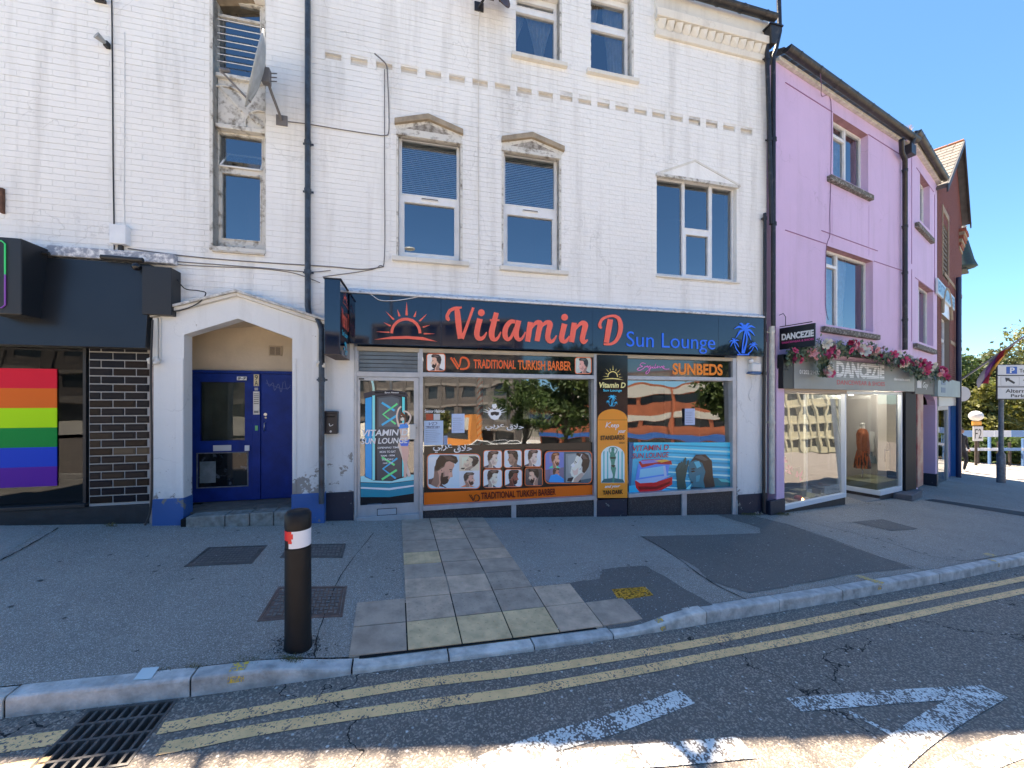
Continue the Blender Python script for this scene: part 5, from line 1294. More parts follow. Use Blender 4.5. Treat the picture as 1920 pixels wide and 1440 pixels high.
# main barber window vinyl
vy = lambda x, a, b: a+(b-a)*(x-794)/(1113-794)
VD = GD-.003
pr = Print(W, VD)
pr.poly([(795, 837), (1113, 829), (1113, 929.5), (795, 947.5)], (30, 27, 26))
pr.poly([(795, 870), (1113, 858), (1113, 912), (795, 926)], (14, 13, 14))
pr.poly([(795, 924), (1113, 909), (1113, 929.5), (795, 947.5)], ORB)
# big collage left
def vyy(x, y): return y
pr.poly(rrect(800.5, 850.5, 901, 917, 9), (240, 96, 48))
pr.poly(rrect(802, 852, 899.5, 915.5, 8), (176, 190, 200)); pr.poly([(804, 858), (836, 855), (822, 880), (804, 900)], (200, 212, 222))
pr.poly([(861, 853), (893, 853), (899, 860), (899, 882), (861, 883)], (196, 184, 160)); pr.poly([(861, 883), (899, 882), (898, 910), (888, 915), (861, 914)], (206, 218, 238))
portrait(pr, 803, 853, 861, 915, 1, skin=(184, 138, 118), hair=(38, 28, 26), beard=(52, 36, 32), tilt=-24, zoom=1.12, border=False, bare=True, fade=(84, 64, 56), bg=(184, 198, 208), shirt=(96, 66, 58), dy=-.03)
portrait(pr, 864, 855, 898, 882, -1, skin=(206, 176, 150), hair=(34, 30, 30), zoom=1.2, tilt=30, border=False, bare=True, bg=(196, 184, 160), shirt=(60, 50, 46))
portrait(pr, 863, 885, 896, 913, 1, skin=(200, 150, 130), hair=(62, 50, 46), beard=(70, 48, 40), border=False, bare=True, bg=(206, 218, 238), shirt=(236, 120, 80), zoom=1.05)
g = [((907, 845, 940, 877), 1, (206, 178, 160), (60, 44, 38), (206, 208, 208), None), ((945, 844, 977, 876), -1, (150, 116, 96), (40, 30, 28), (190, 196, 202), None), ((982.5, 843, 1013, 874), 1, (206, 176, 160), (66, 50, 44), (206, 212, 216), None),
     ((906, 880, 940, 913), 1, (214, 190, 172), (52, 42, 38), (196, 202, 206), None), ((946, 880, 977, 911), 1, (130, 74, 60), (26, 20, 20), (196, 206, 206), (60, 34, 30)), ((983.5, 877, 1015, 909), -1, (206, 160, 138), (30, 24, 24), (70, 62, 62), (40, 28, 26))]
for (bx, f, sk, ha, bg, be) in g: portrait(pr, *bx, f, sk, ha, bg, be, tilt=-6, top=.05, zoom=1.05)
pr.poly(rrect(1019, 844.5, 1108, 906, 9), (240, 96, 48)); pr.poly(rrect(1020.5, 846, 1106.5, 904.5, 8), (58, 84, 96))
pr.poly([(1021, 850), (1026, 847), (1055, 847), (1055, 875), (1021, 880)], (96, 110, 170)); pr.poly([(1021, 880), (1055, 875), (1055, 904), (1030, 904), (1021, 898)], (104, 96, 120))
portrait(pr, 1026, 847, 1053, 877, 1, skin=(206, 150, 126), hair=(96, 60, 40), beard=(110, 66, 46), border=False, bare=True, bg=(110, 104, 150), shirt=(64, 190, 150))
portrait(pr, 1028, 876, 1053, 903, 1, skin=(176, 120, 100), hair=(60, 46, 40), border=False, bare=True, bg=(104, 96, 120), shirt=(30, 130, 214), zoom=.85, dy=-.1)
pr.poly([(1026, 902), (1030, 890), (1042, 887), (1054, 896), (1055, 903)], (30, 130, 214))
pr.poly([(1058, 850), (1100, 848), (1106, 860), (1106, 895), (1058, 903)], (120, 130, 132))
portrait(pr, 1060, 848, 1105, 903, -1, skin=(226, 200, 184), hair=(46, 38, 36), border=False, bare=True, bg=(120, 130, 132), tilt=24, zoom=1.15, fade=(170, 164, 156), shirt=(30, 32, 40))
pr.st([(1078, 870, 1.3), (1088, 850, 1.3)], (240, 236, 226), smooth=False)
vd_logo(pr, 879, 925, 19, 13, (66, 22, 10))
v1 = pr.done(T_s, 'window_graphic', label='barber photo collage above an orange strip')
wtext(T_s, 'TRADITIONAL TURKISH BARBER', 902, 923.5, 1042, 936.5, VD-.014, (86, 24, 8), v1, .028)
HAL = '\uFEA3\uFEFC\uFED5'; ARB = '\uFECB\uFEAE\uFE91\uFEF2'
def arabic(T, word, x0, y0, x1, y1, d, col, parent): return wtext(T, word[::1], x0, y0, x1, y1, d, col, parent, .012, name='arabic_lettering')
V2 = VD-.004
arabic(T_s, 'ﺣﻼﻕ'[::-1], 851, 834, 885, 849, V2, (236, 236, 236), v1)
arabic(T_s, 'ﻋﺮﺑﻲ'[::-1], 812, 834, 848, 849, V2, (236, 236, 236), v1)
arabic(T_s, 'ﺣﻼﻕ'[::-1], 950, 795, 982, 807, V2, (236, 236, 236), v1)
arabic(T_s, 'ﻋﺮﺑﻲ'[::-1], 910, 796, 946, 807, V2, (226, 226, 226), v1)
# bearded face emblem on the glass
pr = Print(W, V2); wh = (236, 238, 238); cx, cy = 927.5, 776
for a, l in ((165, 20), (150, 18), (128, 13), (110, 9), (70, 10), (52, 16), (33, 20), (15, 19)):
    x, y = math.cos(R(a)), -math.sin(R(a)); pr.poly([(cx+x*9-y*1.2, cy+y*7+x*1.2), (cx+x*9+y*1.2, cy+y*7-x*1.2), (cx+x*(9+l*.8), cy+y*(7+l*.62))], wh)
pr.poly([(917, 770), (921, 767), (927, 769), (934, 767), (939, 770), (940, 777), (936, 782), (934, 786), (927, 787.5), (921, 785), (918, 781), (915, 777)], wh)
pr.poly([(920, 773), (928, 771.5), (936, 773), (935, 778), (931, 779.5), (927, 777.5), (923, 779.5), (920, 778)], (40, 40, 42)); pr.poly([(923, 758), (930, 757), (932, 762), (929, 766), (925, 766), (922, 762)], wh)
pr.done(T_s, 'window_emblem')
# papers and lettering behind the glass
def sheet(T, x0, y0, x1, y1, d, col, name, label=None, lines=0, parent=None):
    a, zt = W.at(x0, y0, d); _, zb = W.at(x0, y1, d); b = W.at(x1, y0, d)[0]; mb = MB(); mb.box(a, b, d, d+.0015, zb, zt)
    p = T.part(name, mb, M('sheet_%d_%d_%d' % col, lin(col), .6), parent=parent, label=label)
    if lines:
        mb = MB(); r = random.Random(int(x0)); n = lines
        for i in range(n):
            z = zt-(zt-zb)*(.22+.72*i/n); mb.flat([(a+(b-a)*.08, z), (a+(b-a)*r.uniform(.5, .92), z), (a+(b-a)*.9*.9, z-(zt-zb)*.014), (a+(b-a)*.08, z-(zt-zb)*.014)], d-.0008)
        T.part('printed_lines', mb, ink(60, 66, 90), parent=p)
    return p
ps = sheet(T_s, 795, 789, 831, 835, V2-.0005, (196, 214, 236), 'price_list', 'price list on pale blue paper', 9)
wtext(T_s, 'VD', 804, 791.5, 820, 797.5, V2-.0015, (70, 80, 110), ps, shear=.4); wtext(T_s, 'PRICE LIST', 800, 799.5, 825, 803, V2-.0015, (40, 50, 90), ps, .02)
sheet(T_s, 847, 776, 871, 812, V2-.0005, (200, 214, 240), 'notice', None, 7); sheet(T_s, 832, 817, 839, 834, V2-.0005, (150, 170, 200), 'notice', None, 3)
wtext(T_s, 'Senior Haircut', 796.5, 768, 834, 774, V2, (238, 238, 238), None, .02); 
sheet(T_s, 799, 776, 812, 787.5, V2-.0005, (190, 84, 50), 'card'); sheet(T_s, 813, 776, 825, 787.5, V2-.0005, (205, 205, 205), 'card')
sheet(T_s, 1284, 766, 1303, 797, VD-.002, (190, 200, 226), 'notice', None, 7)
# ---- column panel between the windows
cD = -.045; ca, cb_ = W.sx(1120, cD)+.001, W.sx(1177, cD)-.001; czt = W.at(1120, 665, cD)[1]; czb = W.at(1120, 935, cD)[1]
T_c = Thing('advert_panel', 'tall black and orange advert panel on the pier between the two windows', 'advert panel', W, (ca, cD, czb))
mb = MB(); mb.box(ca, cb_, cD, FD+.09, czb, czt); cp = T_c.part('board', mb, ink(20, 19, 20, .12) if False else M('panel_black', (.010, .010, .011), .15), bev=.002)
mb = MB(); mb.box(ca, cb_, -.03, .06, -1.2, czb-.03); T_s.part('pier_base', mb, m_navy)
pr = Print(W, cD-.001)
og = (222, 126, 40); pr.poly([(1120.5, 933.5), (1120.5, 785)]+[(1148.5+28*math.cos(R(a)), 787-20*math.sin(R(a))) for a in range(180, -1, -12)]+[(1176.5, 785), (1176.5, 933.5)], og)
pr.poly([(1120.5, 787), (1176.5, 787), (1176.5, 787.7), (1120.5, 787.7)], (90, 46, 16))
pr.poly([(1127, 905.5), (1127, 855)]+[(1149+22*math.cos(R(a)), 855-19*math.sin(R(a))) for a in range(180, -1, -12)]+[(1171, 855), (1171, 905.5)], (180, 226, 226))
for i, x in enumerate((1131, 1138, 1158, 1165)): pr.poly([(x, 905), (x, 847), (x+2.5, 845), (x+2.5, 905)], (70, 160, 160))
pr.poly([(1127, 905), (1132, 898), (1150, 896), (1168, 899), (1171, 905)], (40, 90, 96))
fg = (52, 120, 104)
pr.poly([(1146, 846), (1151, 846), (1153, 852), (1155, 858), (1153, 864), (1152, 871), (1155, 878), (1153, 890), (1151, 905), (1148, 905), (1149, 890), (1145, 878), (1146, 870), (1145, 864), (1143, 858), (1144, 852)], fg)
pr.el(1149, 843, 3, 4.2, fg); pr.st([(1145, 852, 1.8), (1142, 843, 1.6), (1145, 839, 1.5), (1149, 839, 1.4)], fg); pr.st([(1153, 852, 1.8), (1157, 843, 1.6), (1153, 839, 1.5), (1149, 839, 1.4)], fg)
pr.poly([(1144, 857), (1154, 857), (1153.5, 860), (1144.5, 860)], (16, 30, 30)); pr.poly([(1145, 872), (1154, 872), (1150, 877)], (16, 30, 30))
GOLD = (236, 180, 110)
def sun_icon(put, wd_, smooth=True):
    """put(list) draws one closed outline, wd_ draws a stroke; unit square, y down"""
    arcp = [(.5+.225*math.cos(R(a)), .79-.35*math.sin(R(a)), .045) for a in range(0, 181, 12)]; wd_(arcp)
    put([(.0, .945), (.27, .87), (.52, .855), (.77, .885), (1.0, .995), (.77, .955), (.52, .925), (.27, .93)])
    for tip, base, w in (((.513, 0), (.513, .33), .042), ((.363, .195), (.396, .355), .036), ((.669, .23), (.637, .375), .036), ((.177, .245), (.30, .44), .036), ((.84, .305), (.725, .48), .036), ((.142, .515), (.245, .60), .034), ((.885, .585), (.785, .635), .034), ((.027, .75), (.225, .765), .034), ((.965, .80), (.80, .80), .034)):
        dx, dy = base[0]-tip[0], base[1]-tip[1]; l = math.hypot(dx, dy); nx, ny = -dy/l*w/2, dx/l*w/2
        cap_ = [(base[0]+math.cos(math.atan2(dy, dx)+R(t))*w/2, base[1]+math.sin(math.atan2(dy, dx)+R(t))*w/2) for t in (60, 30, 0, -30, -60)]
        put([tip, (base[0]-nx, base[1]-ny)]+cap_[::-1]+[(base[0]+nx, base[1]+ny)])
def palm_icon(put, st_):
    def fronds(cx, cy, r, n):
        for a, l in n:
            dx, dy = math.cos(R(a)), -math.sin(R(a))
            p = [(cx, cy), (cx+dx*r*l*.5-.0, cy+dy*r*l*.5-.10*r), (cx+dx*r*l, cy+dy*r*l+.18*r)]
            st_([(p[0][0], p[0][1], .03*r/.3), (p[1][0], p[1][1], .20*r), (p[2][0], p[2][1], .01)])
    fronds(.55, .27, .40, ((20, 1.0), (-15, .95), (55, .75), (95, .5), (130, .8), (165, 1.0), (205, .9), (-45, .8)))
    fronds(.17, .62, .24, ((25, .8), (75, .6), (120, .7), (165, .8), (210, .7), (-30, .8)))
    fronds(.86, .72, .22, ((25, .7), (60, .7), (110, .6), (160, .8), (200, .8), (-30, .8)))
    st_([(.56, .28, .05), (.62, .45, .05), (.60, .65, .06), (.50, .93, .08)]); st_([(.56, .30, .045), (.50, .55, .05), (.47, .75, .05), (.46, .93, .06)])
    st_([(.17, .64, .03), (.24, .80, .035), (.38, .95, .04)]); st_([(.86, .74, .03), (.80, .85, .03), (.66, .95, .04)]); put([(.28, .95), (.72, .95), (.70, .985), (.30, .985)])
def icon(pr, fn, x, y, w, h, c):
    fn(lambda ps: pr.poly([(x+w*u, y+h*v) for u, v in ps], c), lambda ps: pr.st([(x+w*u, y+h*v, w*t) for u, v, t in ps], c, 4))
icon(pr, sun_icon, 1128, 684, 41, 29, GOLD)
icon(pr, palm_icon, 1136, 739, 21, 23, (50, 160, 226))
def script(pr, x, y, sx, sy, words, c):
    for L_ in words:
        for s_ in L_: pr.st([(x+a*sx, y+b*sy, w_*sx) for a, b, w_ in s_], c, 5)
KEEP = [[[(0, 0, .6), (-.6, 4, .9), (-1.8, 9, .9)], [(4.5, .4, .8), (0, 5, .6), (3.5, 9.2, .8)]], [[(5, 7, .5), (7, 5, .8), (5.6, 4.6, .7), (5, 7.5, .9), (7.5, 8.5, .5)]], [[(8, 7, .5), (10, 5, .8), (8.6, 4.6, .7), (8, 7.5, .9), (10.5, 8.5, .5)]], [[(11.5, 4.5, .8), (10, 13, .8)], [(11.2, 6, .5), (13, 4.4, .8), (13.8, 6.4, .9), (12.4, 8.4, .8), (11, 8, .5)]]]
script(pr, 1137.5, 791, 1.55, 1.15, KEEP, (240, 236, 226))
pr.done(T_c, 'print', cp)
def ct(s, x0, y0, x1, y1, col, bold=.02, shear=0): wtext(T_c, s, x0, y0, x1, y1, cD-.026, col, cp, bold, shear)
ct('Sun Lounge', 1131, 729.5, 1166, 735.5, (70, 170, 230)); ct('your', 1158, 807, 1173, 814, (240, 236, 226), .02, .35); ct('STANDARDS', 1126, 817, 1171, 825.5, (30, 20, 14), .035)
ct('HIGH', 1161, 829, 1171, 832, (60, 36, 20)); ct('and your', 1134, 909.5, 1163, 916.5, (240, 236, 226), .02, .35); ct('TAN DARK', 1130.5, 920, 1168, 928, (30, 20, 14), .035)
ct('Vitamin D', 1123.5, 716.5, 1173, 727, (240, 190, 130), .03, .2)
# ---- sunbed window poster
pr = Print(W, VD)
pr.grad(1179, 829.5, 1373.5, 925, (60, 178, 206), (20, 120, 160), 8)
for i in range(12):
    y0 = 833+i*7.5; pr.poly([(1245, y0-i*.3), (1373.5, y0+5), (1373.5, y0+8.5), (1245, y0+2.2-i*.3)], (150, 222, 234) if i % 2 else (30, 130, 160))
pr.poly([(1179, 829.5), (1188, 829.5), (1182, 925), (1179, 925)], (30, 84, 130))
pr.poly([(1179, 911), (1200, 908), (1260, 919), (1300, 925), (1179, 927.5)], (40, 160, 200))
# sunbed
pr.poly([(1196, 870), (1232, 864), (1256, 866), (1248, 912), (1196, 918), (1190, 905)], (70, 120, 206))
pr.poly([(1197, 866), (1205, 862), (1236, 860), (1258, 864), (1260, 871), (1230, 870), (1203, 877)], (150, 26, 34)); pr.poly([(1200, 864), (1235, 861), (1250, 863), (1230, 867), (1204, 870)], (120, 116, 180)); pr.poly([(1226, 864), (1246, 861), (1256, 864), (1240, 867)], (214, 150, 60))
pr.poly([(1200, 880), (1246, 873), (1250, 888), (1198, 896)], (110, 170, 240)); pr.poly([(1190, 901), (1225, 905), (1260, 894), (1260, 908), (1240, 919), (1200, 924), (1192, 914)], (176, 24, 34)); pr.poly([(1190, 900), (1235, 893), (1258, 891), (1230, 904), (1200, 906)], (130, 160, 226))
pr.poly([(1196, 912), (1230, 912), (1256, 902), (1256, 906), (1232, 917), (1198, 918)], (110, 12, 20)); pr.st([(1245, 873, 4), (1247, 892, 5)], (150, 170, 220), smooth=False)
# woman lying with a raised hand, teal light
dk = (20, 44, 50); sk = (30, 96, 112); hl = (70, 160, 180)
pr.poly([(1330, 895), (1345, 896), (1362, 898), (1373.5, 906), (1373.5, 919), (1310, 923), (1300, 915)], (24, 92, 100)); pr.poly([(1345, 897), (1360, 898), (1372, 905), (1352, 903)], (60, 160, 160))
pr.poly([(1270, 925), (1268, 895), (1266, 880), (1272, 868), (1284, 866), (1288, 880), (1284, 900), (1288, 925)], (24, 62, 60))
pr.poly([(1292, 868), (1290, 880), (1291, 893), (1295, 906), (1300, 914), (1318, 915), (1332, 900), (1334, 872), (1322, 852), (1304, 852)], sk)
pr.poly([(1294, 866), (1304, 853), (1322, 852), (1334, 864), (1336, 892), (1340, 912), (1322, 918), (1318, 900), (1322, 884), (1316, 868), (1304, 862)], (36, 34, 34)); pr.poly([(1300, 856), (1314, 853), (1328, 862), (1320, 864), (1306, 859)], (70, 72, 72))
for q in ([(1266, 884), (1272, 872), (1277, 865), (1280, 867), (1276, 876)], [(1278, 880), (1281, 862), (1284, 857), (1286, 859), (1285, 872)], [(1284, 878), (1288, 864), (1291, 862), (1291, 868), (1288, 880)]): pr.poly(q, (28, 70, 70))
pr.poly([(1293, 879), (1300, 877), (1304, 879), (1298, 881)], dk); pr.poly([(1294, 883), (1300, 882), (1303, 884), (1297, 885.5)], (10, 20, 24)); pr.poly([(1291, 895), (1288, 897), (1292, 899)], hl); pr.poly([(1294, 903), (1299, 902.5), (1298, 906), (1294, 905)], (16, 50, 60))
pr.poly([(1300, 866), (1310, 864), (1314, 874), (1306, 878)], hl); pr.poly([(1304, 892), (1312, 890), (1310, 902), (1304, 904)], (44, 126, 146)); pr.poly([(1286, 915), (1296, 906), (1290, 922), (1284, 925)], (120, 200, 220)); pr.poly([(1296, 912), (1318, 914), (1312, 924), (1290, 925)], (16, 50, 60))
v3 = pr.done(T_s, 'window_graphic', label='turquoise sunbed poster filling the lower half of the right window')
wtext(T_s, 'VITAMIN D', 1186, 835.5, 1254, 846, VD-.02, (150, 44, 60), v3, .012, .12); wtext(T_s, 'SUN LOUNGE', 1186, 850, 1254, 860, VD-.02, (150, 44, 60), v3, .012, .12)
# ---- door unit
da, db = W.sx(669, FD)+.001, W.sx(786, FD)-.001
zd1 = wd(670, 706)[1]; zd0 = wd(670, 972)[1]
T_o = Thing('shop_door', 'aluminium glazed shop door with a tanning booth poster', 'door', W, (da, FD, zd0))
mb = MB(); mb.box(da, db, FD, .10, zd1, zd1+.075); T_s.part('transom', mb, m_alu, bev=.004)
tl, tb, tt = da, zd1+.077, zH-.062
mb = MB(); 
for i in range(5):
    z = tb+(tt-tb)*i/5; mb.box(tl+.02, db-.02, .02+.0, .026, z+.006, tb+(tt-tb)*(i+1)/5-.002)
T_s.part('louvre_glass', mb, M('louvre_pane', (.17, .22, .26), .2, coat=.4, var=.3, vs=4), label='glass louvres over the door')
mb = MB(); mb.box(tl, tl+.02, FD, .06, tb, tt); mb.box(db-.02, db, FD, .06, tb, tt); T_s.part('louvre_channel', mb, m_alu)
DD = FD+.012
gl_, gr_, gt, gb = W.sx(675, DD), W.sx(776, DD), W.at(675, 713, DD)[1], W.at(675, 948, DD)[1]
mb = MB(); wall_holes(mb, da+.004, db-.004, zd0+.02, zd1-.004, [(gl_, gr_, gb, gt)], DD, .045); lf = T_o.part('door_leaf', mb, m_alu, bev=.002)
mb = MB(); mb.box(da, db, FD-.03, .12, zd0-.25, zd0+.018); T_o.part('threshold', mb, m_alu, bev=.004)
GG = DD+.018
mb = MB(); mb.quad((gl_, GG, gb), (gr_, GG, gb), (gr_, GG, gt), (gl_, GG, gt)); T_o.part('pane', mb, m_shopg, parent=lf)
pr = Print(W, GG-.002); B_ = (30, 140, 206)
pr.poly([(676, 893), (776, 886), (776, 945), (676, 962)], (16, 20, 26)); 
pr.poly([(676, 893), (700, 890), (740, 889), (776, 890), (776, 900), (730, 906), (676, 904)], (150, 206, 216)); pr.poly([(676, 905), (730, 907), (776, 901), (776, 925), (730, 932), (676, 932)], (36, 120, 140)); pr.poly([(676, 913), (730, 915), (776, 909), (776, 912), (730, 919), (676, 916)], (200, 240, 244)); pr.poly([(676, 955), (690, 945), (716, 943), (710, 956), (676, 962)], (60, 76, 92))
pr.poly([(684, 745), (700, 738), (760, 738), (764, 748), (764, 893), (735, 902), (700, 901), (684, 894)], (20, 24, 34))
pr.poly([(682, 737), (700, 733), (735, 731), (763, 736), (765, 744), (735, 740), (702, 742), (683, 746)], (44, 44, 54)); pr.poly([(702, 734.5), (735, 733), (760, 737), (760, 740), (735, 736.5), (703, 738)], (10, 18, 28))
pr.poly([(685, 747), (697, 744), (697, 899), (685, 893)], B_); pr.poly([(698, 742), (703, 741), (703, 900), (698, 900)], (120, 214, 246)); pr.poly([(754, 744), (759, 745), (759, 892), (754, 894)], (90, 206, 236))
pr.poly([(707, 744), (735, 741), (752, 745), (752, 894), (735, 900), (707, 900)], (62, 66, 72)); pr.poly([(710, 747), (735, 744), (748, 748), (748, 800), (710, 800)], (80, 88, 94))
for (y0, c1, c2) in ((755, (60, 160, 246), (90, 230, 120)), (857, (90, 230, 120), (60, 160, 246))):
    pr.st([(716, y0, 4), (740, y0+15, 4)], c1, smooth=False).st([(745, y0+2, 3.5), (718, y0+22, 3.5), (742, y0+40, 3.5)], c2, smooth=False).st([(716, y0+42, 4), (744, y0+24, 4)], c1, smooth=False)
# swimsuit figure
sk = (222, 176, 160)
pr.poly([(747, 830), (757, 836), (762, 852), (764, 872), (771, 893), (765, 894), (758, 874), (752, 852), (746, 836)], sk); pr.poly([(752, 834), (766, 834), (767, 850), (763, 870), (762, 895), (757, 895), (757, 872), (754, 852)], (206, 156, 140))
pr.poly([(747, 794), (764, 792), (762, 808), (766, 824), (768, 834), (748, 834), (751, 816)], sk); pr.poly([(748, 796), (765, 793), (766, 802), (748, 804)], (60, 126, 216)); pr.poly([(748, 826), (768, 824), (765, 836), (752, 836)], (60, 96, 186))
pr.st([(748, 800, 3.4), (744, 782, 3.2), (747, 768, 3), (752, 762, 3)], sk).st([(764, 796, 3.4), (770, 782, 3.2), (764, 773, 3), (756, 771, 3)], sk)
pr.el(754, 783, 4.6, 6, (226, 184, 168)); pr.poly([(750, 778), (754, 772), (760, 778), (761, 792), (758, 797), (758, 782), (752, 778), (750, 796), (748, 790)], (96, 56, 40)); pr.poly([(750, 780), (759, 780), (758, 784), (755, 782), (752, 784)], (24, 20, 20))
p5 = pr.done(T_o, 'poster', lf)
for (s_, q, b_, sh) in (('VITAMIN D', (679, 806, 765, 818), .02, .15), ('SUN LOUNGE', (677, 822, 765, 833), .02, .15), ('OPENING TIME', (708, 838, 749, 841.5), .02, .2), ('MON TO SAT', (712, 845.5, 742, 849.5), .02, 0), ('9AM - 9PM', (714, 853, 740, 856.5), .02, 0), ('SUNDAY', (716, 860, 738, 863.5), .02, 0), ('10AM - 7PM', (718, 867, 736, 870), .02, 0), ('Spot Fitness', (721, 734.5, 748, 738), .01, .2)):
    wtext(T_o, s_, *q, GG-.018, (236, 240, 244), p5, b_, sh)
a, z = W.at(768, 820, DD-.03); mb = MB(); mb.box(a, a+.085, DD-.05, DD-.03, z-.03, z+.19); mb.box(a+.03, a+.05, DD-.03, DD-.001, z+.02, z+.14); T_o.part('pull_handle', mb, M('handle_cream', (.66, .62, .56), .35), parent=lf, bev=.006)
a, z = W.at(708, 966, DD-.004); b, z2 = W.at(743, 953, DD-.004); mb = MB(); mb.box(a, b, DD-.012, DD-.001, z, z2); lp = T_o.part('letter_plate', mb, M('plate_grey', (.42, .44, .47), .35), parent=lf, bev=.004)
mb = MB(); q = .008
for t_ in ((a-q, b+q, z-q, z), (a-q, b+q, z2, z2+q), (a-q, a, z, z2), (b, b+q, z, z2)): mb.box(t_[0], t_[1], DD-.008, DD-.0005, t_[2], t_[3])
T_o.part('plate_surround', mb, m_blkc, parent=lf)
a, z = W.at(781, 802, DD); mb = MB(); mb.tube([(a, DD-.012, z), (a, DD-.001, z)], .014, 12); T_o.part('lock', mb, M('lock_grey', (.3, .3, .3), .4, metal=.5), parent=lf)
mb = MB(); a, z = W.at(673, 709, DD); mb.box(a, a+.07, DD-.012, DD-.001, z-.02, z+.0); T_o.part('door_closer', mb, m_blkc, parent=lf)

# ---- shop interior
T_i = Thing('shop_interior', 'dim interior of the sun lounge seen through its windows', 'shop interior', W, (W.sx(1000), 2.0, zd0))
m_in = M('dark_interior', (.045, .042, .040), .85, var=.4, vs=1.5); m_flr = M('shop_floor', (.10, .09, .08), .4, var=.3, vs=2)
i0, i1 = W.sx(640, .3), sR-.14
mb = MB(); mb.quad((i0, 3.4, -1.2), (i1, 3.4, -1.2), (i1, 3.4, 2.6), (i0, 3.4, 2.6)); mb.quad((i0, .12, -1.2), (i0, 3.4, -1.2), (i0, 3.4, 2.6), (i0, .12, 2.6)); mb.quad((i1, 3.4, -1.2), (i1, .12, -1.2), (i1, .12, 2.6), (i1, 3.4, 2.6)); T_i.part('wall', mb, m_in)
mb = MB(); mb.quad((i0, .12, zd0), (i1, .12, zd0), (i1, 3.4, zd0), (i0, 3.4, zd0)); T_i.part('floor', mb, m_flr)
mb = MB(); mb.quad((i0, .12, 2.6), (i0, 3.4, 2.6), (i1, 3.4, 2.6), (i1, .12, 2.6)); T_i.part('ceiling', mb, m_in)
m_lampw = M('ceiling_lamp_glow', (1, .97, .9), .5, emit=1.6)
for y, w_ in ((1.0, .9), (1.7, .9), (2.4, .9)):
    s = W.sx(838, y); mb = MB(); mb.box(s-w_/2, s+w_/2, y-.05, y+.05, 2.52, 2.58); T_i.part('strip_light', mb, m_lampw)
# striped column
s, z = W.at(900, 760, .35); T_b = Thing('barber_column', 'red and white striped barber column inside the left window', 'column', W, (s, .35, zd0))
mb = MB(); mb.tube([(s, .35, zd0+.05), (s, .35, 2.5)], .048, 16); T_b.part('column', mb, M('stripe_white', (.62, .60, .60), .4)); mb = MB(); n = 18
for i in range(26):
    z = zd0+.1+i*.1; vs = []
    for j in range(n+1): a = 2*math.pi*j/n; vs += [(s+.0488*math.cos(a), .35+.0488*math.sin(a), z+.05*math.sin(a+2.2)), (s+.0488*math.cos(a), .35+.0488*math.sin(a), z+.045+.05*math.sin(a+2.2))]
    mb.add(vs, [(2*j, 2*j+2, 2*j+3, 2*j+1) for j in range(n)])
T_b.part('stripe', mb, M('stripe_red', (.60, .13, .07), .4), kind='stuff')
# reception chairs and screens in the gloom
for i, (px, dp) in enumerate(((960, 1.6), (1030, 1.8), (1075, 1.5))):
    s = W.sx(px, dp); t = Thing('barber_chair', ('dark barber chair in the shop behind the bearded emblem', 'middle dark barber chair inside the left window', 'dark barber chair nearest the black and orange panel')[i], 'chair', W, (s, dp, zd0), group='barber chairs in the shop')
    mb = MB(); mb.box(s-.28, s+.28, dp-.25, dp+.25, zd0+.45, zd0+.58); t.part('seat', mb, m_blk, bev=.03); mb = MB(); mb.box(s-.26, s+.26, dp+.2, dp+.32, zd0+.58, zd0+1.15); t.part('backrest', mb, m_blk, bev=.03)
    mb = MB(); mb.lathe(s, dp, [(.28, zd0+.01), (.26, zd0+.04), (.05, zd0+.08), (.05, zd0+.45)], 16); t.part('pedestal', mb, M('chrome', (.5, .5, .5), .2, metal=1))
    for k in (-1, 1): mb = MB(); mb.box(s+k*.30-.03, s+k*.30+.03, dp-.2, dp+.2, zd0+.66, zd0+.72); t.part('armrest', mb, m_blk, bev=.01)
    mb = MB(); mb.box(s-.3, s+.3, 3.36, 3.385, zd0+1.0, zd0+1.9); solid('wall_mirror', mb, M('mirror_dim', (.4, .42, .42), .05, metal=1), ('back wall mirror behind the chair nearest the barber column', 'back wall mirror behind the middle chair', 'back wall mirror behind the chair nearest the panel')[i], 'mirror', W, (s, 3.38, zd0+1), group='mirrors in the shop')

# ================================================================ fascia sign
FS = -.14
fa, fb2 = W.sx(655, FS), W.sx(1432, FS)
fz1 = (W.at(657, 549, FS)[1]+W.at(1430, 597, FS)[1])/2; fz0 = (W.at(657, 643, FS)[1]+W.at(1430, 669, FS)[1])/2
print('fascia', W.at(657, 549, FS)[1], W.at(1430, 597, FS)[1], W.at(657, 643, FS)[1], W.at(1430, 669, FS)[1])
T_f = Thing('fascia_sign', 'long glossy navy fascia sign with coral script and a rising sun', 'shop sign', W, (fa, FS, fz0))
m_fas = M('fascia_gloss', (.003, .008, .028), .045, coat=.3, ior=1.6)
cuts = [655, 827, 1111, 1347, 1432]
for i in range(4):
    mb = MB(); mb.box(W.sx(cuts[i], FS)+.001, W.sx(cuts[i+1], FS)-.001, FS, -.03, fz0, fz1); T_f.part('panel', mb, m_fas, bev=.002)
mb = MB(); mb.add([(fa-.02, FS-.03, fz1+.002), (fb2, FS-.03, fz1+.002), (fb2, FS-.03, fz1+.03), (fa-.02, FS-.03, fz1+.03), (fa-.02, .0, fz1+.11), (fb2, .0, fz1+.11), (fa-.02, 0, fz1+.002), (fb2, 0, fz1+.002)], [(0, 1, 2, 3), (3, 2, 5, 4), (1, 0, 6, 7), (0, 3, 4, 6), (2, 1, 7, 5)])
T_f.part('flashing', mb, M('painted_flashing', (.66, .68, .70), .6, var=.7, vs=14, col2=(.34, .35, .38), lo=.5, hi=.65), bev=.004)
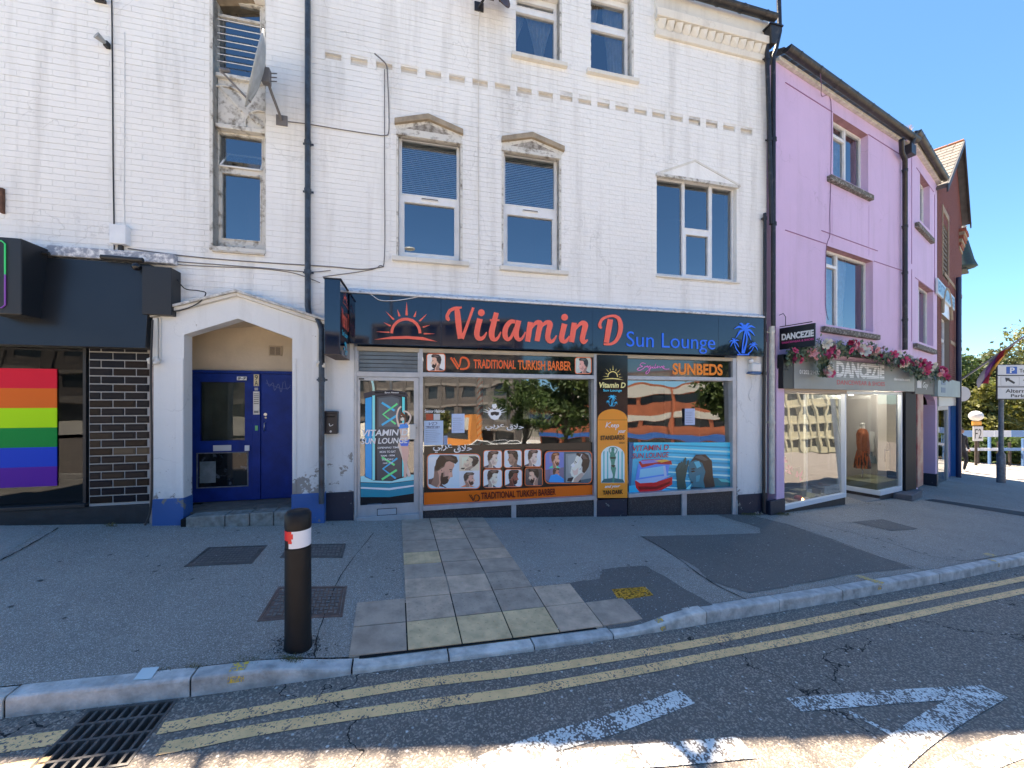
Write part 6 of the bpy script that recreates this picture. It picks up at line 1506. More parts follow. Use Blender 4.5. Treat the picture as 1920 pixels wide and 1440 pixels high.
CORAL = M('coral_letters', (.92, .15, .09), .32); BLUL = M('blue_letters', (.03, .18, .95), .3); EDGE = M('letter_edge', (.28, .02, .02), .4)
def c5(x, y): return (600+x/4.8, 520+y/4.8)
def c6(x, y): return (960+x/4, 560+y/4)
_k = [0]
def glyph(name, strokes, cf, sc, extra=()):
    mb = MB()
    for s_ in strokes:
        _k[0] += 1; pts = [(*cf(a, b), w/sc) for a, b, w in s_]
        stroke(mb, pts, lambda x, y: W.at(x, y, FS-.012), FS-.012-.0006*(_k[0] % 5), .0115, 10)
    for o in extra:
        _k[0] += 1; mb.prism([W.at(*cf(*p), FS-.012) for p in o], FS-.0125-.0006*(_k[0] % 5), FS-.001)
    T_f.part(name, mb, CORAL)
D5 = 4.8
glyph('letter_v', [[(1165, 388, 18), (1150, 372, 34), (1145, 345, 30), (1170, 300, 30), (1215, 278, 28), (1260, 272, 16)], [(1232, 272, 38), (1238, 330, 50), (1248, 430, 52), (1262, 552, 44)], [(1380, 272, 24), (1345, 370, 24), (1310, 470, 28), (1278, 552, 34)]], c5, D5, [[(1205, 268), (1275, 262), (1278, 280), (1210, 290)]])
glyph('letter_i', [[(1440, 372, 52), (1420, 450, 50), (1412, 510, 50), (1425, 546, 42), (1455, 550, 34), (1480, 530, 24), (1500, 492, 10)]], c5, D5, [disc(1452, 318, 31, 20)])
glyph('letter_t', [[(1588, 318, 44), (1562, 420, 50), (1545, 500, 52), (1553, 548, 44), (1580, 560, 32), (1608, 535, 22), (1628, 490, 10)], [(1530, 385, 16), (1615, 385, 16)]], c5, D5)
glyph('letter_a', [[(1758, 400, 30), (1715, 400, 38), (1675, 450, 46), (1665, 520, 46), (1690, 558, 34), (1725, 530, 26), (1758, 450, 22)], [(1790, 388, 46), (1768, 480, 48), (1770, 535, 44), (1795, 562, 30), (1825, 540, 22), (1850, 490, 10)]], c5, D5)
glyph('letter_m', [[(138, 175, 40), (128, 250, 40), (117, 322, 38)], [(140, 235, 10), (165, 195, 22), (190, 178, 34), (212, 190, 42), (200, 250, 40), (188, 318, 38)], [(205, 235, 10), (235, 195, 22), (262, 178, 34), (285, 190, 42), (275, 240, 40), (268, 290, 38), (282, 318, 34), (308, 315, 24), (335, 275, 9)]], c6, 4)
glyph('letter_i', [[(395, 188, 42), (380, 250, 40), (372, 295, 40), (385, 320, 32), (408, 315, 24), (430, 280, 9)]], c6, 4, [disc(395, 139, 25, 20)])
glyph('letter_n', [[(468, 180, 40), (458, 255, 40), (447, 326, 38)], [(472, 240, 10), (500, 200, 22), (528, 183, 36), (550, 198, 42), (538, 250, 40), (528, 300, 38), (540, 325, 32), (568, 308, 10)]], c6, 4)
glyph('letter_d', [[(738, 155, 40), (725, 230, 42), (708, 330, 36)], [(672, 222, 14), (660, 208, 24), (660, 185, 22), (680, 152, 20), (720, 134, 18), (765, 130, 20), (800, 150, 28), (815, 200, 34), (808, 260, 32), (780, 315, 26), (740, 340, 20), (688, 342, 14)]], c6, 4)
mb = MB(); kk = [0]
fx, fy = lambda u: 490+565*u, lambda v: 215+365*v
def put_(ps): kk[0] += 1; mb.prism([W.at(*c5(fx(u), fy(v)), FS-.010) for u, v in ps], FS-.010-.0004*(kk[0] % 4), FS-.001)
def st_(ps): kk[0] += 1; stroke(mb, [(*c5(fx(u), fy(v)), t*565/4.8) for u, v, t in ps], lambda x, y: W.at(x, y, FS-.010), FS-.0105, .009, 4)
sun_icon(put_, st_); T_f.part('sun_emblem', mb, CORAL)
t0 = wtext(T_f, 'Sun Lounge', 1175, 621, 1341, 658.5, FS-.012, None, None, -.004, ext=.0105, mat=BLUL)
for v in t0.data.vertices: pass
# letters run level with the sign
mb = MB(); kk = [0]; px0, py0, pw_, ph_ = 1368, 601, 52, 66
def put_(ps): kk[0] += 1; mb.prism([W.at(px0+pw_*u, py0+ph_*v, FS-.010) for u, v in ps], FS-.010-.0004*(kk[0] % 5), FS-.001)
def st_(ps): kk[0] += 1; stroke(mb, [(px0+pw_*u, py0+ph_*v, t*pw_) for u, v, t in ps], lambda x, y: W.at(x, y, FS-.010), FS-.0105-.0004*(kk[0] % 7), .0, 5)
palm_icon(put_, st_); T_f.part('palm_emblem', mb, BLUL)
# ---- projecting box sign
pf = -.70; s0, zt = W.at(608, 522, pf); s1, _ = W.at(638, 522, pf); _, zb = W.at(608, 664, pf)
T_q = Thing('projecting_sign', 'navy box sign sticking out at the left end of the long fascia', 'projecting sign', W, (s0, 0, zb))
mb = MB(); mb.box(s0, s1, pf, -.04, zb, zt); T_q.part('box', mb, m_fas, bev=.006); mb = MB(); mb.box(s0-.01, s1+.012, pf-.01, -.04, zt, zt+.012); mb.box(s0+.06, s1-.06, -.045, -.0, zb+.1, zb+.2); mb.box(s0+.06, s1-.06, -.045, -.0, zt-.2, zt-.1); T_q.part('bracket', mb, m_blkc)
mb = MB(); mb.box(s0-.004, s1+.004, pf-.004, -.05, zb-.006, zb-.001); T_q.part('underside', mb, M('bare_underside', (.14, .11, .10), .8, var=.5, vs=20))
# print on its right-hand face
side = Frame((0, 0), 0)
class SideFrame:      # x runs out from the wall, drawn on the face s = s1
    pass
def sidepoly(mb, pts, k): mb.add([(s1+.002+k*.0004, pf+.03+(-.09-pf-.03)*u, zt-(zt-zb)*v) for u, v in pts], [tuple(range(len(pts)))])
mb = MB(); kk = [0]
def put_(ps): kk[0] += 1; sidepoly(mb, [(.1+.8*u, .06+.22*v) for u, v in ps], kk[0])
def st_(ps):
    kk[0] += 1; Lf, Rt = ribbon([(.1+.8*u, .06+.22*v, t*.8) for u, v, t in ps], 4)
    for i in range(len(Lf)-1): sidepoly(mb, [Lf[i], Lf[i+1], Rt[i+1], Rt[i]], kk[0])
sun_icon(put_, st_); T_q.part('sun_emblem', mb, CORAL)
def side_text(s_, u0, u1, v0, v1, mat, bold=.03):
    cu = bpy.data.curves.new('t', 'FONT'); cu.body = s_; cu.offset = bold; tmp = bpy.data.objects.new('t', cu); me0 = bpy.data.meshes.new_from_object(tmp)
    vs = [v.co for v in me0.vertices]; ax, bx = min(v.x for v in vs), max(v.x for v in vs); ay, by = min(v.y for v in vs), max(v.y for v in vs); mb = MB()
    mb.add([(s1+.003, pf+.03+(-.09-pf-.03)*(u0+(u1-u0)*(v.x-ax)/(bx-ax)), zt-(zt-zb)*(v1+(v0-v1)*(v.y-ay)/(by-ay))) for v in vs], [tuple(p.vertices) for p in me0.polygons])
    bpy.data.objects.remove(tmp); bpy.data.meshes.remove(me0); bpy.data.curves.remove(cu); T_q.part('lettering', mb, mat)
side_text('Vitamin D', .06, .94, .34, .60, CORAL); side_text('Sun Lounge', .15, .85, .64, .74, ink(60, 170, 226)); 
mb = MB(); kk = [0]
def put_(ps): kk[0] += 1; sidepoly(mb, [(.3+.4*u, .77+.2*v) for u, v in ps], kk[0])
def st_(ps):
    kk[0] += 1; Lf, Rt = ribbon([(.3+.4*u, .77+.2*v, t*.4) for u, v, t in ps], 4)
    for i in range(len(Lf)-1): sidepoly(mb, [Lf[i], Lf[i+1], Rt[i+1], Rt[i]], kk[0])
palm_icon(put_, st_); T_q.part('palm_emblem', mb, ink(60, 170, 226))

# ================================================================ left shop
T_l = Thing('shopfront', 'dark shopfront at the left edge with a glazed brick pier', 'shopfront', W, (W.sx(100), 0, gz(-5)))
xL = W.sx(-300)
m_dk = M('black_fascia', (.018, .021, .026), .30, var=.3, vs=1.2, bump=.02, bs=3)
m_dk2 = M('black_panel_matt', (.014, .016, .020), .45)
fl1 = (W.at(0, 478, -.16)[1]+W.at(270, 490, -.16)[1])/2; fl0 = (W.at(0, 648, -.16)[1]+W.at(275, 652, -.16)[1])/2
mb = MB(); mb.add([(xL, -.22, fl0), (W.sx(274, -.2), -.22, fl0), (W.sx(274, -.2), -.12, fl1), (xL, -.12, fl1), (xL, .02, fl0), (W.sx(274, -.2), .02, fl0), (W.sx(274, -.2), .02, fl1), (xL, .02, fl1)], [(0, 1, 2, 3), (1, 5, 6, 2), (3, 2, 6, 7), (1, 0, 4, 5)]); T_l.part('fascia', mb, m_dk)
mb = MB(); s, z = W.at(256, 500, -.2); mb.ball((s, -.2, z), .05, 12); T_l.part('camera_dome', mb, M('dome_black', (.01, .01, .012), .1))
mb = MB(); a, b, c, e = rc(W, 270, 325, 500, 590, -.16); mb.box(a, b, -.20, -.0, c, e); T_l.part('fascia_end_box', mb, m_dk2, bev=.006)
mb = MB(); mb.box(xL, W.sx(325, -.1), -.10, .0, W.at(150, 487)[1], W.at(150, 468)[1]); T_l.part('flashing', mb, m_lead, bev=.01)
mb = MB(); mb.tube([(xL, -.17, fl1+.03), (W.sx(92, -.17), -.17, fl1+.03)], .022, 8); mb.tube([(W.sx(190, -.17), -.17, fl1+.035), (W.sx(268, -.17), -.17, fl1+.03)], .03, 8); T_l.part('light_trough', mb, m_blkc)
# glass, frame, flag poster
wl1 = W.sx(163, .06); zwb = W.at(100, 944, .06)[1]
mb = MB(); mb.quad((xL, .06, zwb), (wl1, .06, zwb), (wl1, .06, fl0+.05), (xL, .06, fl0+.05)); T_l.part('shop_window', mb, glass('dark_shop_glass', (.6, .6, .6), 1.5))
mb = MB(); mb.quad((xL, 1.8, -1), (W.sx(283), 1.8, -1), (W.sx(283), 1.8, 2.7), (xL, 1.8, 2.7)); mb.quad((xL, .1, 2.7), (xL, 1.8, 2.7), (W.sx(283), 1.8, 2.7), (W.sx(283), .1, 2.7)); mb.quad((xL, .1, zwb), (W.sx(283), .1, zwb), (W.sx(283), 1.8, zwb), (xL, 1.8, zwb)); T_l.part('interior_lining', mb, M('club_dark', (.02, .022, .028), .8))
mb = MB(); mb.box(wl1, wl1+.03, -.0, .1, zwb, fl0+.05); mb.mat(m_dk2); T_l.part('window_mullion', mb)
mb = MB(); mb.box(xL, W.sx(165), -.05, .1, W.at(100, 953)[1], zwb); T_l.part('window_sill', mb, m_dk2, bev=.006)
mb = MB(); mb.box(xL, W.sx(283), -.03, .3, -.8, W.at(100, 953)[1]-.004); T_l.part('plinth', mb, M('charcoal_render', (.020, .024, .030), .6, var=.5, vs=9, bump=.4, bs=30))
fx0, fx1 = xL+.2, W.sx(107, .05); ft, fbm = W.at(50, 691, .05)[1], W.at(50, 913, .05)[1]
T_fl = Thing('rainbow_poster', 'six-stripe rainbow flag poster inside the dark window at the left edge', 'poster', W, (fx0, .05, fbm))
for i, c in enumerate(((196, 30, 52), (200, 96, 34), (160, 206, 20), (16, 124, 56), (28, 62, 176), (84, 34, 140))):
    mb = MB(); mb.box(fx0, fx1, .045, .055, fbm+(ft-fbm)*(5-i)/6, fbm+(ft-fbm)*(6-i)/6); T_fl.part('stripe', mb, M('flag_%d' % i, tuple(v*1.25 for v in lin(c)), .5, spec=.12))
# projecting illuminated sign at the left edge
s1_, zt_ = W.at(40, 447, -.42); _, zb_ = W.at(40, 590, -.42); s0_ = W.at(-30, 500, -.42)[0]
T_n = Thing('projecting_sign', 'black sign box cut by the left edge, with a green and violet neon outline', 'projecting sign', W, (s0_, -.1, zb_))
mb = MB(); mb.box(s0_, s1_, -.42, -.1, zb_, zt_); T_n.part('box', mb, m_dk2, bev=.01)
nx = W.sx(9, -.43); nz1, nz0 = W.at(9, 452, -.43)[1], W.at(9, 577, -.43)[1]; nm = (nz1+nz0)/2
mb = MB(); mb.tube([(s0_+.02, -.428, nz1), (nx-.03, -.428, nz1), (nx, -.428, nz1-.03), (nx, -.428, nm)], .007, 6); T_n.part('neon_tube', mb, M('neon_green', (.03, .35, .10), .4, emit=.15))
mb = MB(); mb.tube([(nx, -.428, nm), (nx, -.428, nz0+.03), (nx-.03, -.428, nz0), (s0_+.02, -.428, nz0)], .007, 6); T_n.part('neon_tube', mb, M('neon_violet', (.12, .035, .22), .4, emit=.15))
# glazed brick pier
bx0, bx1 = W.sx(165.5, -.02), W.sx(281, -.02)
T_g = Thing('brick_pier', 'pier of glossy dark glazed bricks beside the rainbow poster', 'pier', W, (bx0, -.02, -.8))
zbt = fl0+.02; zbb = W.at(170, 945)[1]
mb = MB(); mb.box(bx0, bx1, -.006, .12, W.at(100, 953)[1], zbt); T_g.part('mortar', mb, M('grey_mortar', (.38, .38, .37), .8))
H_ = (W.at(220, 660)[1]-W.at(220, 942)[1])/19.0; L_ = H_*2.45; rr = random.Random(6)
gm = [M('glazed_%d' % i, c, .25, spec=.18, bump=.06, bs=30) for i, c in enumerate(((.008, .010, .016), (.014, .014, .018), (.020, .014, .012), (.035, .026, .020), (.10, .075, .05)))]
row = 0; z = zbb+.004
while z+H_*.5 < zbt:
    x = bx0-(L_/2 if row % 2 else 0)
    while x < bx1-.01:
        a, b = max(x, bx0)+.006, min(x+L_, bx1)-.006
        if b-a > .02:
            e = min(z+H_-.012, zbt); mb = MB(); f = .004
            mb.add([(a, -.0055, z), (b, -.0055, z), (b, -.0055, e), (a, -.0055, e), (a+f, -.016, z+f), (b-f, -.016, z+f), (b-f, -.016, e-f), (a+f, -.016, e-f), (a+.014, -.0155, z+.014), (b-.014, -.0155, z+.014), (b-.014, -.0155, e-.014), (a+.014, -.0155, e-.014), (a+.018, -.020, z+.018), (b-.018, -.020, z+.018), (b-.018, -.020, e-.018), (a+.018, -.020, e-.018)],
                   [(0, 1, 5, 4), (1, 2, 6, 5), (2, 3, 7, 6), (3, 0, 4, 7), (4, 5, 9, 8), (5, 6, 10, 9), (6, 7, 11, 10), (7, 4, 8, 11), (8, 9, 13, 12), (9, 10, 14, 13), (10, 11, 15, 14), (11, 8, 12, 15), (12, 13, 14, 15)])
            k = 4 if row in (6, 7) and rr.random() < .6 and x > bx0+.05 else rr.choice((0, 0, 1, 1, 2, 3) if row < 9 else (0, 0, 0, 1, 1, 2))
            T_g.part('brick', mb, gm[k])
        x += L_
    z += H_; row += 1
mb = MB(); mb.box(W.sx(283), W.sx(292), -.03, .0, -.8, W.at(285, 600)[1]); T_g.part('edge_strip', mb, M('pinkish_strip', (.42, .34, .31), .7, var=.5, vs=10), bev=.004)
# ================================================================ lilac building
def lilac(name): return painted_wall(name, (.62, .455, .67), grime=(.40, .30, .42), streak=.45, bump=.35)
m_lil = lilac('lilac_render')
m_oldsill = M('lichened_sill', (.10, .095, .085), .9, var=.8, vs=22, bump=.6, bs=60, col2=(.36, .35, .33), lo=.5, hi=.65)
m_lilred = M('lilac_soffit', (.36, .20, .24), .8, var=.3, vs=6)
def text_map(T, s_, fn, mat, bold=.02, name='lettering', parent=None, shear=0):
    cu = bpy.data.curves.new('t', 'FONT'); cu.body = s_; cu.offset = bold; cu.shear = shear; tmp = bpy.data.objects.new('t', cu); me0 = bpy.data.meshes.new_from_object(tmp)
    vs = [v.co.copy() for v in me0.vertices]; fs = [tuple(p.vertices) for p in me0.polygons]
    bpy.data.objects.remove(tmp); bpy.data.meshes.remove(me0); bpy.data.curves.remove(cu)
    ax, bx = min(v.x for v in vs), max(v.x for v in vs); ay, by = min(v.y for v in vs), max(v.y for v in vs)
    mb = MB(); mb.add([fn((v.x-ax)/(bx-ax), (v.y-ay)/(by-ay)) for v in vs], fs); return T.part(name, mb, mat, parent=parent)
def pz(x, y, d=0): return P.at(x, y, d)[1]
L0, L1 = P.sx(1455), P.sx(1700)
zEp = (pz(1458, 118)+pz(1691, 272))/2
hP1 = (P.sx(1562), P.sx(1628), pz(1562, 327), pz(1562, 211)); hP2 = (P.sx(1549), P.sx(1637), pz(1549, 608), pz(1549, 460))
shz1 = (pz(1470, 731)+pz(1690, 736))/2
hPs = (P.sx(1468), P.sx(1693), -4, shz1+.5)
T_k = Thing('lilac_building', 'lilac rendered building over the dancewear shop', 'building', P, (0, 0, gz(5)))
mb = MB(); wall_holes(mb, L0, L1, -2.2, zEp+.02, [hP1, hP2, hPs], .0, .17); T_k.part('wall', mb, m_lil)
mb = MB(); mb.box(L0, L1, .17, 7, zEp, zEp+.1); mb.box(L0, L1, 7, 7.2, -2, zEp-.02); T_k.part('roof', mb, m_roof)
mb = MB(); mb.box(L0, L1, -.07, .0, zEp-.0, zEp+.07); T_k.part('eaves_board', mb, M('white_eaves', (.62, .60, .56), .7, var=.4, vs=10), bev=.006)
# shallow incised panel lines
m_gr = M('lilac_groove', (.30, .16, .30), .9)
for pts in (([1472, 151], [1560, 214]), ([1628, 252], [1690, 292]), ([1472, 430], [1549, 459]), ([1638, 491], [1691, 506]), ([1540, 432], [1645, 471])):
    (xa, ya), (xb, yb) = pts; a, z = P.at(xa, ya); b, z2 = P.at(xb, yb); zz_ = (z+z2)/2; mb = MB(); mb.box(a, b, -.012, -.001, zz_-.006, zz_+.006); T_k.part('render_line', mb, m_gr)
for x in (1560, 1629):
    mb = MB(); a = P.sx(x); mb.box(a-.006, a+.006, -.006, -.001, pz(x, 455 if x == 1560 else 480), pz(x, 370 if x == 1560 else 385)); T_k.part('render_line', mb, m_lil)
for (h, bays, sl, mv) in ((hP1, (1583, 228, 322, 262), (1559, 1639, 326), 1), (hP2, (1568, 470, 604, 503), (1547, 1651, 611), 2)):
    s0, s1, z0, z1 = h; d = .135; mx = P.sx(bays[0], d); zt = z1-.05
    ztr = P.at(1568 if mv == 2 else 1575, bays[3], d)[1]
    panes = [(s0+.04, mx-.03, z0+.04, ztr-.03), (s0+.04, mx-.03, ztr+.03, z1-.05), (mx+.035, s1-.04, z0+.04, z1-.05)]
    w = window(T_k, (s0+.002, s1-.002, z0+.002, z1-.002), d, panes)
    room(T_k, h, d+.12); wd_ = s1-s0
    curtain(T_k, s0, s1-wd_*.28, z0, z1, d+.13, w, .1, -1)
    mb = MB(); mb.box(P.sx(sl[0], -.08), P.sx(sl[1], -.08), -.085, .10, P.at(sl[0], sl[2], -.08)[1]-.115, P.at(sl[0], sl[2], -.08)[1]); T_k.part('sill', mb, m_oldsill, bev=.012)
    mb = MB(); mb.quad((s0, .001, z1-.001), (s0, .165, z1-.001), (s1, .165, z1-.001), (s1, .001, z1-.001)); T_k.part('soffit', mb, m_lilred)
gp0 = P.at(1460, 98, -.17); gutter('roof_gutter', 'black gutter along the eaves of the first lilac building', P, (L0+.02, -.17, zEp+.14), (L1+.05, -.17, zEp+.12), .085, m_gut, 8, 'black roof gutters')
mb = MB(); x0 = L0+.1
for i in range(22):
    a = L0+.05+(L1-L0-.1)*i/22; b = L0+.05+(L1-L0-.1)*(i+1)/22-.006; t_ = MB(); t_.add([(a, -.12, zEp+.205), (b, -.12, zEp+.205), (b, .5, zEp+.50), (a, .5, zEp+.50), (a, -.12, zEp+.19), (b, -.12, zEp+.19)], [(0, 1, 2, 3), (4, 5, 1, 0)]); T_k.part('slate', t_, m_roof)
cable('wire dropping from the eaves past both lilac windows', [(1537, 130, -.2), (1540, 160, -.15), (1541, 180), (1558, 190), (1558, 320), (1556, 400), (1556, 440), (1549, 470), (1548, 570), (1553, 600)], .006, M('lilac_wire', (.16, .09, .17), .7), fr=P)
# ---- dancewear shopfront
T_z = Thing('shopfront', 'dancewear shopfront with a display window and a set-back glazed entrance', 'shopfront', P, (P.sx(1580), 0, gz(7)))
FDP = -.02; GP = .03
sa, sb, sc_, sd_ = P.sx(1468), P.sx(1587, FDP), P.sx(1651, FDP), P.sx(1692, FDP)
zsb = (P.at(1470, 948, FDP)[1]+P.at(1585, 925, FDP)[1])/2; zfr = (P.at(1470, 957, FDP)[1]+P.at(1590, 932, FDP)[1])/2
ztop = shz1
print('pink shop z', P.at(1470, 948, FDP)[1], P.at(1585, 925, FDP)[1], P.at(1651, 928, FDP)[1], P.at(1692, 920, FDP)[1], P.at(1470, 731)[1], P.at(1690, 736)[1])
m_wfr = M('white_shop_frame', (.66, .70, .74), .3)
mb = MB(); mb.box(sa, sb, FDP, .06, zfr, zsb); fr1 = T_z.part('window_sill', mb, m_wfr, bev=.004)
mb = MB(); mb.box(sb-.05, sb, FDP, .06, zsb+.001, ztop-.06); T_z.part('frame_post', mb, m_wfr, bev=.004)
mb = MB(); mb.box(sa, sb, FDP-.01, .06, ztop-.055, ztop+.02); T_z.part('head_rail', mb, M('tan_rail', (.42, .34, .26), .6), bev=.003)
tl2 = (ztop-zsb)*math.tan(R(2.4))
mb = MB(); mb.quad((sa, GP, zsb), (sb-.05, GP, zsb), (sb-.05, GP+tl2, ztop-.05), (sa, GP+tl2, ztop-.05)); T_z.part('shop_window', mb, glass('display_glass', (.8, .82, .8), 3.6, .014))
mb = MB(); mb.box(sa, sb, .0, .3, -2.5, zfr-.002); T_z.part('stall_riser', mb, M('dark_riser', (.045, .035, .035), .7, var=.4, vs=9))
dl = .75
gz2 = zsb-.12; gf = zfr-.14
mb = MB(); mb.box(sc_, sd_, FDP, .05, gf, gz2); mb.box(sd_-.05, sd_, FDP, .05, gz2+.001, ztop-.06); T_z.part('window_frame', mb, m_wfr, bev=.003)
mb = MB(); mb.box(sc_, sc_+.05, .051, dl, gf, gz2); T_z.part('lobby_sill', mb, m_wfr, bev=.003)
mb = MB(); mb.box(sc_, sd_, .0, .05, -2.5, gf-.002); mb.box(sc_, sc_+.04, .051, dl, -2.5, gf-.002); T_z.part('stall_riser', mb, M('dark_riser', (0, 0, 0)))
mb = MB(); mb.box(sb+.001, sd_, FDP, .04, ztop-.055, ztop+.0); mb.box(sc_, sc_+.03, .041, dl, ztop-.05, ztop); T_z.part('head_rail', mb, m_wfr, bev=.003)
m_dg = glass('lobby_glass', (.82, .84, .82), 2.0, .01)
mb = MB(); mb.quad((sc_+.002, GP, gz2), (sd_-.05, GP, gz2), (sd_-.05, GP, ztop-.05), (sc_+.002, GP, ztop-.05)); T_z.part('shop_window', mb, m_dg)
mb = MB(); mb.quad((sc_+.02, .06, gz2), (sc_+.02, .06, ztop-.05), (sc_+.02, dl, ztop-.05), (sc_+.02, dl, gz2)); T_z.part('lobby_window', mb, m_dg)
mb = MB(); mb.quad((sb-.02, .06, gz2), (sb-.02, dl, gz2), (sb-.02, dl, ztop-.05), (sb-.02, .06, ztop-.05)); T_z.part('lobby_window', mb, m_dg)
mb = MB(); wall_holes(mb, sb, sc_, gf-.06, ztop-.06, [(sb+.08, sc_-.08, gf+.12, ztop-.16)], dl, .05); dr = T_z.part('door', mb, m_wfr); mb = MB(); mb.quad((sb+.08, dl+.02, gf+.12), (sc_-.08, dl+.02, gf+.12), (sc_-.08, dl+.02, ztop-.16), (sb+.08, dl+.02, ztop-.16)); T_z.part('pane', mb, m_dg, parent=dr)
mb = MB(); mb.box(sb, sc_, -.02, dl, -2.4, gf-.07); T_z.part('entrance_step', mb, M('step_grey', (.24, .25, .26), .8, var=.3, vs=9), bev=.006)
# inside
m_dw = M('shop_wall_grey', (.42, .41, .42), .85); fz = gz2+.10
mb = MB(); e_ = L1-.05
mb.quad((L0, 2.6, -2), (e_, 2.6, -2), (e_, 2.6, ztop+.3), (L0, 2.6, ztop+.3)); mb.quad((e_, 2.6, -2), (e_, .18, -2), (e_, .18, ztop+.3), (e_, 2.6, ztop+.3)); mb.quad((L0, .18, -2), (L0, 2.6, -2), (L0, 2.6, ztop+.3), (L0, .18, ztop+.3)); T_z.part('inner_wall', mb, m_dw)
mb = MB(); mb.quad((L0, .05, ztop+.3), (L0, 2.6, ztop+.3), (e_, 2.6, ztop+.3), (e_, .05, ztop+.3)); T_z.part('ceiling', mb, m_dw)
mb = MB(); mb.quad((L0, .8, gf), (e_, .8, gf), (e_, 2.6, gf), (L0, 2.6, gf)); T_z.part('floor', mb, m_flr)
for a, b in ((sa+.01, sb-.06), (sc_+.06, e_-.02)):
    mb = MB(); mb.box(a, b, .08, .8, gf-.1, fz-.10 if a < sb else fz+.05); T_z.part('display_plinth', mb, M('plinth_olive', (.30, .32, .22), .7))
for i, (s, d, pw_) in enumerate(((sc_+.7, .35, 4.5), (sb-1, 1.6, 5), (sa+1.2, .35, 9))):  # light of the spotlights, plus added fill points to show the display
    ld = bpy.data.lights.new('shop_spot_fill', 'POINT'); ld.energy = pw_; ld.color = (1, .9, .75); ld.shadow_soft_size = .06; lo_ = bpy.data.objects.new('shop_spot_fill', ld); COL.objects.link(lo_); lo_.location = P.w((s, d, ztop-(.06 if s > sb-1.5 else .9)))
for i, (px, d) in enumerate(((1640, .3), (1652, .3), (1668, .2))):
    s = P.sx(px, d); mb = MB(); mb.tube([(s, d, ztop+.28), (s, d, ztop+.2)], .05, 10); T_z.part('spotlight', mb, M('spot_glow', (1, .9, .65), .4, emit=5))
mb = MB(); mb.box(sa, sb-.1, .82, .85, fz-.1, fz+.45); T_z.part('back_panel', mb, M('navy_panel', (.02, .025, .05), .5))
# mannequin with orange top and skirt
def clothes(name, label, s, d, z0, h, col, col2):
    t = Thing('mannequin', label, 'mannequin', P, (s, d, z0)); k = h/1.45
    mb = MB(); mb.lathe(s, d, [(.13*k, z0), (.13*k, z0+.015), (.015, z0+.03), (.012, z0+.5*k)], 14); t.part('stand', mb, M('chrome', (.5, .5, .5), .2, metal=1))
    mb = MB(); mb.smooth = True; n = 26; vs = []
    pf_ = [(.19, .42), (.17, .6), (.13, .82)]
    for r, z in pf_:
        for j in range(n): a = 2*math.pi*j/n; q = r*k*(1+.12*math.sin(a*7)*(1 if z < .7 else .2)); vs.append((s+q*math.cos(a), d+q*.7*math.sin(a), z0+z*k))
    mb.add(vs, [(i*n+j, i*n+(j+1) % n, (i+1)*n+(j+1) % n, (i+1)*n+j) for i in range(2) for j in range(n)]); t.part('skirt', mb, col2)
    mb = MB(); mb.smooth = True; vs = []; pf_ = [(.125, .80), (.12, .9), (.15, 1.05), (.165, 1.18), (.12, 1.28), (.06, 1.32)]
    for r, z in pf_:
        for j in range(n): a = 2*math.pi*j/n; vs.append((s+r*k*math.cos(a), d+r*k*.6*math.sin(a), z0+z*k))
    mb.add(vs, [(i*n+j, i*n+(j+1) % n, (i+1)*n+(j+1) % n, (i+1)*n+j) for i in range(5) for j in range(n)])
    for q in (-1, 1): mb.tube([(s+q*.13*k, d, z0+1.22*k), (s+q*.19*k, d-.01, z0+1.0*k), (s+q*.185*k, d-.03, z0+.72*k)], [.055*k, .045*k, .035*k], 10)
    t.part('top', mb, col)
    mb = MB(); mb.tube([(s, d, z0+1.30*k), (s, d, z0+1.40*k)], [.045*k, .04*k], 12); mb.ball((s, d, z0+1.42*k), .045*k, 10, (1, 1, .6)); t.part('neck', mb, M('mannequin_white', (.65, .64, .62), .4)); return t
m_or = M('orange_cloth', (.36, .10, .03), .8, var=.4, vs=30, col2=(.16, .04, .02)); m_or2 = M('orange_skirt', (.44, .09, .02), .8, var=.9, vs=9, stretch=(3, 3, .3), col2=(.02, .012, .01), lo=.48, hi=.55)
s, z = P.at(1617, 912, .56); clothes('mannequin', 'headless mannequin in an orange top and striped skirt in the entrance display', s, .56, z, 1.62, m_or, m_or2)
s, z = P.at(1640, 905, .66); clothes('mannequin', 'second mannequin in white behind the orange one', s, .66, z+.1, 1.5, M('white_cloth', (.55, .55, .55), .8), M('blue_cloth', (.16, .22, .28), .8))
s, z = P.at(1666, 850, .2); T_bag = Thing('tote_bag', 'navy and cream tote bag hanging at the right of the dancewear window', 'bag', P, (s, .2, z-.35))
mb = MB(); mb.box(s-.02, s+.22, .22, .28, z-.22, z+.10); T_bag.part('bag_body', mb, M('navy_bag', (.012, .015, .05), .8), bev=.015); mb = MB(); mb.box(s-.13, s+.03, .19, .215, z-.42, z+.06); T_bag.part('cream_panel', mb, M('cream_bag', (.50, .42, .32), .8), bev=.01)
mb = MB(); mb.tube([(s-.06, .22, z+.06), (s-.04, .22, z+.2), (s+.03, .22, z+.27), (s+.08, .22, z+.2), (s+.09, .22, z+.1)], .013, 6); T_bag.part('strap', mb, m_blkc)
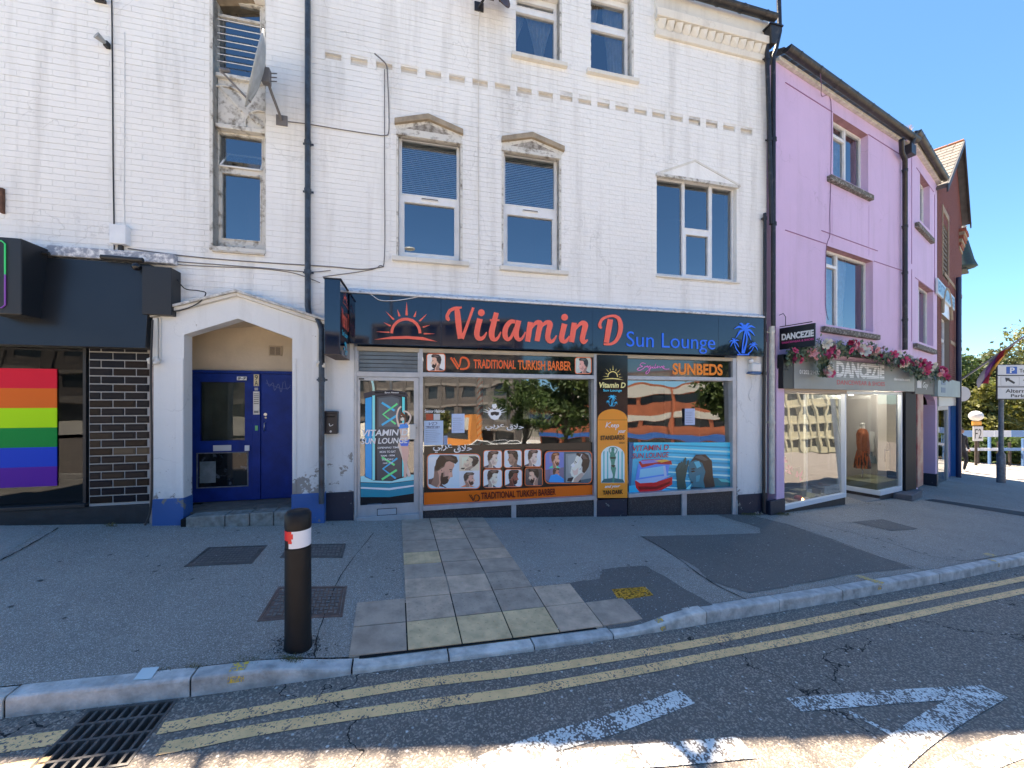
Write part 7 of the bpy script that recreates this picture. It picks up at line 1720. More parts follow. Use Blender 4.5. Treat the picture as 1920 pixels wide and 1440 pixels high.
# shoes, boxes and a lamp in the left display
def shoe(label, s, d, z, col, rot):
    mb = MB(); mb.smooth = True; n = 12; vs = []
    pf_ = [(-.12, .02, .035, .05), (-.10, .032, .07, .07), (-.05, .034, .075, .06), (0, .036, .05, .045), (.06, .042, .035, .03), (.11, .035, .03, .025), (.13, .012, .018, .02)]
    for x, w_, h, c in pf_:
        for j in range(n): a = 2*math.pi*j/n; vs.append((x, w_*math.cos(a), max(0, c*.7+h*.5*math.sin(a))))
    ct_, st2 = math.cos(rot), math.sin(rot); vs = [(s+x*ct_-y*st2, d+x*st2+y*ct_, z+zz_) for x, y, zz_ in vs]; k = len(pf_)
    mb.add(vs, [(i*n+j, i*n+(j+1) % n, (i+1)*n+(j+1) % n, (i+1)*n+j) for i in range(k-1) for j in range(n)]+[tuple(range((k-1)*n, k*n)), tuple(range(n-1, -1, -1))])
    return solid('dance_shoe', mb, col, label, 'shoe', P, (s, d, z), group='shoes in the dancewear window')
zf_ = fz-.10
cols = (('white', (.6, .6, .6)), ('silver', (.4, .42, .44)), ('black', (.02, .02, .02)), ('tan', (.35, .2, .12)))
pos = [(1478, .22, 0, 'leftmost'), (1488, .5, 2, 'left rear'), (1512, .18, 0, 'front middle'), (1519, .2, 0, 'next to the front middle'), (1540, .22, 1, 'low right'), (1552, .2, 1, 'right front'), (1545, .55, 3, 'rear right'), (1530, .5, 2, 'rear middle')]
for px, d, c, w_ in pos: shoe('%s %s dance shoe in the left display window' % (w_, cols[c][0]), P.sx(px, d), d, zf_+(.12 if d > .4 else 0), M('shoe_'+cols[c][0], cols[c][1], .5), -.9+random.uniform(-.4, .4))
for i, (px, d, w_, h, c, l) in enumerate(((1483, .45, .16, .12, (.3, .28, .22), 'dull green shoe box at the left of the display'), (1500, .55, .2, .12, (.25, .26, .2), 'olive shoe box in the middle of the display'), (1484, .2, .12, .10, (.4, .3, .22), 'small tan box at the front left of the display'), (1535, .5, .14, .12, (.35, .3, .26), 'brown shoe box under the rear shoes'))):
    s = P.sx(px, d); mb = MB(); mb.box(s-w_/2, s+w_/2, d-.08, d+.10, zf_, zf_+h*.95); t = Thing('shoe_box', l, 'box', P, (s, d, zf_), group='boxes in the dancewear window'); t.part('box', mb, M('box_%d' % i, c, .8), bev=.004); mb = MB(); mb.box(s-w_/2-.004, s+w_/2+.004, d-.084, d+.104, zf_+h*.96, zf_+h*1.2); t.part('lid', mb, M('box_%d' % i, c), bev=.004)
s, z = P.at(1497, 936, .25); t = Thing('table_lamp', 'small glowing orange lamp low in the dancewear window', 'lamp', P, (s, .25, zf_)); mb = MB(); mb.ball((s, .25, zf_+.09), .08, 16, (1, 1, .8)); t.part('shade', mb, M('red_shade', (.5, .08, .04), .5, var=.5, vs=25)); mb = MB(); mb.ball((s, .18, zf_+.085), .03, 10); t.part('bulb', mb, M('bulb_glow', (1, .45, .12), .5, emit=6))
for (px, py, d, r) in ((1480, 880, .5, .10), (1472, 862, .5, .07)):
    s, z = P.at(px, py, d); mb = MB(); rr = random.Random(px)
    for i in range(26): a = rr.random()*6.28; b_ = rr.random()*3.14; mb.add([(s, d, z), (s+r*math.cos(a)*math.sin(b_), d+r*.6*math.sin(a), z+r*math.cos(b_)), (s+r*math.cos(a+.6)*math.sin(b_), d+r*.6*math.sin(a+.6), z+r*math.cos(b_+.4))], [(0, 1, 2)])
    solid('net_dress', mb, M('pink_net', (.62, .16, .36), .8), ('upper' if px == 1472 else 'lower')+' pink netting frill at the left of the dancewear window', 'dress', P, (s, d, z-r), group='pink frills in the window')
s, z = P.at(1498, 890, .4); mb = MB()
for q in (-1, 1): mb.add([(s, .4, z), (s+q*.11, .38, z+.10), (s+q*.13, .4, z-.02), (s+q*.04, .4, z-.06)], [(0, 1, 2, 3)])
mb.add([(s, .4, z), (s+.02, .39, z-.14), (s+.13, .39, z-.13)], [(0, 1, 2)])
solid('fabric_bow', mb, M('magenta_bow', (.62, .08, .34), .7), 'magenta fabric bow standing over the shoes', 'bow', P, (s, .4, z-.14))
# ---- sign board
sD = -.13; b0, b1 = P.sx(1489, sD), P.sx(1715, sD); bz0 = (P.at(1489, 725, sD)[1]+P.at(1715, 737, sD)[1])/2; bz1 = P.at(1489, 668, sD)[1]
T_y = Thing('fascia_sign', 'silver dancewear fascia sign with striped white capitals', 'shop sign', P, (b0, sD, bz0))
mb = MB(); mb.box(b0, b1, sD, -.02, bz0, bz1); T_y.part('board', mb, M('brushed_silver', (.23, .24, .24), .4, metal=.1, var=.15, vs=2), bev=.004)
mb = MB(); mb.box(P.sx(1470, sD), b0-.002, sD+.01, -.02, P.at(1470, 728, sD)[1], P.at(1470, 664, sD)[1]); T_y.part('end_panel', mb, m_dk2)
def pt_(s_, x0, y0, x1, y1, mat, bold, name='lettering', dd=.002):
    a, z1_ = P.at(x0, y0, sD); _, z0_ = P.at(x0, y1, sD); b = P.sx(x1, sD); return text(T_y, s_, a, b, z1_, z0_, sD-dd, mat, name, bold)
m_wl = M('white_letters', (.72, .74, .74), .4); m_rl = M('crimson_letters', (.42, .03, .05), .4)
pt_('DANCEZIE', 1568, 676.5, 1658, 707, m_wl, .055); 
a, z1_ = P.at(1568, 676.5, sD); _, z0_ = P.at(1568, 707, sD); b = P.sx(1658, sD)
for i in range(7):
    mb = MB(); z = z0_+(z1_-z0_)*(i+.5)/7; mb.box(a, b, sD-.0035, sD-.0028, z-.0045, z+.0045); T_y.part('inline_stripe', mb, M('stripe_grey', (.12, .12, .12), .5))
pt_('DANCEWEAR & SHOES', 1569, 712, 1659, 721, m_rl, .02); pt_('01202 294746', 1499, 693, 1540, 701, m_wl, .02); pt_('dancezie.com', 1676, 708, 1706, 713, m_wl, .02)
mb = MB(); mb.add([(P.sx(1520, -.3), -.30, P.at(1520, 650, -.3)[1]), (P.sx(1718, -.3), -.30, P.at(1520, 650, -.3)[1]), (P.sx(1718, -.3), .0, P.at(1520, 650, -.3)[1]+.12), (P.sx(1520, -.3), .0, P.at(1520, 650, -.3)[1]+.12), (P.sx(1520, -.3), -.3, P.at(1520, 650, -.3)[1]-.05), (P.sx(1718, -.3), -.3, P.at(1520, 650, -.3)[1]-.05), (P.sx(1520, -.3), 0, P.at(1520, 650, -.3)[1]-.05), (P.sx(1718, -.3), 0, P.at(1520, 650, -.3)[1]-.05)], [(0, 1, 2, 3), (4, 5, 1, 0), (4, 6, 7, 5), (4, 0, 3, 6)])
solid('lead_canopy', mb, M('dark_lead', (.07, .072, .085), .7, var=.6, vs=10, bump=.3), 'dark lead weathering over the flower garland', 'canopy', P, (P.sx(1520), 0, P.at(1520, 650)[1]))
# pier between the shop and the alley
mb = MB(); mb.box(P.sx(1692)+.002, P.sx(1712), -.06, .3, -2.5, bz0-.002); solid('pilaster', mb, M('black_pilaster', (.008, .009, .014), .6, spec=.25, bump=.1, bs=20), 'glossy black pilaster right of the dancewear window', 'pilaster', P, (P.sx(1700), 0, -1), bev=.01)
mb = MB(); mb.box(P.sx(1453), P.sx(1468)-.002, -.03, .02, -.6 if False else pz(1460, 935), shz1+.4); solid('pilaster', mb, m_lil, 'narrow lilac pilaster beside the cream pipe', 'pilaster', P, (P.sx(1460), 0, -1), bev=.01)
mb = MB(); mb.box(P.sx(1440), P.sx(1468)-.002, -.045, .02, -1.9, pz(1460, 935)-.002); solid('plinth_block', mb, m_navy, 'dark plinth block between the cream pipe and the display window', 'plinth', P, (P.sx(1460), 0, -1), bev=.01)
# ---- projecting board sign
ps_ = P.at(1458, 636)[0]+.02; zt = P.at(1458, 616)[1]; zb = P.at(1458, 656)[1]; D0, D1 = -.02, -.60
T_v = Thing('projecting_sign', 'small black projecting board over the lilac pilaster, with white dancewear lettering', 'projecting sign', P, (ps_, 0, zb))
mb = MB(); mb.box(ps_, ps_+.03, D1, D0, zb, zt); T_v.part('board', mb, M('sign_black', (.008, .008, .014), .3), bev=.003)
fn = lambda u0, u1, v0, v1: (lambda u, v: (ps_-.002, D0+(D1-D0)*(u0+(u1-u0)*u), zb+(zt-zb)*(v0+(v1-v0)*v)))
text_map(T_v, 'DANCEZIE', fn(.07, .97, .42, .72), m_wl, .05); text_map(T_v, 'DANCEWEAR & SHOES', fn(.08, .97, .26, .35), M('magenta_letters', (.6, .06, .25), .4), .02)
mb = MB(); mb.tube([(ps_+.015, D0, zt+.03), (ps_+.015, D1+.05, zt+.03)], .009, 6); mb.tube([(ps_+.015, -.01, zt+.25), (ps_+.015, -.08, zt+.27), (ps_+.015, -.12, zt+.2), (ps_+.015, -.12, zt+.03)], .006, 6); T_v.part('bracket', mb, m_blkc)

# ================================================================ flower garland
T_fg = Thing('flower_garland', 'garland of artificial pink, white and crimson flowers over the dancewear sign', 'garland', P, (P.sx(1600), -.2, P.at(1600, 660)[1]))
path = [(1474, 668, -.16), (1495, 662, -.22), (1520, 656, -.3), (1545, 652, -.33), (1575, 652, -.34), (1600, 650, -.34), (1630, 658, -.34), (1660, 668, -.32), (1690, 676, -.3), (1715, 684, -.26), (1735, 690, -.18), (1755, 698, -.1), (1770, 702, .0)]
def gpath(t):
    k = t*(len(path)-1); i = min(int(k), len(path)-2); f = k-i; return [path[i][j]+(path[i+1][j]-path[i][j])*f for j in range(3)]
def garl(rf, drop=False):
    if drop or rf.random() < .10:
        x = 1545+rf.gauss(0, 5) if rf.random() < .7 else 1725+rf.gauss(0, 7); y = 660+rf.random()*44 if x < 1640 else 690+rf.random()*22; d = -.27
    else:
        x, y, d = gpath(rf.random()); y += rf.gauss(0, 6.5)+2; d += rf.gauss(0, .05); x += rf.gauss(0, 2)
    if x > 1712: d2 = d
    s, z = P.at(x, y, d); return (s, d, z)
def flower_mesh(col, seed):
    mb = MB(); r = random.Random(seed); mb.smooth = True
    for ring, (n, rad, tilt) in enumerate(((6, 1.0, 15), (5, .72, 40), (4, .42, 65))):
        for i in range(n):
            a = 2*math.pi*(i+.5*ring+r.uniform(-.1, .1))/n; w_ = rad*.62; t = R(tilt)
            ca, sa_ = math.cos(a), math.sin(a)
            def q(u, v): rr_ = rad*u*math.cos(t); h = -rad*u*math.sin(t)-.05*ring; return (ca*rr_-sa_*v*w_, h, sa_*rr_+ca*v*w_)
            mb.add([q(0, 0), q(.5, -.55), q(.95, -.5), q(1.08, 0), q(.95, .5), q(.5, .55), q(.55, 0)], [(0, 1, 6), (1, 2, 3, 6), (6, 3, 4, 5), (0, 6, 5)])
    return mb.mesh('flower', (0, 0, 0), col)
fcols = [('white_petal', (.62, .64, .60)), ('blush_petal', (.70, .34, .38)), ('rose_petal', (.55, .07, .18)), ('crimson_petal', (.32, .01, .06)), ('cream_petal', (.60, .55, .46))]
fms = [flower_mesh(M(n_, c, .8, var=.25, vs=25), i) for i, (n_, c) in enumerate(fcols)]
rf = random.Random(12)
for i in range(100):
    p = garl(rf); k = rf.choice((0, 0, 1, 1, 2, 2, 3, 4)); s_ = rf.uniform(.055, .105)
    T_fg.inst('flower', fms[k], (p[0], p[1]-.07, p[2]), (rf.uniform(-.7, .7), rf.uniform(0, 6.28), rf.uniform(-.9, .9)), (s_, s_, s_))
mb = MB()
for i in range(3600):
    p = garl(rf, i % 9 == 0); l = rf.uniform(.04, .09); a, b = rf.random()*6.28, rf.uniform(-1, 1); w_ = l*.4
    dx = Vector((math.cos(a)*math.cos(b), -abs(math.sin(b))*.5, math.sin(a))).normalized()*l; sd_v = dx.cross(Vector((rf.uniform(-1, 1), 1, rf.uniform(-1, 1)))).normalized()*w_; o = Vector(p)
    mb.add([tuple(o), tuple(o+dx*.5+sd_v), tuple(o+dx), tuple(o+dx*.5-sd_v)], [(0, 1, 2, 3)])
T_fg.part('foliage', mb, M('garland_green', (.035, .085, .055), .6, var=.8, vs=14, col2=(.13, .17, .10)), kind='stuff')

# ================================================================ second lilac building and alley arch
def qz(x, y, d=0): return Q.at(x, y, d)[1]
q0, q1 = 0.0, Q.sx(1757); zEq = (qz(1702, 268)+qz(1757, 345))/2
T_2 = Thing('lilac_building', 'narrow second lilac building with an arched alley beneath it', 'building', Q, (0, 0, gz(10)))
hq1 = (Q.sx(1725), Q.sx(1743.5), qz(1725, 412), qz(1725, 322)); hq2 = (Q.sx(1722), Q.sx(1750), qz(1722, 640), qz(1722, 526))
al = (Q.sx(1721), Q.sx(1754), -4, qz(1721, 760))
mb = MB(); wall_holes(mb, q0, q1, -2.6, zEq+.02, [hq1, hq2, (al[0], al[1], -4, al[3]+.35)], 0, .17); T_2.part('wall', mb, m_lil)
mb = MB(); a, b, c = al[0], al[1], al[3]
arcq = [((a+b)/2+(b-a)/2*math.cos(R(t)), c+.34*math.sin(R(t))) for t in range(0, 181, 20)]
mb.prism([(b, c), *arcq[1:5], ((a+b)/2, c+.36), (b, c+.36)], .0, .17) ; mb.prism([((a+b)/2, c+.36), *arcq[4:9], (a, c), (a, c+.36)], .0, .17); T_2.part('arch_spandrel', mb, m_lil)
dA = .2
while Q.sx(1712, dA) < b and dA < 2.5: dA += .05
print('alley', dA)
mb = MB(); mb.quad((b, dA, -3), (b, .171, -3), (b, .171, c), (b, dA, c)); T_2.part('alley_wall', mb, m_lil)
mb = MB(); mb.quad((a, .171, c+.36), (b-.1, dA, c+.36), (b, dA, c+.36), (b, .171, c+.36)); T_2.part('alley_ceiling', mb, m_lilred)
mb = MB(); zpl = qz(1756, 888); mb.box(b-.012, b+.17, -.03, dA, -3, zpl); T_2.part('plinth', mb, m_navy)
mb = MB(); mb.box(q0, q1, .17, 7, zEq, zEq+.1); mb.box(q0, q1, 7, 7.2, -3, zEq-.02); T_2.part('roof', mb, m_roof)
mb = MB(); mb.box(q0, q1, -.09, .0, zEq-.0, zEq+.10); T_2.part('eaves_board', mb, M('white_eaves', (0, 0, 0)))
for h, sl in ((hq1, (1723, 1753, 415)), (hq2, (1720, 1757, 643))):
    s0, s1, z0, z1 = h; d = .13; m_ = s0+(s1-s0)*.42
    w = window(T_2, (s0+.002, s1-.002, z0+.002, z1-.002), d, [(s0+.04, m_-.02, z0+.04, z1-.55), (s0+.04, m_-.02, z1-.49, z1-.05), (m_+.03, s1-.04, z0+.04, z1-.05)]); room(T_2, h, d+.12)
    curtain(T_2, s0, s1-.1, z0, z1, d+.13, w, .1, -1)
    mb = MB(); zz_ = Q.at(sl[0], sl[2], -.08)[1]; mb.box(Q.sx(sl[0], -.08), Q.sx(sl[1], -.08), -.085, .1, zz_-.13, zz_); T_2.part('sill', mb, m_oldsill, bev=.012)
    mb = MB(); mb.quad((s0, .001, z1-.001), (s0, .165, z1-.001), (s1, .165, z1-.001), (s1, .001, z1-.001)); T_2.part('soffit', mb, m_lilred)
for (xa, ya, xb, yb) in ((1709, 292, 1709, 495), (1718, 312, 1750, 362), (1752, 365, 1752, 530), (1709, 505, 1709, 640), (1716, 520, 1752, 548)):
    a_, z_ = Q.at(xa, ya); b_, z2 = Q.at(xb, yb); mb = MB(); mb.box(min(a_, b_)-.006, max(a_, b_)+.006, -.010, -.001, min(z_, z2) if xa == xb else (z_+z2)/2-.006, max(z_, z2) if xa == xb else (z_+z2)/2+.006); T_2.part('render_line', mb, m_gr)
gutter('roof_gutter', 'black gutter along the eaves of the narrow second lilac building', Q, (q0+.02, -.17, zEq+.14), (q1, -.17, zEq+.12), .085, m_gut, 5, 'black roof gutters')
for i in range(12):
    a_ = q0+.05+(q1-q0)*i/12; b_ = a_+(q1-q0)/12-.006; t_ = MB(); t_.add([(a_, -.12, zEq+.16), (b_, -.12, zEq+.16), (b_, .5, zEq+.45), (a_, .5, zEq+.45), (a_, -.12, zEq+.145), (b_, -.12, zEq+.145)], [(0, 1, 2, 3), (4, 5, 1, 0)]); T_2.part('slate', t_, m_roof)
pipe('drainpipe', 'black downpipe between the two lilac buildings', P, [(1690, 262, -.2), (1691, 285, -.12), (1697, 300, -.08), (1697, 480, -.08), (1697, 656, -.08)], .05, m_gut, collars=((1697, 320, -.08), (1697, 425, -.08), (1697, 512, -.08), (1697, 600, -.08)))
t, s, z = small('hopper_head', 'black rainwater head at the top of the pipe between the lilac buildings', 'hopper', P, 1693, 288, .26, .24, .2, m_gut, d=-.02)
mb = MB(); mb.tube([(s+.05, -.15, z+.12), (s+.1, -.22, z+.45)], .05, 8); t.part('outlet', mb, m_gut)
s, z = P.at(1702, 247, .2); mb = MB(); rr = random.Random(3)
for i in range(70): a_ = rr.random()*6.28; l = rr.uniform(.1, .28); mb.tube([(s, .2, z-.08), (s+l*math.cos(a_)*.6+.05, .2+l*.3*math.sin(a_), z-.08+l*.8)], .004, 3, False)
solid('dry_grass', mb, M('dry_straw', (.50, .30, .16), .9), 'tuft of dry grass growing in the gutter corner', 'grass tuft', P, (s, .2, z-.08))
# poster column and concrete block beside the alley
mb = MB(); mb.box(Q.sx(1710), Q.sx(1721)-.004, -.10, .16, qz(1712, 912), qz(1712, 738)); solid('poster_column', mb, M('torn_posters', (.40, .28, .22), .5, var=.9, vs=3, col2=(.30, .05, .06)), 'narrow pier covered in faded red posters left of the alley arch', 'pier', Q, (Q.sx(1715), -.1, -1))
mb = MB(); mb.box(Q.sx(1708, -.2), Q.sx(1727, -.2), -.22, .15, -2.4, qz(1712, 912)-.003); solid('corner_block', mb, M('grey_block', (.13, .125, .14), .8, var=.3, vs=9, bump=.3), 'grey rendered block at the foot of the poster pier', 'plinth', Q, (Q.sx(1715), -.2, -1), bev=.02)
T_gs = Thing('fascia_sign', 'dark grey sign with small photos between the silver and pale blue signs', 'shop sign', Q, (Q.sx(1716, -.12), -.12, qz(1716, 737)))
g0_, g1_ = Q.sx(1716, -.12), Q.sx(1758, -.12); gz1, gz0 = qz(1716, 700, -.12), (qz(1716, 737, -.12)+qz(1758, 742, -.12))/2
mb = MB(); mb.box(g0_, g1_, -.12, -.02, gz0, gz1+.12); T_gs.part('board', mb, M('charcoal_board', (.085, .085, .085), .5), bev=.004)
for (x0, x1, y0, y1, c) in ((1720, 1728, 712, 727, (.6, .6, .6)), (1744, 1749, 712, 725, (.05, .05, .05)), (1755, 1757.5, 708, 716, (.5, .5, .5)), (1755, 1757.5, 719, 728, (.6, .6, .6)), (1732, 1750, 701, 707, (.4, .4, .38))):
    mb = MB(); mb.box(Q.sx(x0, -.125), Q.sx(x1, -.125), -.124, -.1205, Q.at(x0, y1, -.125)[1], Q.at(x0, y0, -.125)[1]); T_gs.part('photo_panel', mb, M('panel_%d_%d' % (x0, y0), c, .5))
text(T_gs, 'Gay', Q.sx(1730, -.12), Q.sx(1740, -.12), qz(1730, 716, -.12), qz(1730, 730, -.12), -.1225, m_wl, 'lettering', .0, 0, .35)

# ================================================================ brick corner building
def bz(x, y, d=0): return Bk.at(x, y, d)[1]
B0, B1 = 0.0, Bk.sx(1803); Bc = Bk.sx(1795)
zL, zA, zR = bz(1760, 352), bz(1791, 270), bz(1803, 412); sA = Bk.sx(1791)
print('brick', B1, Bc, zL, zA, zR, sA)
T_b2 = Thing('brick_building', 'red brick corner building with a steep slate gable', 'building', Bk, (0, 0, gz(14)))
m_rb = M('red_brick', (.20, .055, .04), .85, var=.6, vs=30, bump=.3, bs=60, col2=(.10, .035, .03))
m_rb2 = M('soft_red_brick', (.30, .09, .055), .85, var=.5, vs=20, bump=.3)
m_mort = M('brick_mortar', (.22, .19, .16), .9)
m_sto = M('buff_stone_trim', (.34, .27, .19), .85, var=.3, vs=8)
hb = [(Bk.sx(1765), Bk.sx(1780), bz(1768, 705), bz(1768, 590)), (Bk.sx(1767), Bk.sx(1777), bz(1770, 520), bz(1770, 420))]
bsh = (Bk.sx(1758), Bk.sx(1796), -4, bz(1760, 742))
mb = MB(); wall_holes(mb, B0, B1, -3, zL, hb+[bsh], .003, .25)
T_b2.part('wall', mb, m_mort)
mb = MB(); zr0 = zL; mb.prism([(B0+.2, zL), (B1, zL), (B1, zR), (sA, zA-.12)], .003, .25); T_b2.part('gable_wall', mb, m_mort)
lay_bricks(T_b2, B0, B1, bsh[3], zL, hb+[bsh], m_rb, 0, keep=None, H=.075, L=.225, gap=.011, gapv=.010)
gh = []; z = zL
mbk = MB(); r_ = random.Random(5); row = 0
while z < zA-.2:
    f = (z-zL)/(zA-zL); a_ = B0+.25+(sA-B0-.25)*f; b_ = B1+(sA-B1)*max(0, (z-zR)/(zA-zR)); x = a_-(.11 if row % 2 else 0)
    while x < b_: p_, q_ = max(x, a_)+.005, min(x+.225, b_)-.005; (q_-p_ > .03) and mbk.box(p_, q_, -.004, .004, z+.005, z+.07, True); x += .225
    z += .075; row += 1
T_b2.part('brickwork', mbk, m_rb, kind='stuff')
# roof slopes with single slates
RB_ = 9.0
def slope(a_, za, b_, zb_):
    mb = MB(); ov = -.2; mb.add([(a_, ov, za), (b_, ov, zb_), (b_, RB_, zb_), (a_, RB_, za), (a_, ov, za-.06), (b_, ov, zb_-.06), (b_, RB_, zb_-.06), (a_, RB_, za-.06)], [(0, 1, 2, 3), (4, 7, 6, 5), (0, 4, 5, 1), (2, 6, 7, 3), (1, 5, 6, 2), (0, 3, 7, 4)]); return mb
T_b2.part('roof_slope', slope(B0-.15, zL-.15, sA, zA), m_roof); T_b2.part('roof_slope', slope(B1+.15, zR-.15, sA, zA), m_roof)
m_sl = [M('slate_tile_%d' % i, c, .8, var=.3, vs=8) for i, c in enumerate(((.19, .165, .14), (.15, .13, .115), (.22, .19, .155)))]
dir_ = Vector((sA-(B0-.15), 0, zA-(zL-.15))); LL = dir_.length; dir_.normalize(); nr = Vector((-dir_.z, 0, dir_.x))
if nr.z < 0: nr = -nr
nrow = 12; rr = random.Random(9)
for i in range(nrow):
    for j in range(9):
        y0 = -.2+j*.36-(.18 if i % 2 else 0); y1 = min(y0+.35, RB_); y0 = max(y0, -.2)
        if y1-y0 < .05: continue
        p = Vector((B0-.15, 0, zL-.15))+dir_*(LL*i/nrow); q_ = Vector((B0-.15, 0, zL-.15))+dir_*(LL*(i+1)/nrow+.02); l0 = nr*.022; l1 = nr*.006
        mb = MB(); mb.add([tuple(Vector((v.x, yy, v.z))+l) for v, yy, l in ((p, y0, l0), (p, y1, l0), (q_, y1, l1), (q_, y0, l1))]+[tuple(Vector((v.x, yy, v.z))+nr*.001) for v, yy in ((p, y0), (p, y1))], [(0, 3, 2, 1), (0, 1, 5, 4)]); T_b2.part('slate', mb, rr.choice(m_sl))
mb = MB(); 
for j in range(12): mb = MB(); mb.tube([(sA, -.21+j*.4, zA+.01), (sA, -.21+j*.4+.385, zA+.01)], .07, 8); T_b2.part('ridge_tile', mb, M('terracotta', (.50, .19, .08), .8, var=.3, vs=9))
mb = MB()
for a_, za, b_, zb_ in ((B0-.2, zL-.2, sA, zA), (sA, zA, B1+.2, zR-.2)): mb.prism([(a_, za-.16), (b_, zb_-.16), (b_, zb_+.02), (a_, za+.02)], -.24, -.202)
T_b2.part('bargeboard', mb, M('dark_barge', (.03, .03, .035), .6))
# corbelled kneeler and stone bands
for i in range(6):
    mb = MB(); w_ = .08+.07*i; mb.box(B1-.9+.0*i, B1+.02+.025*i, -.03-.03*i, .02, bz(1795, 462)+.26*i*.5, bz(1795, 462)+.26*(i+1)*.5-.008); T_b2.part('corbel_course', mb, m_rb2 if i % 2 else m_sto, bev=.006)
for y in (528, 640): mb = MB(); z = bz(1783, y); mb.box(Bk.sx(1781 if y == 640 else 1770), B1, -.02, -.004, z-.10, z+.02); T_b2.part('stone_band', mb, m_sto)
# windows
s0, s1, z0, z1 = hb[0]; w = window(T_b2, (s0, s1, z0, z1), .12, [(s0+.05, s1-.05, z0+.05, z0+(z1-z0)*.6), (s0+.05, s1-.05, z0+(z1-z0)*.66, z1-.06)]); room(T_b2, hb[0], .3)
mb = MB(); cx = (s0+s1)/2; ar = [(cx+(s1-s0)/2*math.cos(R(t)), z1+(s1-s0)*.42*math.sin(R(t))) for t in range(0, 181, 20)]; mb.prism(ar, -.006, .004); T_b2.part('arched_head', mb, m_upvc)
mb = MB(); mb.tube([(x, -.02, z) for x, z in [(cx+(s1-s0)*.56*math.cos(R(t)), z1+(s1-s0)*.50*math.sin(R(t))) for t in range(0, 181, 15)]], .06, 6); T_b2.part('arch_stones', mb, m_sto)
s0, s1, z0, z1 = hb[1]
mb = MB(); mb.quad((s0, .2, z0), (s1, .2, z0), (s1, .2, z1), (s0, .2, z1)); T_b2.part('vent_recess', mb, m_dirt)
for i in range(11): mb = MB(); z = z0+(z1-z0)*(i+.5)/11; mb.box(s0, s1, .02, .1, z-.03, z+.03); T_b2.part('louvre', mb, m_oldsill)
mb = MB(); mb.box(s0-.12, s0-.01, -.02, -.004, z0, z1+.3); mb.box(s1+.01, s1+.14, -.02, -.004, z0-.1, z1+.3); mb.box(s0-.12, s1+.14, -.022, -.004, z1+.31, z1+.5); T_b2.part('stone_surround', mb, m_sto)
mb = MB(); mb.box(B0, B1, .26, RB_, zL-.2, zL-.1); mb.box(B1-.2, B1, .26, RB_, -3, zL-.21); mb.box(B0, B1, RB_, RB_+.2, -3, zL-.2); T_b2.part('rear_walls', mb, m_rb)
# pale blue lettered board
T_e = Thing('wall_sign', 'pale blue lettered board on the brick wall, above the arched window', 'sign', Bk, (Bk.sx(1758, -.05), -.05, bz(1758, 548)))
e0, e1 = Bk.sx(1758.5, -.05), Bk.sx(1790, -.05); ez1, ez0 = bz(1758, 520, -.05), bz(1758, 549, -.05)
mb = MB(); mb.box(e0, e1, -.05, -.004, ez0, ez1); T_e.part('board', mb, M('sign_white', (.6, .66, .7), .4)); mb = MB(); mb.box(e0+.04, e1-.04, -.054, -.051, ez0+.04, ez1-.04); T_e.part('panel', mb, M('sign_pale_blue', (.26, .45, .58), .4))
text(T_e, 'EXTRA LARGE', e0+.12, e1-.12, ez1-.07, ez0+.08, -.056, M('sign_deep_blue', (.05, .12, .25), .4), 'lettering', .03)
# its shopfront
T_h = Thing('shopfront', 'corner shopfront with a bright blue door under a pale sign', 'shopfront', Bk, (Bk.sx(1775), 0, gz(15)))
f0, f1 = Bk.sx(1759, -.14), Bk.sx(1801, -.14); fz1_, fz0_ = bz(1759, 706, -.14), (bz(1759, 742, -.14)+bz(1799, 746, -.14))/2
mb = MB(); mb.box(f0, f1, -.14, .0, fz0_, fz1_); fs2 = T_h.part('sign_board', mb, M('duck_egg_board', (.30, .40, .42), .5, var=.15, vs=2), bev=.006)
for y0, y1 in ((712, 721), (726, 736)): mb = MB(); mb.box(Bk.sx(1765, -.145), Bk.sx(1773, -.145), -.1445, -.1405, bz(1765, y1, -.145), bz(1765, y0, -.145)); T_h.part('logo_block', mb, M('logo_blue', (.12, .20, .30), .5), parent=fs2)
mb = MB(); mb.box(Bk.sx(1759), Bk.sx(1796), -.02, .1, bz(1760, 762), fz0_-.003); T_h.part('header_panel', mb, M('header_white', (.55, .58, .60), .4), bev=.004)
x_a, x_b, x_c, x_d = Bk.sx(1758), Bk.sx(1778), Bk.sx(1791), Bk.sx(1796); zh = bz(1760, 762)-.003
mb = MB(); wall_holes(mb, x_a, x_b, -2.6, zh, [(x_a+.12, x_b-.12, -1.3, zh-.12)], .0, .08); T_h.part('window_frame', mb, M('pale_frame', (.45, .45, .44), .5)); mb = MB(); mb.quad((x_a+.1, .04, -1.3), (x_b-.1, .04, -1.3), (x_b-.1, .04, zh-.1), (x_a+.1, .04, zh-.1)); T_h.part('shop_window', mb, m_shopg)
mb = MB(); mb.box(x_b+.005, x_c, .10, .16, -2.6, zh); T_h.part('door', mb, M('bright_blue_door', (.02, .10, .42), .4), bev=.01); mb = MB(); mb.box(x_c+.003, x_d, -.03, .16, -2.6, zh); T_h.part('door_post', mb, M('sky_blue_post', (.05, .24, .55), .4), bev=.01)
mb = MB(); mb.quad((B0, 1.2, -2.6), (x_d, 1.2, -2.6), (x_d, 1.2, 3), (B0, 1.2, 3)); mb.quad((B0, .1, bsh[3]), (B0, 1.2, bsh[3]), (x_d, 1.2, bsh[3]), (x_d, .1, bsh[3])); T_h.part('interior_lining', mb, m_room)
mb = MB(); mb.box(x_d+.003, B1, -.0, .2, -3, zh); T_h.part('corner_pier', mb, M('dark_pier', (.03, .035, .06), .5))
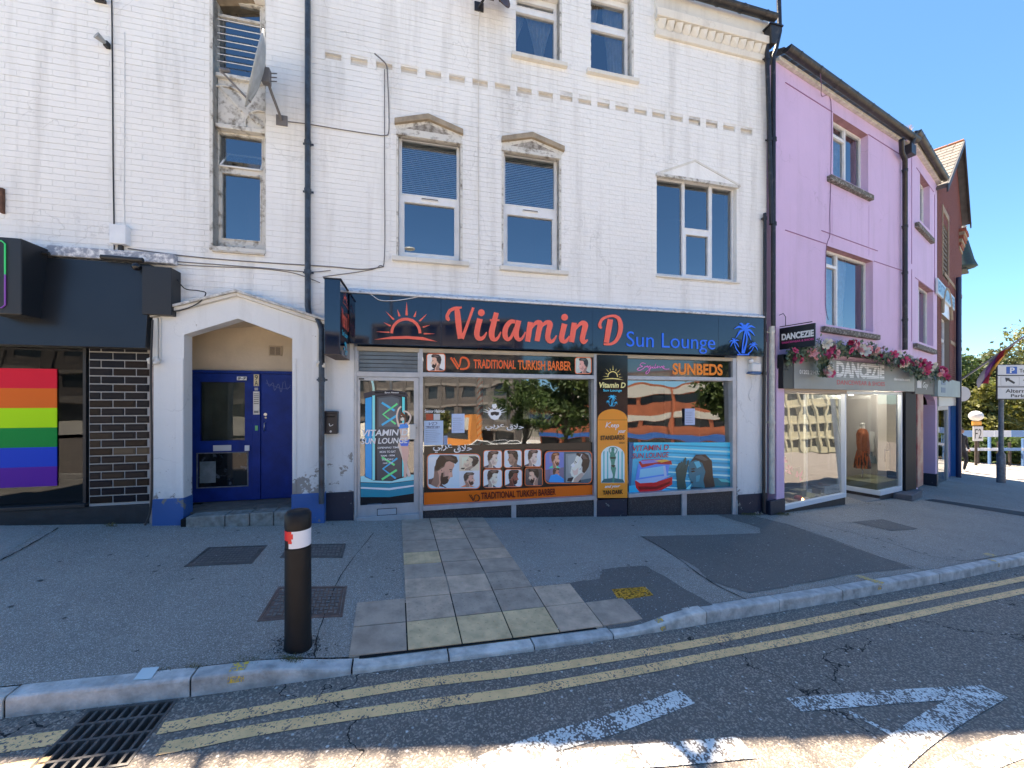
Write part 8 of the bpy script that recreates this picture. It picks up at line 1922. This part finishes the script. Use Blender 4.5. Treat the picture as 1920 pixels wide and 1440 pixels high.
pipe('drainpipe', 'dark blue pipe on the corner of the brick building', Bk, [(1797.5, 520, -.1), (1797.5, 700, -.1), (1797.5, 895, -.1)], .07, M('dark_blue_pipe', (.02, .03, .08), .4), collars=((1797.5, 560, -.1), (1797.5, 640, -.1)))
# copper-green oriel top at the corner
T_t = Thing('corner_turret', 'small green copper turret hung on the corner of the brick building', 'turret', Bk, (B1, 0, bz(1803, 515)))
s = Bk.sx(1806, .1); zb_, zt_ = bz(1806, 505, .1), bz(1806, 438, .1)
mb = MB(); n = 8
prof = [(.30, zb_), (.46, zb_+.05), (.44, zb_+.12), (.36, zb_+.35), (.20, zt_-.35), (.10, zt_-.1)]
mb.lathe(s, .15, prof, 8); T_t.part('roof', mb, M('verdigris', (.03, .07, .065), .7, var=.6, vs=9, col2=(.03, .04, .05)))
mb = MB(); mb.box(s-.3, s+.75, .0, .3, zb_-.06, zb_+.03); T_t.part('ledge', mb, M('dark_ledge', (.05, .06, .06), .7)); mb = MB(); mb.lathe(s-.1, .1, [(.14, zt_-.1), (.16, zt_), (.08, zt_+.12), (.12, zt_+.25), (.02, zt_+.35)], 10); T_t.part('finial', mb, M('finial_stone', (.5, .45, .36), .8))
cp_ = Bk.w((B1, .0, 0)); 
# flag on its pole
fpA = Bk.at(1799, 714, -.1); wA_ = Bk.w((fpA[0], -.1, fpA[1])); 
def wpt(px, py, Z_): return Vector(((px-CX)/F_*Z_, Z_, CZ+(HY-py)/F_*Z_))
base = wA_; tip = wpt(1922, 630, base.y-2.6)
T_flg = Thing('flag', 'limp orange, purple and pink flag hanging from an angled wall pole', 'flag', G, tuple(base))
mb = MB(); mb.tube([tuple(base), tuple(tip)], .028, 8); T_flg.part('flagpole', mb, M('white_pole', (.6, .6, .62), .4))
a_ = base.lerp(tip, .50); b_ = base.lerp(tip, .86); nU, nV = 14, 24; cl = [(.60, .20, .03), (.66, .34, .05), (.42, .03, .05), (.14, .03, .20), (.30, .10, .30), (.45, .40, .42)]
dn = wpt(1842, 722, base.y-1.2)
mb = MB(); mb.smooth = True
for i in range(6): mb.mat(M('flag_cloth_%d' % i, cl[i], .8))
vs = []
for j in range(nV+1):
    v = j/nV
    for i in range(nU+1):
        u = i/nU; top_ = a_.lerp(b_, u); q_ = top_.lerp(dn+Vector((.35*(u-.5), .1*math.sin(u*9), .25*(u-.4))), v*(1 if True else u))
        vs.append(tuple(q_+Vector((.05*math.sin(v*7+u*8), .10*math.sin(u*12+v*3)*v, .02*math.sin(u*16)))))
off = len(mb.v); mb.v += vs
for j in range(nV):
    for i in range(nU): mb.f.append((off+j*(nU+1)+i, off+(j+1)*(nU+1)+i, off+(j+1)*(nU+1)+i+1, off+j*(nU+1)+i+1)); mb.m.append(5-min(5, int((i/nU)*6))); mb.sf.append(True)
T_flg.part('cloth', mb)
# ================================================================ trees
def leafmat(name, c1, c2):
    m = bpy.data.materials.new(name); m.use_nodes = True; N, L, b = nodes_of(m); MATS[name] = m
    g = N.new('ShaderNodeNewGeometry'); oi = noise(N, L, g.outputs['Position'], .9, 2); f = rng(N, L, oi, .35, .65); f2 = rng(N, L, noise(N, L, g.outputs['Position'], 7, 2), .3, .7)
    c = mixc(N, L, f, c1, c2); c = mixc(N, L, mathn(N, L, 'MULTIPLY', f2, .5), c, tuple(x*.5 for x in c1))
    tr = N.new('ShaderNodeBsdfTranslucent'); mx = N.new('ShaderNodeMixShader'); mx.inputs[0].default_value = .35
    L.new(c, b.inputs['Base Color']); L.new(c, tr.inputs['Color']); b.inputs['Roughness'].default_value = .55
    L.new(b.outputs[0], mx.inputs[1]); L.new(tr.outputs[0], mx.inputs[2]); L.new(mx.outputs[0], N['Material Output'].inputs[0]); return m
m_leafy = leafmat('yellow_green_leaves', (.20, .19, .035), (.09, .125, .03)); m_leafd = leafmat('dark_green_leaves', (.055, .10, .025), (.10, .14, .03)); m_leafo = leafmat('olive_leaves', (.15, .15, .05), (.08, .10, .04))
m_bark = M('bark', (.09, .07, .055), .9, var=.4, vs=6, bump=.6, bs=12)
def tree(label, x, y, z, h, rad, mat, seed, n=9000, leaf=.16, trunk=.3, base=.35, cat='tree', grp=None, squash=1.0):
    r = random.Random(seed); t = Thing('tree' if cat == 'tree' else cat, label, cat, G, (x, y, z), group=grp)
    mb = MB(); top = Vector((x+r.uniform(-.3, .3), y, z+h*.72)); mb.tube([(x, y, z-.3), (x, y, z+h*base*.6), tuple(top)], [trunk, trunk*.7, trunk*.2], 10)
    lobes = []
    for i in range(13):
        a = r.random()*6.28; q = r.uniform(.15, .72)*rad; zz_ = z+h*(base+(1-base)*r.uniform(.12, .86)); k = 1-abs((zz_-z)/h-.6)*.9
        c = Vector((x+q*math.cos(a)*k, y+q*math.sin(a)*k, zz_)); lobes.append((c, rad*r.uniform(.30, .52)))
        st_ = Vector((x, y, z+h*base*r.uniform(.5, 1.0))); mb.tube([tuple(st_), tuple(st_.lerp(c, .5)+Vector((0, 0, .15*h*.2))), tuple(c)], [trunk*.35, trunk*.2, trunk*.05], 6)
    t.part('trunk', mb, m_bark)
    import numpy as np
    rs_ = np.random.RandomState(seed); V_ = []; per = n//len(lobes)
    for c, lr in lobes:
        nc = 34; cc = rs_.normal(size=(nc, 3)); cc /= np.linalg.norm(cc, axis=1)[:, None]; cc *= (lr*rs_.uniform(.55, 1.05, nc))[:, None]; cc[:, 2] *= .8*squash; cc += np.array(c)
        idx = rs_.randint(0, nc, per); pos = cc[idx]+rs_.normal(size=(per, 3))*lr*.16
        d1 = rs_.normal(size=(per, 3)); d1 /= np.linalg.norm(d1, axis=1)[:, None]; d2 = np.cross(d1, rs_.normal(size=(per, 3))); d2 /= np.linalg.norm(d2, axis=1)[:, None]
        s_ = leaf*rs_.uniform(.5, 1.2, per)[:, None]; V_.append(np.stack([pos-d1*s_, pos-d2*s_*.55, pos+d1*s_, pos+d2*s_*.55], 1))
    V_ = np.concatenate(V_).reshape(-1, 3)-np.array((x, y, z)); nf = len(V_)//4
    me = bpy.data.meshes.new('crown'); me.vertices.add(len(V_)); me.vertices.foreach_set('co', V_.astype('f').ravel()); me.loops.add(nf*4); me.loops.foreach_set('vertex_index', np.arange(nf*4, dtype='i')); me.polygons.add(nf); me.polygons.foreach_set('loop_start', np.arange(0, nf*4, 4, dtype='i')); me.materials.append(mat); me.update(calc_edges=True)
    o = bpy.data.objects.new('crown', me); COL.objects.link(o); o.parent = t.o; return t
def gw(px, Z_): x = (px-CX)/F_*Z_; return x, Z_, road_z(x, Z_)
for lab, px, Z_, h, rad, mt, sd_, n in (('dark leafy tree right behind the brick corner, beyond the railing', 1812, 30, 8.2, 3.4, m_leafd, 1, 9000), ('broad yellow-green tree behind the parking sign post', 1868, 29, 7.4, 3.6, m_leafo, 2, 10000),
    ('bright yellow-green bush-like tree at the right edge, low', 1925, 26, 6.4, 3.6, m_leafy, 3, 10000), ('tall sparse tree rising above the flag at the right edge', 1942, 33, 13.2, 4.2, m_leafy, 4, 6500), ('tree beyond the right edge of the photo, partly out of view', 2010, 28, 9, 4.0, m_leafd, 5, 6000), ('low dense tree filling the gap left of the sign post', 1838, 25, 5.0, 2.6, m_leafy, 6, 8000)):
    x, y, z = gw(px, Z_); tree(lab, x, y, z, h, rad, mt, sd_, n, .17, .25, .12, grp='trees beyond the railing')
# sunlit verge and path beyond the crossing
def sheet_w(name, pts, mat, off): mb = MB(); mb.add([(x, y, road_z(x, y)+off) for x, y in pts], [tuple(range(len(pts)))]); return solid(name, mb, mat, None, None, kind='structure')
m_tan2 = M('sunlit_path', (.16, .115, .07), .9, var=.3, vs=2)
sheet_w('footpath', [(16.5, 16.4), (30, 17.6), (60, 30), (60, 42), (16, 32)], m_tan2, .05)
import numpy as np
def hedge(label, px0, px1, Z_, h, mat, seed, n=7000):
    x0, y0, z0 = gw(px0, Z_); x1 = gw(px1, Z_)[0]; t = Thing('hedge', label, 'hedge', G, (x0, y0, z0)); rs_ = np.random.RandomState(seed); mb = MB()
    P_ = np.stack([rs_.uniform(x0, x1, n), y0+rs_.normal(0, .35, n), z0+h*rs_.uniform(0, 1, n)**.8*(1+.12*np.sin(rs_.uniform(0, 9, n)))], 1); d1 = rs_.normal(size=(n, 3))*.09; d2 = rs_.normal(size=(n, 3))*.07
    for p, a, b in zip(P_, d1, d2): mb.add([tuple(p-a), tuple(p+b), tuple(p+a), tuple(p-b)], [(0, 1, 2, 3)])
    t.part('foliage', mb, mat, kind='stuff')
    mb = MB(); mb.box(x0, x1, y0+.3, y0+.5, z0, z0+h*.8); t.part('inner_growth', mb, M('hedge_core', (.02, .03, .01), .9))
hedge('long dark clipped hedge behind the railing', 1780, 2060, 20.8, 1.25, m_leafd, 3)
# railing: posts and two rails
T_r = Thing('railing', 'white and blue barrier railing across the end of the street', 'railing', G, gw(1830, 19.5))
m_rw = M('railing_white', (.62, .66, .72), .5); m_rbl = M('railing_blue', (.16, .30, .55), .5)
for i, px in enumerate((1812, 1833, 1855, 1872, 1893, 1918, 1945)):
    x, y, z = gw(px, 19.5); mb = MB(); hh = 1.02 if i % 3 == 2 else .78; mb.box(x-.04, x+.04, y-.04, y+.04, z, z+hh+.5); T_r.part('post', mb, m_rbl if i % 3 == 2 else m_bark)
x0, y0, z0 = gw(1796, 19.5); x1, y1, z1 = gw(1990, 19.5)
for k, (h0, h1, nseg) in enumerate(((1.42, 1.74, 6), (.72, .86, 5))):
    for i in range(nseg):
        a, b = x0+(x1-x0)*i/nseg, x0+(x1-x0)*(i+1)/nseg-.02; mb = MB(); mb.box(a, b, y0-.08, y0-.04, z0+h0, z0+h1); T_r.part('rail', mb, m_rw if (i+k) % 3 else m_rbl)
# globe-topped post with a plate
x, y, z = gw(1830, 18.6)
T_gl = Thing('globe_post', 'short post with a white globe, orange collar and small square plate', 'beacon', G, (x, y, z))
mb = MB(); mb.tube([(x, y, z), (x, y, z+2.2)], .05, 8); T_gl.part('post', mb, m_bark); mb = MB(); mb.ball((x, y, z+2.5), .25, 16); T_gl.part('globe', mb, M('globe_white', (.72, .72, .70), .3)); mb = MB(); mb.box(x-.2, x+.2, y-.06, y+.02, z+2.05, z+2.24); T_gl.part('collar', mb, M('collar_orange', (.75, .35, .05), .5))
mb = MB(); mb.box(x-.24, x+.24, y-.09, y-.062, z+1.3, z+2.0); pl = T_gl.part('plate', mb, M('plate_white2', (.62, .62, .60), .5)); text(T_gl, 'F2', x-.16, x+.16, z+1.88, z+1.42, y-.093, m_blkc, parent=pl)
# small street clutter beyond the railing
for i, (px, Z_, w_, h_, c, lab, nm, cat) in enumerate(((1906, 21.0, .55, 1.1, (.72, .48, .02), 'yellow grit bin beyond the railing at the right', 'grit_bin', 'bin'), (1917, 21.5, .5, 1.1, (.3, .3, .28), 'grey cabinet beside the yellow bin', 'cabinet', 'cabinet'), (1812, 22, .6, 1.2, (.03, .03, .035), 'dark bin just beyond the brick corner', 'litter_bin', 'bin'))):
    x, y, z = gw(px, Z_); t = Thing(nm, lab, cat, G, (x, y, z)); mb = MB(); mb.box(x-w_/2, x+w_/2, y-.25, y+.25, z, z+h_); t.part('body', mb, M('clutter_%d' % i, c, .5), bev=.03); mb = MB(); mb.prism_z([(x-w_/2-.03, y-.29), (x+w_/2+.03, y-.29), (x+w_/2+.03, y+.29), (x-w_/2-.03, y+.29)], z+h_+.002, z+h_+.09); t.part('lid', mb, M('clutter_%d' % i, c), bev=.02)
for i, (px, w_) in enumerate(((1840, .9), (1868, .7), (1893, .8))):
    x, y, z = gw(px, 23.5); t = Thing('bench', ('left', 'middle', 'right')[i]+' low white bench seen through the railing', 'bench', G, (x, y, z), group='benches behind the railing')
    mb = MB(); mb.box(x-w_, x+w_, y-.2, y+.2, z+.42, z+.5); t.part('seat', mb, M('bench_white', (.6, .58, .54), .6))
    for q in (-.8, .8): mb = MB(); mb.box(x+q*w_-.05, x+q*w_+.05, y-.18, y+.18, z, z+.418); t.part('leg', mb, m_bark)
    mb = MB(); mb.box(x-w_, x+w_, y+.2, y+.25, z+.55, z+.85); t.part('backrest', mb, M('bench_white', (.6, .58, .54)))
# parking sign
sg = gp(1877, 905)
T_ps = Thing('parking_sign', 'white parking direction sign on a grey pole, cut by the right edge', 'traffic sign', G, tuple(sg))
mb = MB(); mb.lathe(sg.x, sg.y, [(.105, sg.z-.05), (.105, sg.z+.95), (.06, sg.z+1.05), (.06, sg.z+3.95)], 16); T_ps.part('pole', mb, M('galvanised_pole', (.22, .23, .24), .5, metal=.4, var=.5, vs=9))
ya = sg.y-.10; k = ya/F_; X = lambda px: (px-CX)*k; Z2 = lambda py: CZ+(HY-py)*k
bx0, bx1 = X(1869), X(1869)+1.75
# board turned a little so it faces the road
mb = MB(); mb.box(bx0, bx1, ya, ya+.03, Z2(749), Z2(683)); T_ps.part('backing', mb, m_blkc)
for y0, y1 in ((684.5, 703), (705, 724.5), (726.5, 747.5)): mb = MB(); mb.box(bx0+.03, bx1-.03, ya-.004, ya-.001, Z2(y1), Z2(y0)); T_ps.part('panel', mb, M('sign_face', (.62, .64, .64), .35))
mb = MB(); mb.box(X(1886.5), X(1906.5), ya-.008, ya-.0045, Z2(701), Z2(687.5)); pb = T_ps.part('blue_square', mb, M('sign_blue', (.01, .09, .42), .35))
text(T_ps, 'P', X(1893), X(1902), Z2(689), Z2(699.5), ya-.010, m_wl, parent=pb, bold=.03); text(T_ps, 'Town centre', X(1911), X(1911)+.95, Z2(691.5), Z2(698.5), ya-.006, m_blkc, bold=.02)
mb = MB(); ax, ay_ = X(1884), Z2(709)
stroke(mb, [(X(1902), Z2(718.5), .07), (X(1888), Z2(710.5), .07)], lambda a, b: (a, b), ya-.006, 0, smooth=False); mb.flat([(X(1884), Z2(708)), (X(1893.5), Z2(709)), (X(1886), Z2(716.5))], ya-.0065); T_ps.part('arrow', mb, m_blkc)
mb = MB()
for q in ((1876, 1911, 706.5, 707), (1876, 1911, 722.5, 723), (1876, 1876.6, 707, 722.5), (1910.4, 1911, 707, 722.5)): mb.box(X(q[0]), X(q[1]), ya-.0055, ya-.0045, Z2(q[3]), Z2(q[2]))
T_ps.part('arrow_frame', mb, M('thin_grey', (.3, .3, .3), .5)); text(T_ps, 'All routes', X(1918), X(1918)+.8, Z2(708), Z2(714), ya-.006, m_blkc, bold=.02)
text(T_ps, 'Alternative', X(1885), X(1885)+1.15, Z2(729.5), Z2(736.5), ya-.006, m_blkc, bold=.02); text(T_ps, 'Parking', X(1895), X(1895)+.75, Z2(739), Z2(746.5), ya-.006, m_blkc, bold=.02)
# round white disc on the corner beyond the pale sign
x, y = (1806-CX)/F_*15.6, 15.6; mb = MB(); mb.tube([(x, y, CZ+.29), (x, y+.05, CZ+.29)], .30, 24); solid('round_sign', mb, M('disc_grey', (.5, .52, .54), .4), 'round pale disc sticking out behind the brick corner', 'sign', G, (x, y, 1.8))
sheet_w('white_line', [(19.0, 14.6), (24, 16.2), (24, 16.4), (19.0, 14.75)], M('far_white', (.6, .6, .6), .7), .115)
sheet_w('white_line', [(20.2, 13.7), (24, 13.3), (24, 13.45), (20.2, 13.82)], M('far_white', (.6, .6, .6), .7), .115)

# ---- person half hidden by the corner
def skin_body(name, joints, edges, mat, T, sub=2):
    me = bpy.data.meshes.new(name); me.from_pydata([j[0] for j in joints], edges, []); o = bpy.data.objects.new(name, me); COL.objects.link(o); o.parent = T.o
    md = o.modifiers.new('skin', 'SKIN'); sv_ = me.skin_vertices[0].data if me.skin_vertices else None
    if sv_ is None:
        bmx = bmesh.new(); bmx.from_mesh(me); bmx.verts.layers.skin.verify(); bmx.to_mesh(me); bmx.free(); sv_ = me.skin_vertices[0].data
    for i, j in enumerate(joints): sv_[i].radius = (j[1], j[2] if len(j) > 2 else j[1])
    sv_[0].use_root = True
    ms = o.modifiers.new('sub', 'SUBSURF'); ms.levels = sub; ms.render_levels = sub
    me.materials.append(mat); return o
x, y = (1801.5-CX)/F_*15.8, 15.8; z = pav_z(x, y)
T_pe = Thing('person', 'person in a black coat and trousers half hidden by the brick corner', 'person', G, (x, y, z))
J = [((0, 0, .92), .15, .11), ((0, 0, 1.12), .14, .10), ((0, 0, 1.36), .18, .11), ((0, 0, 1.50), .06), ((0, -.01, 1.56), .055), ((.20, 0, 1.42), .06), ((.27, .04, 1.15), .048), ((.26, -.06, .90), .036), ((-.20, 0, 1.42), .06), ((-.27, -.03, 1.15), .048), ((-.25, -.10, .90), .036),
     ((.10, 0, .84), .095), ((.11, -.10, .48), .062), ((.11, -.02, .08), .045), ((-.10, 0, .84), .095), ((-.11, .10, .48), .062), ((-.12, .22, .10), .045), ((.11, -.14, .04), .035), ((-.12, .12, .05), .035)]
Ed = [(0, 1), (1, 2), (2, 3), (3, 4), (2, 5), (5, 6), (6, 7), (2, 8), (8, 9), (9, 10), (0, 11), (11, 12), (12, 13), (0, 14), (14, 15), (15, 16), (13, 17), (16, 18)]
skin_body('body', J, Ed, M('black_clothes', (.012, .014, .022), .8), T_pe)
mb = MB(); mb.ball((x, y, z+1.66), .105, 16, (.85, 1, 1.15)); T_pe.part('head', mb, M('skin', (.35, .20, .14), .6)); mb = MB(); mb.ball((x, y+.02, z+1.69), .112, 16, (.9, 1, 1.1)); T_pe.part('hair', mb, M('dark_hair', (.02, .015, .012), .7))
for q, yy, zz_ in ((.11, -.10, 0), (-.12, .16, .02)):
    mb = MB(); mb.ball((x+q, y+yy, z+.045+zz_), .06, 10, (.8, 2.0, .7)); T_pe.part('shoe', mb, M('white_trainer', (.6, .6, .6), .6))
    mb = MB(); mb.ball((x+q*2.3, y-.09, z+.85), .045, 10, (.6, .8, 1.5)); T_pe.part('hand', mb, M('skin', (0, 0, 0)))

# ================================================================ across the road, seen in the glass
def mir(fr, px, Zv):
    v = Vector(((px-CX)/F_*Zv, Zv)); o = Vector(fr.o); n = Vector((-fr.s, fr.c)); return v-n*(2*(v-o).dot(n))
def framed(pA, pB):      # frame whose x runs from A to B
    d = pB-pA; return Frame((pA.x, pA.y), math.atan2(d.y, d.x)), d.length
def gback(p): return road_z(p.x, p.y)
plaza = MB(); plaza.add([(x, y, road_z(x, y)+.10) for x, y in ((-40, -9), (-40, -11), (-10, -11), (10, -9.5))], [(0, 1, 2, 3)])
mb = MB(); us = [-60+8*i for i in range(18)]; vsr = [-9, -11, -14, -18, -24, -30, -45, -70]
for i in range(len(us)-1):
    for j in range(len(vsr)-1):
        q = [(us[i], vsr[j+1]), (us[i+1], vsr[j+1]), (us[i+1], vsr[j]), (us[i], vsr[j])]; mb.add([(a, b, road_z(a, b)+.12) for a, b in q], [(0, 1, 2, 3)])
solid('opposite_pavement', mb, M('warm_paving', (.58, .54, .47), .9, var=.2, vs=.5), None, None, kind='structure')
mb = MB()
for i in range(10):
    a = -2+3*i; q = [(a, -20), (a+3, -20), (a+3, -14), (a, -14)]; mb.add([(u, v, road_z(u, v)+.13) for u, v in q], [(0, 1, 2, 3)])
solid('lawn', mb, M('lawn_green', (.06, .10, .025), .95, var=.4, vs=2), None, None, kind='structure')
def block(name, label, pA, pB, h, floors, bay, mats, depth=10, style='strip', ground=True, grp=None):
    """building facing the street; A to B runs left to right as seen from the street"""
    fr, Lg = framed(pA, pB); z0 = gback((pA+pB)/2)-.6; t = Thing(name, label, 'building', fr, (0, 0, z0), group=grp); wall, band, win, shopm = mats
    gfl = 3.2 if ground else 0; fh = (h-gfl)/floors; holes = []
    nb = max(1, int(Lg/bay)); bw = Lg/nb
    for f in range(floors):
        for i in range(nb):
            zz_ = z0+gfl+fh*f; m_ = .06 if style == 'strip' else .22; holes.append((bw*(i+m_), bw*(i+1-m_), zz_+fh*.34, zz_+fh*(.62 if style == 'strip' else .82)))
    if ground:
        for i in range(max(1, nb//1)): holes.append((bw*(i+.05), bw*(i+.95), z0+.6, z0+2.5))
    mb = MB(); wall_holes(mb, 0, Lg, z0, z0+h, holes, 0, .25); t.part('wall', mb, wall)
    mb = MB(); mb.box(0, Lg, .26, depth, z0, z0+h); t.part('rear_block', mb, wall)
    for a, b, c, e in holes:
        mb = MB(); mb.quad((a, .2, c), (b, .2, c), (b, .2, e), (a, .2, e)); t.part('window', mb, win)
    for f in range(floors):
        zz_ = z0+gfl+fh*f
        if style == 'strip': mb = MB(); mb.box(0, Lg, -.10, -.002, zz_+fh*.64, zz_+fh*.92); t.part('band', mb, band)
        else: mb = MB(); mb.box(0, Lg, -.12, -.002, zz_+fh*.86, zz_+fh*.98); t.part('band', mb, band)
    if ground: mb = MB(); mb.box(0, Lg, -.3, -.002, z0+2.6, z0+3.3); t.part('shop_fascia', mb, shopm)
    for i in range(0, nb+1, 2 if style == 'strip' else 1):
        mb = MB(); mb.box(bw*i-.15, bw*i+.15, -.20, -.001, z0, z0+h-.1); t.part('pier', mb, wall)
    return t, fr, z0
m_orb = M('orange_brick', (.42, .13, .06), .85, var=.25, vs=1); m_cb = M('cream_band', (.55, .52, .45), .8); m_dw2 = M('reflected_window', (.03, .035, .04), .15); m_blf = M('blue_fascia', (.03, .12, .40), .5)
pA, pB = mir(W, 1420, 40), mir(W, 1015, 64)
t, fr, z0 = block('office_block', 'orange brick office block with cream bands across the road', pA, pB, 9.5, 2, 4.2, (m_orb, m_cb, m_dw2, m_blf))
m_gst = M('grey_stone', (.13, .115, .105), .85, var=.4, vs=1.5); m_gst2 = M('grey_stone_band', (.20, .18, .16), .85)
pA, pB = mir(W, 962, 58), mir(W, 700, 62)
block('stone_building', 'dark grey stone building with tall paired windows across the road', pA, pB, 17, 4, 2.6, (m_gst, m_gst2, m_dw2, m_gst2), style='tall')
pA, pB = mir(W, 880, 52), mir(W, 815, 54)
block('kiosk', 'low orange building in front of the grey stone one', pA, pB, 4.6, 1, 3.0, (M('bright_orange_render', (.62, .24, .05), .8), m_cb, m_dw2, m_orb), 4, 'strip', False)
pB, pA = mir(P, 1450, 84), mir(P, 1640, 78)
block('office_block', 'cream concrete office block with rows of square windows down the street', pA, pB, 17, 5, 1.55, (M('cream_concrete', (.62, .55, .36), .85, var=.15, vs=1), M('cream_concrete2', (.66, .59, .40), .85), m_dw2, m_cb), 12, 'tall', False)
for i, (px, Zv, h, rad, lab) in enumerate(((985, 36, 7.5, 3.0, 'tree in front of the grey stone building across the road'), (1060, 33, 7.8, 3.2, 'tree before the left end of the orange block across the road'), (1120, 32, 7.4, 2.6, 'third tree across the road, before the orange block'), (1375, 30, 8.5, 2.8, 'tree before the near end of the orange block across the road'))):
    p = mir(W, px, Zv); tree(lab, p.x, p.y, gback(p), h, rad, m_leafd, 20+i, 5000, .22, .2, .32, grp='trees across the road')
p = mir(W, 830, 49); tree('small bright tree beside the low orange building', p.x, p.y, gback(p), 4.6, 1.5, m_leafy, 31, 2500, .2, .12, .3, grp='trees across the road')
pB, pA = mir(W, -220, 34), mir(W, 690, 60)
block('stone_terrace', 'dark stone terrace across the road, opposite the porch', pA, pB, 13, 3, 3.2, (m_gst, m_gst2, m_dw2, m_gst2), style='tall')
# parked cars
def car(label, p, ang, col):
    fr = Frame((p.x, p.y), ang); z = gback(p)+.0; t = Thing('parked_car', label, 'car', fr, (0, 0, z), group='cars parked across the road')
    prof = [(-2.1, .35), (-2.15, .75), (-2.0, .95), (-1.45, 1.0), (-.75, 1.42), (.55, 1.46), (1.25, 1.02), (1.95, .88), (2.12, .6), (2.1, .32)]
    mb = MB(); mb.prism([(a, z+b) for a, b in prof], -.82, .82); t.part('body', mb, col, bev=.06)
    gl = [(-1.25, 1.02), (-.72, 1.36), (.5, 1.40), (1.08, 1.02)]
    for y in (-.835, .835): mb = MB(); mb.prism([(a, z+b) for a, b in gl], y-.005, y+.005); t.part('side_glass', mb, m_dw2)
    for x in (-1.35, 1.35):
        for y in (-.80, .80):
            mb = MB(); mb.tube([(x, y-.1, z+.32), (x, y+.1, z+.32)], .32, 18); w = t.part('wheel', mb, m_blk); mb = MB(); mb.tube([(x, y-.11, z+.32), (x, y+.11, z+.32)], .19, 14); t.part('rim', mb, M('alloy', (.4, .4, .42), .3, metal=.8), parent=w)
    for y in (-.6, .6): mb = MB(); mb.box(2.05, 2.14, y-.18, y+.18, z+.6, z+.75); t.part('headlight', mb, M('headlight', (.7, .7, .7), .1)); mb = MB(); mb.box(-2.17, -2.1, y-.18, y+.18, z+.7, z+.85); t.part('tail_light', mb, M('tail_light', (.4, .01, .01), .2))
    return t
for i, (px, Zv, c) in enumerate(((905, 46, 'white'), (935, 50, 'silver'), (962, 48, 'white'))):
    p = mir(W, px, Zv); car(('white car nearest the barber column in the reflection', 'silver car between the two white ones', 'white car furthest to the right of the three')[i], p, R(25), M('car_'+c, (.7, .7, .7) if c == 'white' else (.35, .36, .38), .15, coat=.8))
# street lamp mirrored in the first tall window
p = mir(W, 768, 20); zl_ = CZ+(HY-462)/F_*20; z = gback(p)
T_sl = Thing('street_lamp', 'grey street lamp across the road, mirrored in the tall window', 'street lamp', G, (p.x, p.y, z))
mb = MB(); mb.tube([(p.x-.9, p.y, z), (p.x-.9, p.y, zl_-.5), (p.x-.7, p.y, zl_-.1), (p.x-.2, p.y, zl_)], [.09, .06, .04, .035], 10); T_sl.part('column', mb, M('galvanised_pole', (0, 0, 0)))
mb = MB(); mb.ball((p.x, p.y, zl_), .2, 12, (1.6, .8, .4)); T_sl.part('lamp_head', mb, M('lamp_pale', (.5, .5, .46), .4))
